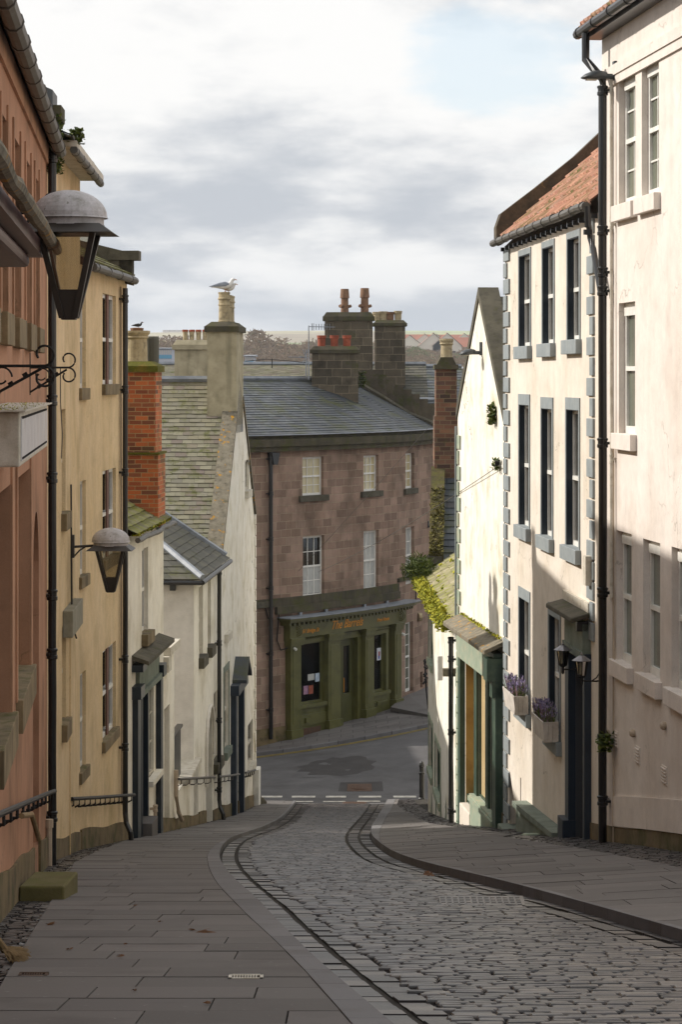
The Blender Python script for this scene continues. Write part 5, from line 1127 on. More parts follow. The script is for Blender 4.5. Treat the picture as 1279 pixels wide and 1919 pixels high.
m = MB(); s = WP.S(508); m.hexa([WP.M(s + (.19 if i & 1 else -.19) * (1 if i & 4 else .5), .24 if i & 2 else .02, -2.55 if i & 4 else -2.95) for i in range(8)]); m.build('hopper', K_['iron'], pub)
# roof
E0 = [WP.M(sP1 * t, .05, -1.95) for t in [k / 24 for k in range(25)]]
Rg0, Rg1 = P(400, 712, 86.2), P(652, 712, 90.5)
def pE(t): return WP.M(sP1 * t, .02, -1.96)
def pT(t): return Rg0.lerp(Rg1, t)
m = MB(); slates(m, pE, pT, .21, .3, under=1)
slates(m, lambda t: Vector((bk[0].x, bk[0].y, -1.95)).lerp(Vector((bk[1].x, bk[1].y, -1.95)), t), pT, .4, .5, under=1); pr_ = m.build('roof', K_['slateb'], pub)
m = MB(); m.ring([Rg0 + Vector((0, 0, .06)), Rg1 + Vector((0, 0, .06))], .09, 6); m.build('ridge', K_['lead'], pr_)
m = MB()
pv = [Rg1 + Vector((0, 0, .12)), Rg1.lerp(pE(1), .35) + Vector((.1, 0, .02)), Rg1.lerp(pE(1), .7) + Vector((.02, 0, -.02)), Rg1.lerp(pE(1), .9) + Vector((0, 0, .1)), pE(1) + Vector((0, 0, .15))]
m.ring(pv, .1, 6); m.build('skew', K_['coping'], pr_)
# shopfront
olv = K_['olive']; zc = WP.Z(520, 1160, .3)
sL, sR = WP.S(520), WP.S(757)
sf = thing('tmp', 'x', 'x'); bpy.data.objects.remove(sf)
m = MB(); zb1, zb2 = WP.Z(534, 1196), WP.Z(534, 1168)
wbox(m, WP, WP.S(532), WP.S(748), .0, .3, zb1, zb2)                                # fascia board
for (u0, u1) in ((535, 554), (605, 628), (674, 690), (729, 741)):
    a, b = WP.S(u0), WP.S(u1); wbox(m, WP, a, b, .0, .26, -13, zb1 - .12); wbox(m, WP, a - .05, b + .05, .0, .32, zb1 - .25, zb1 - .1); wbox(m, WP, a - .08, b + .08, .0, .36, zb1 - .1, zb1); 
    zz = zg(WP.M(a, 0, 0).x, WP.M(a, 0, 0).y); wbox(m, WP, a - .04, b + .04, .0, .33, zz, zz + .42); wbox(m, WP, a + .1, b - .1, .26, .275, zz + .6, zb1 - .4)
sf = m.build('shopfront', olv, pub)
m = MB(); wbox(m, WP, sL, sR + .1, .0, .62, zb2 + .13, zb2 + .2); wbox(m, WP, sL + .1, sR, .0, .5, zb2 + .05, zb2 + .13); m.build('cornice', K_['olive'], sf)
m = MB(); wbox(m, WP, sL - .03, sR + .13, .0, .66, zb2 + .2, zb2 + .235)
for u in (560, 608, 680, 722): s = WP.S(u); wbox(m, WP, s - .06, s + .06, .05, .12, zb2 + .2, zb2 + .42)
m.build('lead_flashing', K_['lead'], sf)
m = MB(); k = sL + .15
while k < sR: wbox(m, WP, k, k + .1, .0, .42, zb2 - .06, zb2 + .05); k += .22
m.build('dentil', olv, sf)
for g, (zl_, zh2) in ((pg[0], (None, None)), (pg[2], (None, None))):
    m = MB(); xz = zg(WP.M(g[0], 0, 0).x, WP.M(g[0], 0, 0).y)
    wbox(m, WP, g[0] - .05, g[1] + .3, .0, .12, xz - .3, g[2] - .001); wbox(m, WP, g[0], g[1] + .2, .0, .22, g[2] - .12, g[2]); wbox(m, WP, g[0], g[1] + .1, .12, .16, xz + .45, g[2] - .35); wbox(m, WP, g[0] + .3, g[0] + .5, .16, .22, xz + .55, g[2] - .45)
    wbox(m, WP, g[1], g[1] + .18, .0, .14, g[2], g[3]); wbox(m, WP, g[0], g[1] + .2, .0, .14, g[3], zb1)
    for q in range(9): s = g[0] + .08 + (g[1] - g[0]) * q / 9; m.ring([WP.M(s, .14, g[3] + .18), WP.M(s + .1, .17, g[3] + .18)], .05, 6)
    m.build('panelling', olv, sf)
for g in (pg[0], pg[2]):
    f = MB(); a, b, c, e = g; wbox(f, WP, a, a + .06, -.1, .0, c, e); wbox(f, WP, b - .06, b, -.1, .0, c, e); wbox(f, WP, a + .06, b - .06, -.1, .0, e - .06, e); wbox(f, WP, a + .06, b - .06, -.1, .0, c, c + .06)
    o = f.build('shop_window', olv, pub); p = MB(); wbox(p, WP, a + .06, b - .06, -.06, -.052, c + .06, e - .06); p.build('pane', K_['glass'], o)
    p = MB(); wbox(p, WP, a, b, -1.6, -1.55, c - .2, e); wbox(p, WP, a, b, -1.55, -.18, c - .1, c - .03); wbox(p, WP, a, b, -1.55, -.18, e, e + .05); wbox(p, WP, a - .04, a, -1.6, -.18, c, e); wbox(p, WP, b, b + .04, -1.6, -.18, c, e); p.build('interior', K_['inside'], o)
g = pg[1]; m = MB(); f = MB(); a, b, c, e = g
wbox(m, WP, a, a + .1, -.18, -.1, c, e); wbox(m, WP, b - .12, b, -.18, -.1, c, e); wbox(m, WP, a + .1, b - .12, -.18, -.1, e - .12, e)
md = (a + b) / 2 - .1; wbox(m, WP, md - .06, md + .02, -.17, -.08, c, e - .12)
for (p, q, r0, r1) in ((a + .1, md - .06, .08, .08), (md + .02, b - .12, .1, .12)):
    wbox(m, WP, p, p + r0, -.16, -.11, c, e - .12); wbox(m, WP, q - r1, q, -.16, -.11, c, e - .12); wbox(m, WP, p + r0, q - r1, -.16, -.11, c, c + 1.25); wbox(m, WP, p + r0, q - r1, -.16, -.11, e - .3, e - .12)
dd = m.build('door', K_['olived'], pub); m = MB(); wbox(m, WP, b - .02, b + .3, -.18, .08, c, e + .1); wbox(m, WP, a - .2, a + .02, -.18, .08, c, e + .1); wbox(m, WP, a, b, -.18, .1, e - .02, e + .2); m.build('door_lining', olv, dd)
m = MB(); wbox(m, WP, a + .1, b - .12, -.17, -.165, c, e - .1); m.build('door_glass', K_['dark'], dd)
m = MB(); s = WP.M(md + .12, -.09, c + 1.3); m.ring([s, s + Vector((0, 0, .5))], .02, 6); m.build('handle', K_['gold'], dd)
xz = zg(WP.M(pg[0][0], 0, 0).x, WP.M(pg[0][0], 0, 0).y)
m = MB(); wbox(m, WP, pg[0][0] + .12, pg[0][1] - .25, .12, .14, xz + .02, xz + .36); m.build('cellar_vent', K_['cover'], sf)
for u in (542, 743):
    m = MB(); s = WP.S(u, .32); 
    q = WP.M(WP.S(545 if u < 600 else 736), .305, (zb1 + zb2) / 2)
    for rr_ in (.17, .11, .05): m.ring([q + Vector((rr_ * math.cos(k * math.pi / 8), -.02, rr_ * math.sin(k * math.pi / 8))) for k in range(17)], .022, 5, cap=False)
    m.build('rosette', olv, sf)
def text(body, s, d, z, size, mat, parent, name, shear=.35, W=WP, sc_x=1.):
    cu = bpy.data.curves.new(name, 'FONT'); cu.body = body; cu.size = size; cu.extrude = .004; cu.shear = shear; cu.align_x = 'CENTER'; cu.align_y = 'CENTER'; cu.space_character = .95; cu.offset = .002
    o = bpy.data.objects.new(name, cu); COL.objects.link(o); bpy.context.view_layer.update()
    me = bpy.data.meshes.new_from_object(o.evaluated_get(bpy.context.evaluated_depsgraph_get())); bpy.data.objects.remove(o)
    root = parent
    while root.parent: root = root.parent
    for v in me.vertices: v.co = W.M(s + v.co.x * sc_x, d + v.co.z, z + v.co.y) - root.location
    me.materials.clear(); me.materials.append(mat); o = bpy.data.objects.new(name, me); COL.objects.link(o); o.parent = parent; return o
zm = (zb1 + zb2) / 2
text('The Barrels', WP.S(650, .3), .306, zm + .02, .42, K_['gold'], sf, 'lettering', .45, sc_x=.98)
text('61 Bridge St', WP.S(582, .3), .306, zm - .05, .19, K_['gold'], sf, 'small_lettering', .4); text('Free House', WP.S(718, .3), .306, zm - .02, .18, K_['gold'], sf, 'small_lettering', .4)
# papers in the windows, bottles and chandelier inside
def paper(u0, u1, v0, v1, col, label, d=-.045):
    a, b = WP.S(u0), WP.S(u1); m = MB(); wbox(m, WP, a, b, d, d + .004, WP.Z(u0, v1), WP.Z(u0, v0)); o = m.build('poster', mk('poster', col[0], col[1], 9, .6, 0, grain=0), None); tag(o, label, 'poster'); return o
o = paper(579, 591, 1264, 1276, ('#a9a9a4', '#b5b5b0'), 'plain pale notice in the left pub window')
o = paper(593, 601, 1262, 1278, ('#9db0c4', '#c2ccd6'), 'narrow bluish notice at the right side of the left pub window')
o = paper(571, 579.5, 1286, 1302, ('#7a5a7a', '#b08898'), 'purple pink poster low in the left pub window')
o = paper(581, 589, 1285, 1301, ('#7a3a2a', '#a05a44'), 'reddish poster low in the left pub window')
o = paper(709, 717, 1215, 1238, ('#cfd0d6', '#c2c4cc'), 'tall white poster with a blue and red figure in the right pub window')
m = MB(); s = WP.S(713); z = WP.Z(709, 1227); wbox(m, WP, s - .05, s + .05, -.04, -.036, z - .05, z + .1); m.build('red_print', mk('red print', '#8c2f2f', None, bump=0, grain=0), o); m = MB(); wbox(m, WP, s - .06, s + .03, -.04, -.036, z - .16, z - .05); m.build('blue_print', mk('blue print', '#2a3a8c', None, bump=0, grain=0), o)
m = MB(); c = WP.M(WP.S(566), -.7, WP.Z(566, 1222)); m.ring([c + Vector((0, 0, .8)), c], .012, 5)
for k in range(7):
    a = 2 * math.pi * k / 7; m.ring([c, c + Vector((.12 * math.cos(a), .12 * math.sin(a), -.12)), c + Vector((.25 * math.cos(a), .25 * math.sin(a), -.03)), c + Vector((.25 * math.cos(a), .25 * math.sin(a), .08))], .013, 5)
tag(m.build('chandelier', mk('aged brass', '#8a5a24', None, rough=.4, bump=0, metal=.6, grain=0), None), 'aged brass chandelier hanging inside the left pub window', 'chandelier')
m = MB(); m.ring([WP.M(WP.S(541), .26, WP.Z(541, 1214)), WP.M(WP.S(541), .36, WP.Z(541, 1216))], .05, 8); tag(m.build('security_light', K_['white'], None), 'small white round light on the left pilaster of the pub', 'wall light', 'small white lights on the pub front')
m = MB(); m.ring([WP.M(WP.S(742), .26, WP.Z(742, 1187)), WP.M(WP.S(742), .36, WP.Z(742, 1189))], .05, 8); tag(m.build('security_light', K_['white'], None), 'small white round light on the right pilaster of the pub', 'wall light', 'small white lights on the pub front')
m = MB(); c = WP.M(WP.S(785), .1, WP.Z(785, 1156)); m.ring([c, c + Vector((-.12, -.05, 0))], .16, 12); tag(m.build('alarm_box', K_['pot'], None), 'round buff alarm box on the sandstone right of the pub front', 'alarm box')
m = MB(); s = WP.S(777); m.ring([WP.M(s, .06, zS), WP.M(s, .06, -8.3)], .02, 5); m.ring([WP.M(s - .3, .06, zS - .3), WP.M(s + .4, .06, zS - .3)], .025, 5)
z = WP.Z(530, 1200); m.ring([WP.M(WP.S(484), .06, WP.Z(484, 1130)), WP.M(WP.S(494), .06, WP.Z(494, 1135)), WP.M(WP.S(501), .06, WP.Z(500, 1160))], .02, 5); m.ring([WP.M(WP.S(519), .1, WP.Z(520, 1150)), WP.M(WP.S(517), .06, WP.Z(518, 1200)), WP.M(WP.S(524), .06, WP.Z(524, 1218)), WP.M(WP.S(536), .1, WP.Z(536, 1214))], .022, 5); m.build('cable', K_['ironr'], pub)
led(WP, 779, 803, 986, 'pale lit street light head on the right end of the pub', ln=.75)
# ================================================================ STACKS AND ROOFS BEHIND
def FB(m, u0, u1, v0, v1, Y, dd, vb=None):
    "box with its front face at depth Y between the pixel columns/rows"
    a, b = P(u0, v1, Y), P(u1, v0, Y); m.box((a.x, Y, a.z), (b.x, Y + dd, b.z))
def far_stack(h, u0, u1, vt, vb, Y, dd, mat, cap, pots, name='chimney', ex=.08, cm='mossst'):
    m = MB(); FB(m, u0, u1, vt, vb, Y, dd); o = m.build(name, K_[mat], h); a, b = P(u0, vt, Y), P(u1, vt, Y)
    m = MB(); m.box((a.x - ex, Y - ex, a.z), (b.x + ex, Y + dd + ex, a.z + cap * .5)); m.hexa([Vector(((b.x + ex * .7 - (.12 if i & 4 else 0)) if i & 1 else (a.x - ex * .7 + (.12 if i & 4 else 0)), (Y + dd + ex * .5 - (.1 if i & 4 else 0)) if i & 2 else Y - ex * .7 + (.1 if i & 4 else 0), a.z + (cap if i & 4 else cap * .5))) for i in range(8)]); m.build('cap', K_[cm], o)
    for (u, hh, r, sty, mt, dy) in pots:
        m = MB(); c = P(u, vt, Y + dy); c = Vector((c.x, Y + dy, a.z + cap - .02))
        prof = {'tub': [(r*.9, 0), (r*.95, hh*.7), (r*1.12, hh*.74), (r*1.12, hh*.82), (r*1.02, hh*.84), (r*1.12, hh*.9), (r*1.12, hh), (r*.9, hh), (r*.85, hh*.5)], 'cowl': [(r*1.05, 0), (r, .1), (r*.92, hh*.6), (r*1.2, hh*.62), (r*1.02, hh), (r*.8, hh), (r*.75, hh*.8)], 'urn': [(r, 0), (r*.95, hh*.1), (r*.92, hh*.78), (r*1.12, hh*.82), (r*1.0, hh*.87), (r*1.2, hh*.95), (r*1.15, hh), (r*.9, hh), (r*.85, hh*.7)]}[sty]
        m.lathe(c, prof, 16)
        if sty == 'cowl':
            for q in (.5, 2.4, 4.1): p = c + Vector((math.cos(q) * r * .7, math.sin(q) * r * .7, hh * .25)); m.ring([p, p + Vector((math.cos(q) * r * 1.1, math.sin(q) * r * 1.1, .04))], r * .4, 8)
        pt_ = m.build('pot', K_[mt], o)
        if mt == 'pot' and sty == 'tub' and u < 400: m = MB(); m.lathe(c + Vector((0, 0, hh * .82)), [(r * 1.13, 0), (r * 1.18, hh * .05), (r * 1.15, hh * .2), (r * .8, hh * .2)], 16); m.build('rim', K_['potr'], o)
    return o
def backhouse(name, label, u0, u1, vr, ve, Y, dep, mat='slateo', wall='stoneb', rh=.3):
    a, b = P(u0, ve, Y), P(u1, ve, Y); zr_ = (VH - vr) / F * (Y + dep); h = thing(name, label, 'house', ((a.x + b.x) / 2, Y + 1, -10))
    m = MB(); m.box((a.x, Y + .1, -13), (b.x, Y + 2 * dep, a.z - .05)); m.build('wall', K_[wall], h)
    m = MB(); slates(m, lambda t: Vector((a.x + (b.x - a.x) * t, Y, a.z)), lambda t: Vector((a.x + (b.x - a.x) * t, Y + dep, zr_)), rh, .35, under=1); slates(m, lambda t: Vector((a.x + (b.x - a.x) * t, Y + 2 * dep, a.z)), lambda t: Vector((a.x + (b.x - a.x) * t, Y + dep, zr_)), .5, .6, under=1)
    rf = m.build('roof', K_[mat], h); m = MB()
    for x in (a.x, b.x): m.face([(x, Y + .1, a.z - .06), (x, Y + 2 * dep, a.z - .06), (x, Y + dep, zr_)])
    m.build('gable', K_[wall], h); m = MB(); m.ring([Vector((a.x, Y + dep, zr_ + .05)), Vector((b.x, Y + dep, zr_ + .05))], .1, 6); m.build('ridge', K_['lead'], rf); return h
hA = backhouse('rear_house', 'long grey slate roofed house with a wide buff chimney behind the gull chimney', 240, 600, 684, 735, 92, 5, 'slate', rh=.22)
far_stack(hA, 327, 408, 655, 760, 80, 1., 'rcemw', .32, [(q_, .36, .083, 'tub', 'pot', .5) for q_ in (347, 359.5, 372, 384.5)], cm='rcemw')
hB = backhouse('crow_stepped_house', 'old stone house behind the pub with crow steps and two tall dark chimneys', 645, 806, 684, 775, 95, 4.2, 'slateo', rh=.25)
far_stack(hB, 585, 672, 662, 775, 88.6, 1.0, 'stoneb', .26, [(603, .42, .15, 'tub', 'potr', .4), (627, .42, .15, 'tub', 'potr', .4), (650.5, .42, .15, 'tub', 'potr', .4)])
far_stack(hB, 609, 699, 601, 720, 92.5, 1.0, 'stoneb', .33, [(646.5, .92, .15, 'cowl', 'potb', .4), (684, .95, .155, 'cowl', 'potb', .4)])
m = MB()
for k in range(9):
    f = k / 9; p = Rg1.lerp(pE(1), .12 + .86 * f) + Vector((.35, .9, .55 - .1 * f)); m.box((p.x - .3, p.y - .1, p.z - 2.2), (p.x + .42, p.y + .45, p.z + .05))
m.build('crow_step', K_['stoned'], hB)
m = MB(); p = P(672, 715, 89); tufts(m, lambda: p + Vector((rr(-.25, .25), -.1, rr(-.25, .35))), 250, .09); tag(m.build('ivy_patch', K_['leaf'], None), 'dark ivy patch between the two stone chimneys behind the pub', 'plant')
hC = backhouse('side_house', 'dark slate roofed house behind the crow steps with a square stone chimney of four pots', 755, 875, 688, 760, 100, 4, 'slateb', rh=.3)
far_stack(hC, 703, 760, 611, 725, 97, 1.3, 'stoneb', .24, [(707, .36, .17, 'tub', 'pot', .5), (719, .38, .17, 'tub', 'pot', .5), (732, .36, .16, 'tub', 'potb', .5), (746.5, .4, .15, 'tub', 'pot', .5)])
m = MB(); c = P(746.5, 596, 97.5); 
for q in (-.08, .08): m.ring([c + Vector((q, 0, -.1)), c + Vector((q, 0, .22))], .01, 4)
m.ring([c + Vector((-.14, 0, .22)), c + Vector((.14, 0, .22))], .02, 5); m.build('wire_cowl', K_['ironr'], hC)
hD = backhouse('lower_roof_house', 'low slate roof with a pale lead ridge tucked behind the pub skew', 752, 818, 751, 800, 93.5, 2, 'slateb', rh=.25)
# brick stack house right of the pub
hE = thing('brick_stack_house', 'dark house behind the cottage with a tall brown brick chimney and a moss covered skew', 'house', P(840, 1050, 66))
m = MB(); a = P(828, 890, 66); b = P(905, 890, 66); 
slates(m, lambda t: P(822, 1062, 62.5).lerp(P(960, 1062, 62.5), t), lambda t: P(826, 885, 66.5).lerp(P(940, 885, 66.5), t), .3, .45, th=.02, under=1); m.build('roof', K_['slateb'], hE)
m = MB(); p0, p1 = P(805, 1046, 62.4), P(809, 882, 66.3)
m.hexa([(p1 if i & 2 else p0) + Vector((.37 if i & 1 else 0, 0, .12 if i & 4 else -.4)) for i in range(8)]); m.build('skew', mk('brown green moss on stone', '#544a28', '#3f3a20', 7, .95, .6, 16, .03, moss=('#5f5c22', .42, 5.), dirt=('#7d745c', .7, 1.2)), hE)
m = MB(); tufts(m, lambda: p0.lerp(p1, R() ** 1.3 * .75) + Vector((rr(0, .37), -.02, rr(.05, .16))), 900, .06); m.build('moss', mk('olive moss tufts', '#5c5420', None, bump=0, grain=0, rnd=['#4a4418', '#6b6426', '#575020']), hE)
m = MB(); x0, x1 = p0.x, P(940, 1, 66).x; zq_ = P(0, 1075, 62.5).z; m.hexa([Vector((x1 if i & 1 else (x0 + .36 if i & 2 else x0 + .03), 70 if i & 2 else 62.7, zq_ if i & 4 else -12.6)) for i in range(8)]); m.face([(p0.x + .1, 62.7, p0.z - .3), (p1.x + .25, 70, p0.z - .3), (p1.x + .2, 66.3, p1.z - .3)]); m.build('wall', K_['gabw'], hE)
m = MB(); FB(m, 802, 829, 1043, 1056, 62.3, .5); m.build('skewputt', K_['coping'], hE)
m = MB(); FB(m, 817.5, 857, 690, 955, 66.3, .8); FB(m, 815, 859, 780, 955, 66.2, 1.0); o = m.build('chimney', K_['brickb'], hE)
m = MB(); FB(m, 815, 860, 683, 692, 66.2, 1.0); a = P(820, 683, 66.3); b = P(856, 683, 66.3); m.hexa([Vector(((b.x - (.1 if i & 4 else 0)) if i & 1 else (a.x + (.1 if i & 4 else 0)), 67.1 if i & 2 else 66.3, a.z + (.2 if i & 4 else 0))) for i in range(8)]); m.build('cap', K_['mossst'], o)
m = MB(); c = P(837.5, 672, 66.7); r = .16; m.lathe(c, [(r*1.1, 0), (r, .05), (r*.98, .36), (r*1.2, .4), (r*1.1, .44), (r*1.25, .5), (r*1.2, .55), (r*.9, .55), (r*.85, .3)], 18); m.build('pot', K_['pot'], o)
# aerials
def aerial(u, vt, vb, Y, arms, label):
    m = MB(); m.ring([P(u, vt, Y), P(u, vb, Y)], .022, 6)
    for (u0, v0, u1, v1) in arms: m.ring([P(u0, v0, Y), P(u1, v1, Y + .1)], .014, 5)
    tag(m.build('tv_aerial', K_['lead'], None), label, 'aerial', 'television aerials on the rooftops')
arms = [(578, 612, 628, 613)] + [(u, 607, u, 618) for u in (593, 598, 603, 608, 613, 618)] + [(585, 606, 585, 619), (588, 606, 588, 619)]
aerial(579, 610, 712, 88, arms, 'tall thin television aerial with a row of short rods, left of the stone chimney')
aerial(574, 655, 705, 88.4, [(540, 669, 574, 670), (568, 655, 578, 682), (578, 655, 567, 682), (562, 668, 578, 671)], 'cross shaped aerial low beside the taller television aerial')
m = MB(); m.ring([P(460, 677, 90), P(500, 673, 90), P(540, 676, 90), P(575, 680, 90)], .012, 4); m.ring([P(510, 672, 90), P(510, 690, 90)], .02, 5); tag(m.build('roof_wire', K_['ironr'], None), 'thin wire strung over the grey slate ridge behind the gull chimney', 'wire')
# ---- gulls
def loft(m, pts, rad, n=14):
    i0 = len(m.v)
    for i, p in enumerate(pts):
        t = (Vector(pts[min(i+1, len(pts)-1)]) - Vector(pts[max(0, i-1)])).normalized(); y = Vector((0, 1, 0)); z = t.cross(y).normalized()
        ry, rz = rad[i]; m.v += [Vector(p) + y * math.cos(2*math.pi*k/n) * ry + z * math.sin(2*math.pi*k/n) * rz for k in range(n)]
    for i in range(len(pts) - 1):
        for k in range(n): m.f.append((i0 + i*n + k, i0 + i*n + (k+1) % n, i0 + (i+1)*n + (k+1) % n, i0 + (i+1)*n + k)); m.uv += [(0, 0)] * 4; m.r.append(.5)
    for q in (0, len(pts) - 1): m.f.append(tuple(i0 + q*n + k for k in range(n))); m.uv += [(0, 0)] * n; m.r.append(.5)
gl = thing('gull', 'x', 'gull', (0, 0, 0), 'gulls perched on the chimney pots')
m = MB(); loft(m, [(-.27, 0, .10), (-.2, 0, .105), (-.12, 0, .115), (-.02, 0, .12), (.07, 0, .135), (.13, 0, .17), (.15, 0, .215), (.165, 0, .25), (.19, 0, .262), (.215, 0, .258), (.225, 0, .255)], [(.012, .006), (.03, .014), (.055, .04), (.075, .068), (.075, .07), (.055, .055), (.038, .04), (.036, .036), (.035, .033), (.02, .02), (.008, .008)]); m.build('body', K_['gullw'], gl, smooth=True)
for s in (-1, 1):
    m = MB(); loft(m, [(.1, .06 * s, .165), (.02, .075 * s, .165), (-.1, .06 * s, .15), (-.22, .03 * s, .13), (-.31, .01 * s, .115)], [(.012, .03), (.014, .05), (.013, .042), (.01, .02), (.004, .006)], 10); m.build('wing', K_['gullg'], gl, smooth=True)
    m = MB(); m.ring([(.03, .025 * s, .07), (.02, .028 * s, 0)], .006, 5); m.ring([(.0, .028 * s, .003), (.05, .03 * s, .003)], .008, 4); m.build('leg', K_['beak'], gl)
m = MB(); m.ring([(.215, 0, .258), (.25, 0, .252), (.265, 0, .243)], None, 6, rad=[.012, .008, .003]); m.build('beak', K_['beak'], gl)
m = MB()
for s in (-1, 1): m.lathe((.193, .031 * s, .268), [(0, -.006), (.006, 0), (0, .006)], 6)
m.build('eye', K_['iron'], gl)
pt = W1.M(c0_g := W1.Yat(61.45) + .28, -.34, 0); ztop = zt_c + .26 + .78 - .02
gl.location = (pt.x, pt.y, ztop); gl['label'] = 'front white gull with grey wings standing on the buff chimney pot'; gl.scale = (1.25, 1.25, 1.25)
g2 = copy_tree(gl, (pt.x + .08, pt.y + .1, ztop - .02), 'rear white gull half hidden behind the front one on the buff pot', .98); g2.rotation_euler = (0, .12, -.35)
pc = W1.M((W1.Yat(45.35) + W1.Yat(46.3)) / 2 - .1, -.42, .86)
g3 = copy_tree(gl, (pc.x + .02, pc.y, pc.z + .05), 'small dark starling like bird on the broad chimney pot above the red brick stack', .42); g3.name = 'small_bird'; del g3['group']; g3['category'] = 'bird'
for o in g3.children:
    if o.name.startswith(('body', 'wing')): o.data = o.data.copy(); o.data.materials[0] = K_['ledg']
m = MB(); m.lathe(pc, [(0, 0), (.12, 0), (.13, .05), (.05, .06), (0, .06)], 12); m.build('pot_cap', K_['potb'], ch)

# unseen house added on the left behind the corner house to shade the junction
hs_ = thing('added_shade_house', 'unseen grey stone house added round the corner to shade the junction', 'house', (-13, 78, -12))
m = MB(); m.box((-18, 72.6, -13.5), (-9, 86, -4.2)); m.build('wall', K_['stoneb'], hs_)
m = MB(); slates(m, lambda t: Vector((-8.8, 72.5 + 13.6 * t, -4.25)), lambda t: Vector((-13.5, 72.5 + 13.6 * t, -3.1)), .3, .4, under=1); slates(m, lambda t: Vector((-18.2, 72.5 + 13.6 * t, -4.25)), lambda t: Vector((-13.5, 72.5 + 13.6 * t, -3.1)), .3, .4, under=1); m.build('roof', K_['slateb'], hs_)
for y in (72.6, 86): m = MB(); m.face([(-9, y, -4.2), (-18, y, -4.2), (-13.5, y, -3.15)]); m.build('gable', K_['stoneb'], hs_)
# ================================================================ GROUND
YJ = 68.7
def wallL(Y): 
    if Y < 30: return -1.16 - .083 * Y
    if Y < 35.8: return -3.66 - .0362 * (Y - 30)
    if Y < 41.5: return -3.87 + .0333 * (Y - 35.8)
    return -3.66 + .05 * (Y - 41.5)
def wallR(Y):
    if Y < 33.3: return fC(Y)[0]
    if Y < 42.8: return fQ(Y)[0]
    if Y < 48.5: return fG(Y)[0]
    return fc(Y)[0]
# the land: one sheet out to the horizon hills
def hill(X, Y):
    if Y < 100: return zg(max(-15, min(15, X)), Y) - .3
    b = -12.9
    T = [(100, -12.9), (140, -14.5), (330, -14), (420, -4), (520, 1.), (800, 6.), (1100, 11.), (1400, 16.), (1750, 23.), (2600, 46.), (3200, 52), (4200, 40)]
    for (a, p), (c, q) in zip(T, T[1:]):
        if a <= Y <= c: b = p + (q - p) * sm((Y - a) / (c - a)) ; break
    return b + (math.sin(X * .0031 + 1.3) * 2.2 + math.sin(X * .011 + Y * .003) * 1.0 - X * .0014) * sm((Y - 500) / 1500) 
YS = [-60, -40, -20, -8, -3] + [k for k in range(0, 100, 2)] + [100, 108, 120, 140, 180, 230, 280, 330, 360, 390, 420, 450, 480, 520, 580, 650, 720, 800, 900, 1000, 1100, 1250, 1400, 1550, 1700, 1900, 2100, 2350, 2600, 2900, 3200, 3700, 4200]
m = MB()
def xs(Y): 
    w = 90 if Y < 100 else 90 + (Y - 100) * .8; return [w * (abs(t) ** 1.6) * (1 if t > 0 else -1) for t in [k / 30 for k in range(-30, 31)]]
rowsv = []
for Y in YS: rowsv.append([Vector((x, Y, hill(x, Y))) for x in xs(Y)])
i0 = 0
for r_ in rowsv: m.v += r_
for j in range(len(YS) - 1):
    for k in range(60): m.f.append((j*61 + k, j*61 + k + 1, (j+1)*61 + k + 1, (j+1)*61 + k)); m.uv += [(0, 0)] * 4; m.r.append(.5)
field = bpy.data.materials.new('fields and scrub'); field.use_nodes = True; nt = field.node_tree; N = nt.nodes; L = nt.links.new
g = N.new('ShaderNodeNewGeometry'); sx = N.new('ShaderNodeSeparateXYZ'); L(g.outputs['Position'], sx.inputs[0]); 
mp = N.new('ShaderNodeMapping'); mp.inputs['Scale'].default_value = (.004, .0022, .002); L(g.outputs['Position'], mp.inputs[0])
vo = N.new('ShaderNodeTexVoronoi'); vo.inputs['Scale'].default_value = 1.2; L(mp.outputs[0], vo.inputs['Vector'])
cr = N.new('ShaderNodeValToRGB'); e = cr.color_ramp.elements; cols = ['#8f8a62', '#7a8a54', '#a39a78', '#8b7d62', '#98a06c', '#9a8e70']
while len(e) < len(cols): e.new(.5)
for i, c in enumerate(cols): e[i].position = .1 + .8 * i / 5; e[i].color = lin(c)
cr.color_ramp.interpolation = 'CONSTANT'; sp = N.new('ShaderNodeSeparateColor'); L(vo.outputs['Color'], sp.inputs[0]); L(sp.outputs[0], cr.inputs[0])
no = N.new('ShaderNodeTexNoise'); no.inputs['Scale'].default_value = .02; L(g.outputs['Position'], no.inputs['Vector'])
mr = N.new('ShaderNodeMapRange'); mr.inputs['From Min'].default_value = .45; mr.inputs['From Max'].default_value = .62; L(no.outputs[0], mr.inputs[0])
near = N.new('ShaderNodeMapRange'); near.inputs['From Min'].default_value = 1400; near.inputs['From Max'].default_value = 600; L(sx.outputs[1], near.inputs[0])
mu = N.new('ShaderNodeMath'); mu.operation = 'MAXIMUM'; L(near.outputs[0], mu.inputs[0]); mu2 = N.new('ShaderNodeMath'); mu2.operation = 'MULTIPLY'; mu2.inputs[1].default_value = .35; L(mr.outputs[0], mu2.inputs[0]); L(mu2.outputs[0], mu.inputs[1])
mx = N.new('ShaderNodeMix'); mx.data_type = 'RGBA'; L(mu.outputs[0], mx.inputs[0]); L(cr.outputs[0], mx.inputs[6]); mx.inputs[7].default_value = lin('#6a5a48'); L(mx.outputs[2], N['Principled BSDF'].inputs['Base Color']); N['Principled BSDF'].inputs['Roughness'].default_value = 1
gr = struct(m.build('ground', field, None, smooth=True))
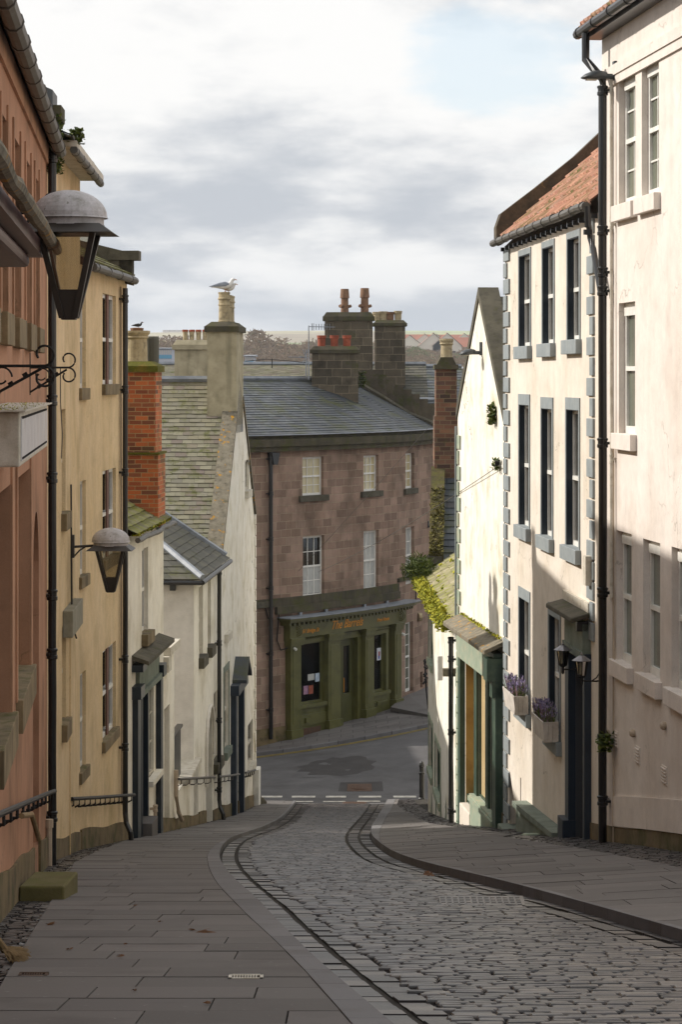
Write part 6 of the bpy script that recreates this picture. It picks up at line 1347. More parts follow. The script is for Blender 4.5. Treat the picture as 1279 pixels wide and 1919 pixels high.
# cobbled carriageway
def bedsheet(name, XL, XR, Y0, Y1, dz, mat, zf=zg, st=.5, nx=4):
    m = MB(); n = max(1, int((Y1 - Y0) / st)); rws = []
    for j in range(n + 1):
        Y = Y0 + (Y1 - Y0) * j / n; a, b = XL(Y), XR(Y); rws.append([Vector((a + (b - a) * k / nx, Y, zf(a + (b - a) * k / nx, Y) + dz)) for k in range(nx + 1)])
    for j in range(n):
        for k in range(nx): m.face([rws[j][k], rws[j][k+1], rws[j+1][k+1], rws[j+1][k]])
    return m.build(name, K_[mat], None)
def stone(m, a, b, Y0, Y1, zf, dz, h, bev, tilt=.004, r=None, skew=0.):
    "one worn, rounded stone between x=a..b and y=Y0..Y1"
    if b - a < .03: return
    rv = R() if r is None else r; t = [rr(-tilt, tilt) for _ in range(4)]; rings = []
    j = [(rr(0, .003), rr(0, .003)) for _ in range(4)]
    for (ins, hh) in ((0, 0), (bev * .3, h * .6), (bev, h * .93), (bev * 2.2, h * 1.03)):
        q = []
        for i, (x, y) in enumerate(((a, Y0), (b, Y0), (b, Y1), (a, Y1))):
            sx = 1 if i in (0, 3) else -1; sy = 1 if i < 2 else -1; x += sx * (ins * 1.3 + j[i][0]); y += sy * (ins + j[i][1]) + skew * (x - a)
            q.append(Vector((x, y, zf(x, y) + dz + hh + (t[i] if hh else 0))))
        rings.append(q)
        if zf is not zg and len(rings) == 2: break
    for lo, hi in zip(rings, rings[1:]):
        for i in range(4): m.face([lo[i], lo[(i+1) % 4], hi[(i+1) % 4], hi[i]], None, rv)
    m.face(rings[-1], None, rv)
cobble_bed = struct(bedsheet('cobbled_road_bed', lambda Y: LR(Y) - .02, lambda Y: RR(Y) + .02, 7, YJ, -.02, 'bed'))
m = MB(); Y = 7.5
# three rows of channel setts along either kerb, dark gaps between them
while Y < YJ:
    dY = rr(.2, .34)
    for sd in (0, 1):
        for q in range(2):
            off = .025 + .225 * q
            f_ = (lambda y: LR(y) + off + .01) if sd == 0 else (lambda y: RR(y) - off - .17); y0, y1 = Y + .006, Y + dY - .006; rv = R() * .8; t = rr(-.012, .002)
            tp_ = [Vector((f_(yy) + dx_, yy, zg(f_(yy) + dx_, yy) + t)) for yy, dx_ in ((y0, .0), (y0, .17), (y1, .17), (y1, .0))]; m.face(tp_, None, rv)
            for i_ in range(4): m.face([tp_[i_] - Vector((0, 0, .03)), tp_[(i_+1) % 4] - Vector((0, 0, .03)), tp_[(i_+1) % 4], tp_[i_]], None, rv * .4)
    Y += dY
Y = 7.5
while Y < YJ - .05:
    dY = .108 * rr(.94, 1.06); a, b = LR(Y) + .47, RR(Y) - .47; x = a + rr(-.1, 0)
    if 1568 < VH + F * drop(Y) / Y * 1.0 < -1: pass
    while x < b:
        w = min(rr(.14, .27), b - x + .02); 
        if b - x - w < .08: w = b - x
        stone(m, x + .003, x + w - .003, Y + .002, Y + dY - .002, zg, -.02, .026 + rr(-.004, .004), rr(.006, .01), .003, skew=rr(-.008, .008)); x += w
    Y += dY
struct(m.build('cobbled_road', K_['sett'], None, smooth=False))
# kerbs
def kerb(name, A, B, zf, Y0, Y1):
    m = MB(); Y = Y0
    while Y < Y1:
        d = .9; c = []
        for i in range(8):
            y = Y + (d - .006 if i & 1 else .003); x = B(y) if i & 2 else A(y); z = zf(x, y); c.append(Vector((x, y, z + .004 if i & 4 else z - .25)))
        m.hexa(c); Y += d
    return struct(m.build(name, K_['kerb'], None, bevel=.012))
kerb('left_kerb', LP, LR, zL, 7, YJ); kerb('right_kerb', RR, RP, lambda x, y: zR(x, y) , 7, YJ)
# slabbed pavements with sett margins
def strip(Y, side): return (.34 if Y < 36 else max(.12, .34 - .05 * (Y - 36))) if side == 'L' else (.55 if Y > 38 else .8)
bandsL = [gp(300, 1628)[1], gp(300, 1655)[1]]; bandsR = [gp(1100, 1652, .2)[1]]
def pave(name, XL, XR, zf, side, bands):
    bed = struct(bedsheet(name + '_bed', lambda Y: min(wallL(Y), LP(Y)) - .5 if side == 'L' else RP(Y), lambda Y: LP(Y) if side == 'L' else max(wallR(Y), RP(Y)) + .5, 7, YJ, -.035, 'bed', zf))
    m = MB(); ms = MB(); Y = 7.2; row = 0
    while Y < YJ:
        band = any(abs(Y - b) < .3 for b in bands); dY = .13 if band else .62 * (1 if Y > 20 else 1); 
        if not band and any(b - .3 > Y and Y + dY > b - .3 for b in bands): dY = max(.15, min(b - .3 - Y for b in bands if b - .3 > Y))
        Yc = Y + dY / 2; a, b = XL(Yc), XR(Yc)
        if b - a > .1:
            if band:
                x = a
                while x < b: w = min(rr(.14, .26), b - x); stone(ms, x + .006, x + w - .006, Y + .007, Y + dY - .007, zf, -.03, .03, .01, .004); x += w
            else:
                x = a - (rr(0, .5)); row += 1
                while x < b:
                    w = rr(.75, 1.05); a2, b2 = max(x, a), min(x + w, b)
                    if b - (x + w) < .2: b2 = b
                    if b2 - a2 > .05:
                        t = rr(-.003, .003); rv = R(); c = [(a2 + .005, Y + .006), (b2 - .005, Y + .006), (b2 - .005, Y + dY - .004), (a2 + .005, Y + dY - .004)]
                        if side == 'L': 
                            if b2 == b: c = [c[0], (XR(Y) - .004, Y + .006), (XR(Y + dY) - .004, Y + dY - .004), c[3]]
                            if a2 == a: c = [(XL(Y), Y + .006), c[1], c[2], (XL(Y + dY), Y + dY - .004)]
                        else:
                            if a2 == a: c = [(XL(Y) + .004, Y + .006), c[1], c[2], (XL(Y + dY) + .004, Y + dY - .004)]
                            if b2 == b: c = [c[0], (XR(Y), Y + .006), (XR(Y + dY), Y + dY - .004), c[3]]
                        top = [Vector((p, q, zf(p, q) + t)) for p, q in c]; m.face(top, None, rv)
                        for i in range(4): m.face([top[i] - Vector((0, 0, .04)), top[(i+1) % 4] - Vector((0, 0, .04)), top[(i+1) % 4], top[i]], None, rv * .5)
                    x += w
                    if b2 == b: break
        Y += dY
    Y = 7.2
    while Y < YJ:
        dY = .11; Yc = Y + .055
        if side == 'L': a, b = wallL(Yc) - .02, XL(Yc)
        else: a, b = XR(Yc), wallR(Yc) + .02
        x = a
        while x < b: w = min(rr(.1, .17), b - x); stone(ms, x + .006, x + w - .006, Y + .006, Y + dY - .006, zf, -.035, .032, .012, .006, r=rr(0, .5)); x += w
        Y += dY
    struct(m.build(name, K_['slab'], None)); struct(ms.build(name + '_setts', K_['sett'], None))
pave('left_pavement', lambda Y: wallL(Y) + strip(Y, 'L'), LP, zL, 'L', bandsL)
pave('right_pavement', RP, lambda Y: max(RP(Y) + .1, wallR(Y) - strip(Y, 'R')), zR, 'R', bandsR)
# cross street
struct(bedsheet('cross_street', lambda Y: -14., lambda Y: 14., YJ - .35, 85, -.006, 'tar', zg, 1., 28))
def patch(name, pts, mat, dz, kind='structure'):
    m = MB(); q = [gp(u, v) for u, v in pts]; m.face([Vector((x, y, zg(x, y) + dz)) for x, y in q]); o = m.build(name, K_[mat], None); o['kind'] = kind; return o
def quadmesh(pts, dz, mat, name):
    m = MB(); (a, b, c, d) = [gp(u, v) for u, v in pts]; n = 6
    for i in range(n):
        for j in range(4):
            def p(s, t): x = (a[0]*(1-s) + b[0]*s) * (1-t) + (d[0]*(1-s) + c[0]*s) * t; y = (a[1]*(1-s) + b[1]*s) * (1-t) + (d[1]*(1-s) + c[1]*s) * t; return Vector((x, y, zg(x, y) + dz))
            m.face([p(i/n, j/4), p((i+1)/n, j/4), p((i+1)/n, (j+1)/4), p(i/n, (j+1)/4)])
    return m.build(name, K_[mat], None)
struct(quadmesh([(553, 1461), (710, 1462), (716, 1441), (568, 1437)], .002, 'tar', 'road_patch')); 
m = MB(); cx, cy = gp(632, 1447); pts = []
for k in range(26): a = 2*math.pi*k/26; r = rr(.8, 1.15); x, y = cx + 1.15 * r * math.cos(a), cy + 1.5 * r * math.sin(a); pts.append(Vector((x, y, zg(x, y) + .006)))
for k in range(26): m.face([Vector((cx, cy, zg(cx, cy) + .006)), pts[k], pts[(k+1) % 26]])
struct(m.build('tar_repair', K_['tard'], None))
struct(quadmesh([(634, 1484), (719, 1484), (717, 1470), (638, 1470)], .002, 'tard', 'road_patch'))
m = MB(); (a, b, c, d) = [gp(u, v) for u, v in ((651, 1484), (698, 1484), (697, 1473), (652, 1473))]; zc_ = zg(a[0], a[1])
m.hexa([Vector((([a, b, d, c][(i & 3)])[0], ([a, b, d, c][(i & 3)])[1], zg(([a, b, d, c][(i & 3)])[0], ([a, b, d, c][(i & 3)])[1]) + (.012 if i & 4 else -.05))) for i in range(8)])
mh = m.build('manhole_cover', K_['cover'], None); m = MB(); ctr = ((a[0] + c[0]) / 2, (a[1] + c[1]) / 2)
for rad_ in (.09, .18, .27): m.ring([Vector((ctr[0] + rad_ * math.cos(k * math.pi / 10), ctr[1] + rad_ * 1.4 * math.sin(k * math.pi / 10), zg(*ctr) + .013)) for k in range(21)], .012, 4, cap=False)
m.build('raised_rings', K_['cover'], mh); tag(mh, 'rusty manhole cover with raised rings in the cross street', 'manhole cover')
m = MB()
for (u0, u1, v) in [(490, 529, 1493), (547, 591, 1493), (611, 649, 1493), (673, 715, 1493), (738, 781, 1493), (509, 534, 1501), (543, 587, 1501.5), (606, 648, 1501.5), (670, 713, 1501), (735, 778, 1500)]:
    (ax, ay), (bx, by) = gp(u0, v + 1.8), gp(u1, v + 1.8); dY = .4; m.face([Vector((ax, ay, zg(ax, ay) + .006)), Vector((bx, by, zg(bx, by) + .006)), Vector((bx, by + dY, zg(bx, by + dY) + .006)), Vector((ax, ay + dY, zg(ax, ay + dY) + .006))])
struct(m.build('give_way_marking', K_['paint'], None))
# far pavement, kerb and yellow lines follow the pub front
def kY(X): t = X + 2.8; return 79.1 + .12 * t + .057 * t * t * (1 if t > 0 else -.3)
def fY(X):
    for i in range(len(WP.p) - 1):
        if WP.p[i].x <= X <= WP.p[i+1].x: return WP.p[i].y + (WP.p[i+1].y - WP.p[i].y) * (X - WP.p[i].x) / (WP.p[i+1].x - WP.p[i].x)
    return WP.p[0].y if X < 0 else WP.p[-1].y + (X - WP.p[-1].x) * 2
fp = MB(); fb = MB(); X = -10.
while X < 7.5:
    dX = .8
    def col(x0, x1, y0f, y1f, dz, mm):
        q = [(x0, y0f(x0)), (x1, y0f(x1)), (x1, y1f(x1)), (x0, y1f(x0))]; mm.face([Vector((x, y, zg(x, y) + dz)) for x, y in q])
    n = int((fY(X) - kY(X)) / .6) + 2
    col(X, X + dX, kY, lambda x: fY(x) + .5, .08, fb)
    for j in range(n):
        o_ = .4 * (j % 2); x0, x1 = X + o_ + .007, X + o_ + dX - .007
        if kY(x0) + .6 * j > fY(x0) + .3: continue
        col(x0, x1, lambda x: kY(x) + .6 * j + .006, lambda x: kY(x) + .6 * (j + 1) - .006, .1 + rr(-.003, .003), fp)
    X += dX
struct(fp.build('far_pavement', K_['slab'], None)); struct(fb.build('far_pavement_bed', K_['bed'], None))
m = MB(); X = -10.
while X < 7.5:
    q = []
    for i in range(8): x = X + (.89 if i & 1 else .006); y = kY(x) - (.0 if i & 2 else .15); q.append(Vector((x, y, zg(x, y) + (.104 if i & 4 else -.2))))
    m.hexa(q); X += .9
struct(m.build('far_kerb', K_['kerb'], None, bevel=.01))
for o_ in (.26, .44):
    m = MB(); X = -10.
    while X < 7.5:
        m.face([Vector((x, kY(x) - .15 - o_ + dd2, zg(x, kY(x) - o_) + .006)) for x, dd2 in ((X, 0), (X + .5, 0), (X + .5, .08), (X, .08))]); X += .5
    struct(m.build('yellow_line', K_['yel'], None))
# pale raised terrace slab right of the pub front
m = MB(); 
tp = [P(733, 1325, 85.2), P(812, 1315, 82.9), P(840, 1298, 87), P(800, 1277, 92), P(790, 1285, 90.4), P(762, 1298, 88.2)]
zt2 = tp[0].z; top = [Vector((p.x, p.y, zt2 + .02 * i)) for i, p in enumerate(tp)]; m.face(top)
for i in range(len(top)): m.face([top[i], top[(i+1) % 6], top[(i+1) % 6] - Vector((0, 0, .14)), top[i] - Vector((0, 0, .14))])
ta = m.build('raised_terrace', K_['slab'], None); tag(ta, 'pale stone terrace slab raised over a dark gap beside the pub', 'terrace')
m = MB(); m.face([Vector((p.x * .99 + .05, p.y + .3, zt2 - .13)) for p in tp]); 
for i in range(6):
    a, b = tp[i], tp[(i+1) % 6]; m.face([Vector((a.x * .99 + .06, a.y + .35, zt2 - .12)), Vector((b.x * .99 + .06, b.y + .35, zt2 - .12)), Vector((b.x * .99 + .06, b.y + .35, zt2 - 1)), Vector((a.x * .99 + .06, a.y + .35, zt2 - 1))])
m.build('underside', K_['bed'], ta)
m = MB(); tr = P(797, 1262, 84.5)
for k in range(26):
    a = rr(0, 6.28); q = tr + Vector((rr(-.05, .1), rr(-.1, .1), rr(-.35, .5))); m.ring([q, q + Vector((rr(-.1, .1), 0, rr(-.08, .08)))], rr(.02, .05), 6)
m.ring([tr + Vector((0, 0, .5)), tr + Vector((.05, 0, -.6))], .035, 6); m.ring([tr + Vector((.05, 0, -.6)), tr + Vector((.12, 0, -1.3))], .03, 6); tag(m.build('iron_ornament', K_['ironr'], None), 'dark knobbly iron ornament at the corner of the cottage by the terrace', 'ornament')
# bollard, drain gratings, litter
q = gp(791, 1504); z = zR(*q) - .05; m = MB(); b_ = (q[0], q[1], z)
m.lathe(b_, [(.095, -.1), (.095, .02), (.075, .05), (.07, .7), (.085, .72), (.085, .76), (.065, .78), (.062, .9), (.08, .93), (.08, .98), (.06, 1.04), (.03, 1.08), (0, 1.09)], 16); bo = m.build('bollard', K_['iron'], None, smooth=False); tag(bo, 'slim black iron bollard at the end of the right pavement', 'bollard')
def grate(u, v, w, l, zf, label, mat='cover', n=8, ax='x'):
    x, y = gp(u, v, .06 if zf is zL else 0); m = MB(); z = zf(x, y) + .004
    m.box((x - w/2, y - l/2, z - .02), (x + w/2, y - l/2 + .015, z + .006)); m.box((x - w/2, y + l/2 - .015, z - .02), (x + w/2, y + l/2, z + .006)); m.box((x - w/2, y - l/2, z - .02), (x - w/2 + .02, y + l/2, z + .006)); m.box((x + w/2 - .02, y - l/2, z - .02), (x + w/2, y + l/2, z + .006))
    for k in range(n): xx = x - w/2 + .03 + (w - .06) * k / n; m.box((xx, y - l/2 + .015, z - .02), (xx + (w - .06) / n * .5, y + l/2 - .015, z + .004))
    o = m.build('drain_grate', K_[mat], None); tag(o, label, 'drain grate'); 
    m = MB(); m.box((x - w/2 + .01, y - l/2 + .01, z - .03), (x + w/2 - .01, y + l/2 - .01, z - .003)); m.build('slot', K_['bed'], o)
grate(461, 1832, .21, .1, zL, 'pale metal toothed grating set in the left pavement slabs', 'whiteb', 9)
grate(62, 1828, .18, .1, zL, 'rusty small grating at the lower left of the pavement', 'cover', 8)
m = MB(); 
(x, y) = gp(905, 1694); z = zg(x, y) + .012
m.box((x - .4, y - .3, z - .03), (x + .4, y + .3, z)); mm = m.build('road_grating', K_['sett'], None); tag(mm, 'square patterned iron plate set in the cobbles near the right kerb', 'manhole cover'); m = MB()
for i in range(13):
    for j in range(6): m.box((x - .385 + i * .059, y - .28 + j * .095, z), (x - .385 + i * .059 + .04, y - .28 + j * .095 + .065, z + .006))
m.build('studs', K_['sett'], mm)
m = MB(); (x, y) = gp(665, 1506)
for k in range(10): m.box((x - .3 + k * .06, y - .22, zg(x, y) + .004), (x - .27 + k * .06, y + .22, zg(x, y) + .02))
m.box((x - .34, y - .26, zg(x, y) - .01), (x + .34, y + .26, zg(x, y) + .006)); tag(m.build('gully_grate', K_['cover'], None), 'iron gully grate at the foot of the cobbles by the dashed line', 'drain grate')
leafm = mk('dead brown leaf', '#4a2f18', '#6b4522', 9, .8, 0, grain=0)
lv = [(94, 1734, .05), (130, 1781, .03), (386, 1747, .08), (226, 1795, .03), (234, 1772, .02), (254, 1699, .02), (251, 1860, .02), (388, 1883, .03), (806, 1640, .1), (1012, 1678, .06), (300, 1730, .02), (360, 1745, .03)]
for i, (u, v, s) in enumerate(lv):
    zf = zL if u < 500 else zg; x, y = gp(u, v, .06 if u < 500 else 0); m = MB(); s = s * .8
    for k in range(6):
        a = rr(0, 6.28); c = Vector((x + rr(-s, s) * .6, y + rr(-s, s), zf(x, y) + .012)); t = Vector((math.cos(a), math.sin(a), rr(-.1, .3))) * s; w = Vector((-t.y, t.x, rr(-.2, .4) * s)) * .4; m.face([c - t, c - w + Vector((0, 0, .006)), c + t, c + w])
    o = m.build('dead_leaf', leafm, None); lab = {94: 'dark crumpled leaf near the sett strip, nearest the doorstep', 386: 'largest brown dead leaf lying mid pavement', 806: 'orange brown leaves caught in the right channel', 1012: 'brown leaf by the studded plate and right kerb'}.get(u, 'tiny dead leaf fragment scattered on the left pavement slabs'); tag(o, lab, 'leaf', 'dead leaves on the paving')
# ================================================================ FAR BANK
random.seed(5)
twig = mk('bare winter twigs', '#8b7a6c', None, rough=1, bump=0, rnd=['#75665a', '#94836f', '#857362', '#a08d78', '#7d7a62'], grain=0, spec=.1)
twigg = mk('evergreen scrub', '#5a6040', None, rough=1, bump=0, rnd=['#65704f', '#7d8660', '#8f9370'], grain=0, spec=.1)
def bush(m, c, w, h, n, sz):
    c = Vector(c)
    for _ in range(n):
        a, q = rr(0, 6.28), R() ** .6; zz = R(); wd = w * (.25 + .75 * math.sin(math.pi * min(1, .25 + zz * .75))) ; p = c + Vector((math.cos(a) * q * wd, math.sin(a) * q * wd, h * (.1 + .9 * zz)))
        t = Vector((rr(-1, 1), rr(-.4, .4), rr(-.4, 1.2))).normalized() * sz * rr(.5, 1.4); s = Vector((-t.z, 0, t.x)).normalized() * sz * rr(.06, .3); m.face([p - t - s, p - t + s, p + t + s * .5, p + t - s * .5])
m = MB(); mg = MB()
for _ in range(360):
    Y = rr(430, 800); X = rr(-.105, .085) * Y; h = rr(3.2, 5.2) if Y > 560 else rr(3.5, 6.5); h *= (.62 if X / Y > .022 else 1) * (1 if R() < .8 else 1.25); (mg if R() < .1 else m).__class__; bush(mg if R() < .12 else m, (X, Y, hill(X, Y)), rr(4, 9), h, 230, rr(.28, .55))
w_ = m.build('far_wood', twig, None); tag(w_, 'hazy brown leafless woodland spread along the far bank', 'woodland', kind='stuff'); w_ = mg.build('far_scrub', twigg, None); tag(w_, 'dull green scrub mixed in the far bank woodland', 'scrub', kind='stuff')
def tree(u, vb, vt, Y, w, label, ev=False):
    X = (u - U0) / F * Y; z = hill(X, Y); h = (VH - vt) / F * Y - z; t = thing('bare_tree', label, 'tree', (X, Y, z), 'leafless trees on the far bank')
    m = MB(); m.ring([(X, Y, z - .5), (X, Y, z + h * .5)], None, 6, rad=[.35, .15])
    for k in range(7): a = rr(0, 6.28); m.ring([(X, Y, z + h * (.2 + .05 * k)), (X + math.cos(a) * w * .6, Y + math.sin(a) * w * .5, z + h * (.6 + .05 * k))], None, 5, rad=[.12, .03])
    m.build('trunk', twig, t); m = MB(); bush(m, (X, Y, z + h * .15), w, h * .85, 420, .6); m.build('crown', twigg if ev else twig, t)
tree(482, 690, 619, 520, 5, 'tall bare tree rising above the hill line just right of the gull chimney'); tree(340, 690, 632, 500, 6, 'rounded leafless tree above the row of four red pots'); tree(508, 690, 640, 560, 7, 'broad bare tree second from the gull chimney'); tree(545, 690, 648, 520, 7, 'low bare tree left of the television aerial'); tree(305, 690, 642, 540, 5, 'bare tree beside the broad pot on the brick stack'); tree(780, 700, 652, 620, 5, 'dark evergreen tree beside the square stone chimney', True); tree(796, 700, 662, 600, 3.2, 'small dark conifer under the red roofs', True); tree(866, 700, 668, 620, 5, 'bare tree at the left of the white gable')
# red roofed estate: each house a thing
wallm = mk('pale far brick', '#b89c88', '#a88a78', .3, .9, 0, grain=0); roofm = mk('red tiled far roof', '#94604c', '#a86c54', .2, .9, 0, grain=0); whm = mk('white gable', '#d8d0c6', None, bump=0, grain=0)
hs = [(768, 660, 9, 1), (782, 650, 10, 0), (796, 655, 9, 1), (806, 647, 11, 0), (818, 656, 10, 1), (826, 645, 11, 0), (846, 650, 11, 0), (858, 645, 12, 0), (870, 653, 9, 1), (880, 647, 11, 0), (812, 664, 8, 1), (852, 662, 9, 0), (774, 644, 9, 0), (838, 664, 8, 1)]
for i, (u, v, w, gb) in enumerate(hs):
    Y = next((y_ for y_ in range(700, 1800, 10) if VH - F * hill((u - U0) / F * y_, y_) / y_ < v + 7), 1500); X = (u - U0) / F * Y; z = hill(X, Y) + 1.5; h = thing('red_roofed_house', 'one of the small red roofed houses on the far hillside, number unknown', 'house', (X, Y, z), 'red roofed houses on the far hill')
    w = w * .55; m = MB(); m.box((X - w, Y - 3.5, z - 6), (X + w, Y + 3.5, z + 2.2)); m.build('wall', whm if gb else wallm, h); m = MB()
    if gb:
        m.face([(X - w, Y - 3.6, z + 2.2), (X + w, Y - 3.6, z + 2.2), (X, Y - 3.6, z + 6)]); m.build('gable', whm, h); m = MB()
        for s in (-1, 1): m.face([(X + s * w * 1.1, Y - 4, z + 2), (X + s * w * 1.1, Y + 4, z + 2), (X, Y + 4, z + 6.2), (X, Y - 4, z + 6.2)])
    else:
        for s in (-1, 1): m.face([(X - w * 1.1, Y + s * 4, z + 2), (X + w * 1.1, Y + s * 4, z + 2), (X + w * 1.1, Y, z + 5.5), (X - w * 1.1, Y, z + 5.5)])
    m.build('roof', roofm, h)
    m = MB()
    for k in (-.45, .45): m.box((X + w * k - .6, Y - 3.62, z - 1), (X + w * k + .6, Y - 3.55, z + .6))
    m.build('window', K_['dark'], h)
labs = ['white gabled house at the far left end of the red roofed estate', 'long roofed house above the leftmost white gable', 'white gable with a steep red roof beside the dark conifer', 'red roofed house above the steep white gable', 'white gabled house left of the tall buff pot', 'red roofed house directly left of the brick stack pot', 'red roofed house directly right of the brick stack pot', 'highest red roofed house right of the brick stack', 'white triangular gable nearest the street light head', 'red roofed house touching the white gable edge', 'lowest white gable among the trees left of the pot', 'low red roof among trees right of the pot', 'uppermost left red roof beside the square stone chimney', 'tiny white gable hidden behind the tall buff pot']
for o, l in zip([o for o in COL.objects if o.name.startswith('red_roofed_house')], labs): o['label'] = l
def shed(u0, u1, vt, vb, Y, mat, label, band=None):
    a, b = P(u0, vb, Y), P(u1, vt, Y); h = thing('industrial_shed', label, 'shed', (a.x, Y, a.z)); m = MB(); m.box((a.x, Y, a.z - 8), (b.x, Y + 14, b.z)); m.build('wall', mat, h)
    m = MB(); m.hexa([Vector((b.x + .3 if i & 1 else a.x - .3, Y + 14.3 if i & 2 else Y - .3, b.z + (.1 if not i & 4 else (.5 if i & 2 else .25)))) for i in range(8)]); m.build('roof', K_['lead'], h)
    if band: m = MB(); m.box((a.x, Y - .1, a.z), (b.x, Y - .02, a.z + (b.z - a.z) * .4)); m.build('cladding', band, h)
    m = MB(); n = 7
    for k in range(n): x = a.x + (b.x - a.x) * (k + .3) / n; m.box((x, Y - .12, a.z + (b.z - a.z) * .5), (x + (b.x - a.x) / n * .3, Y - .03, a.z + (b.z - a.z) * .92))
    m.build('cladding_rib', K_['whiteb'], h)
blu = mk('blue cladding', '#4f8fb0', None, bump=0, grain=0); pal = mk('pale cladding', '#a8adb8', None, bump=0, grain=0)
shed(294, 322, 655, 672, 440, pal, 'far white and blue industrial shed beside the brick stack pots', blu); shed(459, 475, 669, 681, 430, pal, 'small pale blue shed just right of the gull chimney', blu); shed(305, 368, 619, 622.5, 2500, K_['pinkc'], 'long pale farm buildings on the left skyline'); shed(872, 900, 692, 703, 420, K_['ledg'], 'dark low shed behind the white gable edge')
# ================================================================ SKY, SUN, CAMERA
SUN = Vector((-1., .28, .70)).normalized()          # towards the sun: left of the street, a little ahead
el = math.asin(SUN.z); az = math.atan2(SUN.x, SUN.y)
w = bpy.data.worlds.new('World'); sc.world = w; w.use_nodes = True; nt = w.node_tree; N = nt.nodes; L = nt.links.new; N.clear()
out = N.new('ShaderNodeOutputWorld'); bg = N.new('ShaderNodeBackground'); sky = N.new('ShaderNodeTexSky'); sky.sky_type = 'NISHITA'; sky.sun_disc = False; sky.sun_elevation = el; sky.sun_rotation = az; sky.air_density = 1.; sky.dust_density = 1.; sky.ozone_density = 1.
bg.inputs['Strength'].default_value = .12
def math_(op, a, b=None, c=None, clamp=False):
    x = N.new('ShaderNodeMath'); x.operation = op; x.use_clamp = clamp
    for i, v in enumerate((a, b, c)):
        if v is None: continue
        if isinstance(v, bpy.types.NodeSocket): L(v, x.inputs[i])
        else: x.inputs[i].default_value = v
    return x.outputs[0]
def mapr(v, a, b, c=0., d=1., smooth=True):
    x = N.new('ShaderNodeMapRange'); x.interpolation_type = 'SMOOTHSTEP' if smooth else 'LINEAR'; L(v, x.inputs[0])
    for i, q in enumerate((a, b, c, d)): x.inputs[i + 1].default_value = q
    return x.outputs[0]
def mixc(f, a, b):
    x = N.new('ShaderNodeMix'); x.data_type = 'RGBA'
    for i, v in ((0, f), (6, a), (7, b)):
        if isinstance(v, bpy.types.NodeSocket): L(v, x.inputs[i])
        else: x.inputs[i].default_value = v
    return x.outputs[2]
tc = N.new('ShaderNodeTexCoord'); sp = N.new('ShaderNodeSeparateXYZ'); L(tc.outputs['Generated'], sp.inputs[0])
# cloud deck seen in perspective: the same cloud layer, flattened towards the horizon
zq = math_('ADD', math_('MAXIMUM', sp.outputs[2], 0.), .27)
cx = N.new('ShaderNodeCombineXYZ'); L(math_('DIVIDE', sp.outputs[0], zq), cx.inputs[0]); L(math_('DIVIDE', sp.outputs[1], zq), cx.inputs[1])
def noise(scale, det, off, rough=.55, sy=1.):
    mp = N.new('ShaderNodeMapping'); mp.inputs['Location'].default_value = off; mp.inputs['Scale'].default_value = (1, sy, 1); L(cx.outputs[0], mp.inputs[0])
    x = N.new('ShaderNodeTexNoise'); x.inputs['Scale'].default_value = scale; x.inputs['Detail'].default_value = det; x.inputs['Roughness'].default_value = rough; L(mp.outputs[0], x.inputs['Vector']); return x.outputs['Fac']
n1 = noise(2.3, 7., (3.1, 1.7, 0), .5); n2 = noise(7.5, 9., (7.3, 2.2, 0), .6)
cov = math_('ADD', math_('MULTIPLY', n1, .7), math_('MULTIPLY', n2, .3))
CLD = 6.1
S = lambda c: tuple(x * CLD for x in lin(c)[:3]) + (1,)
shade = mapr(cov, .38, .58)
cloud = mixc(shade, S('#bcc1c8'), S('#f6f5f3'))
low = mapr(sp.outputs[2], .0, .06, 1., 0.); cloud = mixc(math_('MULTIPLY', low, .5), cloud, S('#bcc5d0'))
over = mapr(sp.outputs[2], .25, .75, 1., 1.2); ov = N.new('ShaderNodeVectorMath'); ov.operation = 'SCALE'; L(cloud, ov.inputs[0]); L(over, ov.inputs['Scale']); cloud = ov.outputs[0]
gap = mapr(noise(1.1, 6., (1.3, 5.1, 0)), .60, .70)
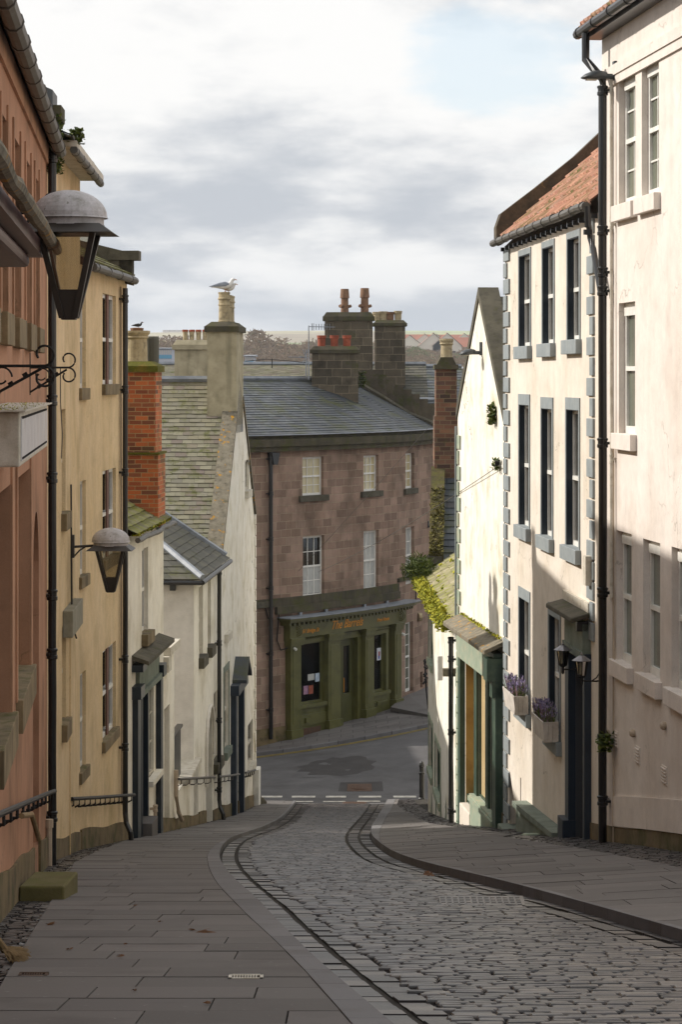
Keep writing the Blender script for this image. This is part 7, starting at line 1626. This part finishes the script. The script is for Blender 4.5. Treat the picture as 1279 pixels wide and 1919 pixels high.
# one clear gap, high to the right of the street
dx = math_('DIVIDE', math_('SUBTRACT', sp.outputs[0], .066), .036); dz = math_('DIVIDE', math_('SUBTRACT', sp.outputs[2], .128), .022)
rr2 = math_('ADD', math_('MULTIPLY', dx, dx), math_('MULTIPLY', dz, dz)); g2 = mapr(math_('ADD', rr2, math_('MULTIPLY', math_('SUBTRACT', n2, .5), 4.)), .2, 1.5, 1., 0.)
blue = math_('MULTIPLY', g2, mapr(sp.outputs[1], .0, .5)); blue = math_('MAXIMUM', math_('MULTIPLY', blue, .55), math_('MULTIPLY', gap, .3))
skb = N.new('ShaderNodeMix'); skb.data_type = 'RGBA'; skb.blend_type = 'MIX'; skb.inputs[0].default_value = .6; L(sky.outputs[0], skb.inputs[6]); skb.inputs[7].default_value = S('#d3e6f2')
col = mixc(blue, cloud, skb.outputs[2]); L(col, bg.inputs[0]); L(bg.outputs[0], out.inputs[0])
sl = bpy.data.lights.new('Sun', 'SUN'); sl.energy = 3.3; sl.angle = math.radians(.9); sl.color = (1., .94, .86); so = bpy.data.objects.new('Sun', sl); COL.objects.link(so); so.rotation_euler = SUN.to_track_quat('Z', 'Y').to_euler(); so.location = (-20, 20, 20)
cam = bpy.data.cameras.new('Camera'); co = bpy.data.objects.new('Camera', cam); COL.objects.link(co); sc.camera = co
co.location = (0, 0, 0); co.rotation_euler = (math.radians(90), 0, 0); cam.sensor_fit = 'VERTICAL'; cam.sensor_height = 36.; cam.lens = 36. * F / 1919.
cam.shift_y = (VH - 959.5) / 1919.; cam.shift_x = 0; cam.clip_end = 9000; cam.clip_start = .1
cam.dof.use_dof = False
m = MB(); m.box((-3600, -60, -16.5), (3600, 4190, 66)); hz = m.build('haze', K_['glass'], None); hz.data.materials.clear(); bm_ = __import__('bmesh').new(); bm_.from_mesh(hz.data); __import__('bmesh').ops.remove_doubles(bm_, verts=bm_.verts, dist=.01); __import__('bmesh').ops.recalc_face_normals(bm_, faces=bm_.faces); bm_.to_mesh(hz.data); bm_.free(); hm = bpy.data.materials.new('thin air'); hm.use_nodes = True; hn = hm.node_tree; hn.nodes.remove(hn.nodes['Principled BSDF']); pv_ = hn.nodes.new('ShaderNodeVolumePrincipled'); pv_.inputs['Color'].default_value = (.8, .86, .95, 1); pv_.inputs['Density'].default_value = .0002; pv_.inputs['Anisotropy'].default_value = .2
hn.links.new(pv_.outputs[0], hn.nodes['Material Output'].inputs['Volume']); hz.data.materials.append(hm); tag(hz, 'thin pale air haze lying over the far bank and hills', 'haze', kind='stuff')
sc.view_settings.view_transform = 'Standard'; sc.view_settings.look = 'None'; sc.view_settings.exposure = .6; sc.view_settings.gamma = 1
sc.cycles.use_denoising = True; sc.cycles.max_bounces = 8; sc.cycles.transparent_max_bounces = 12
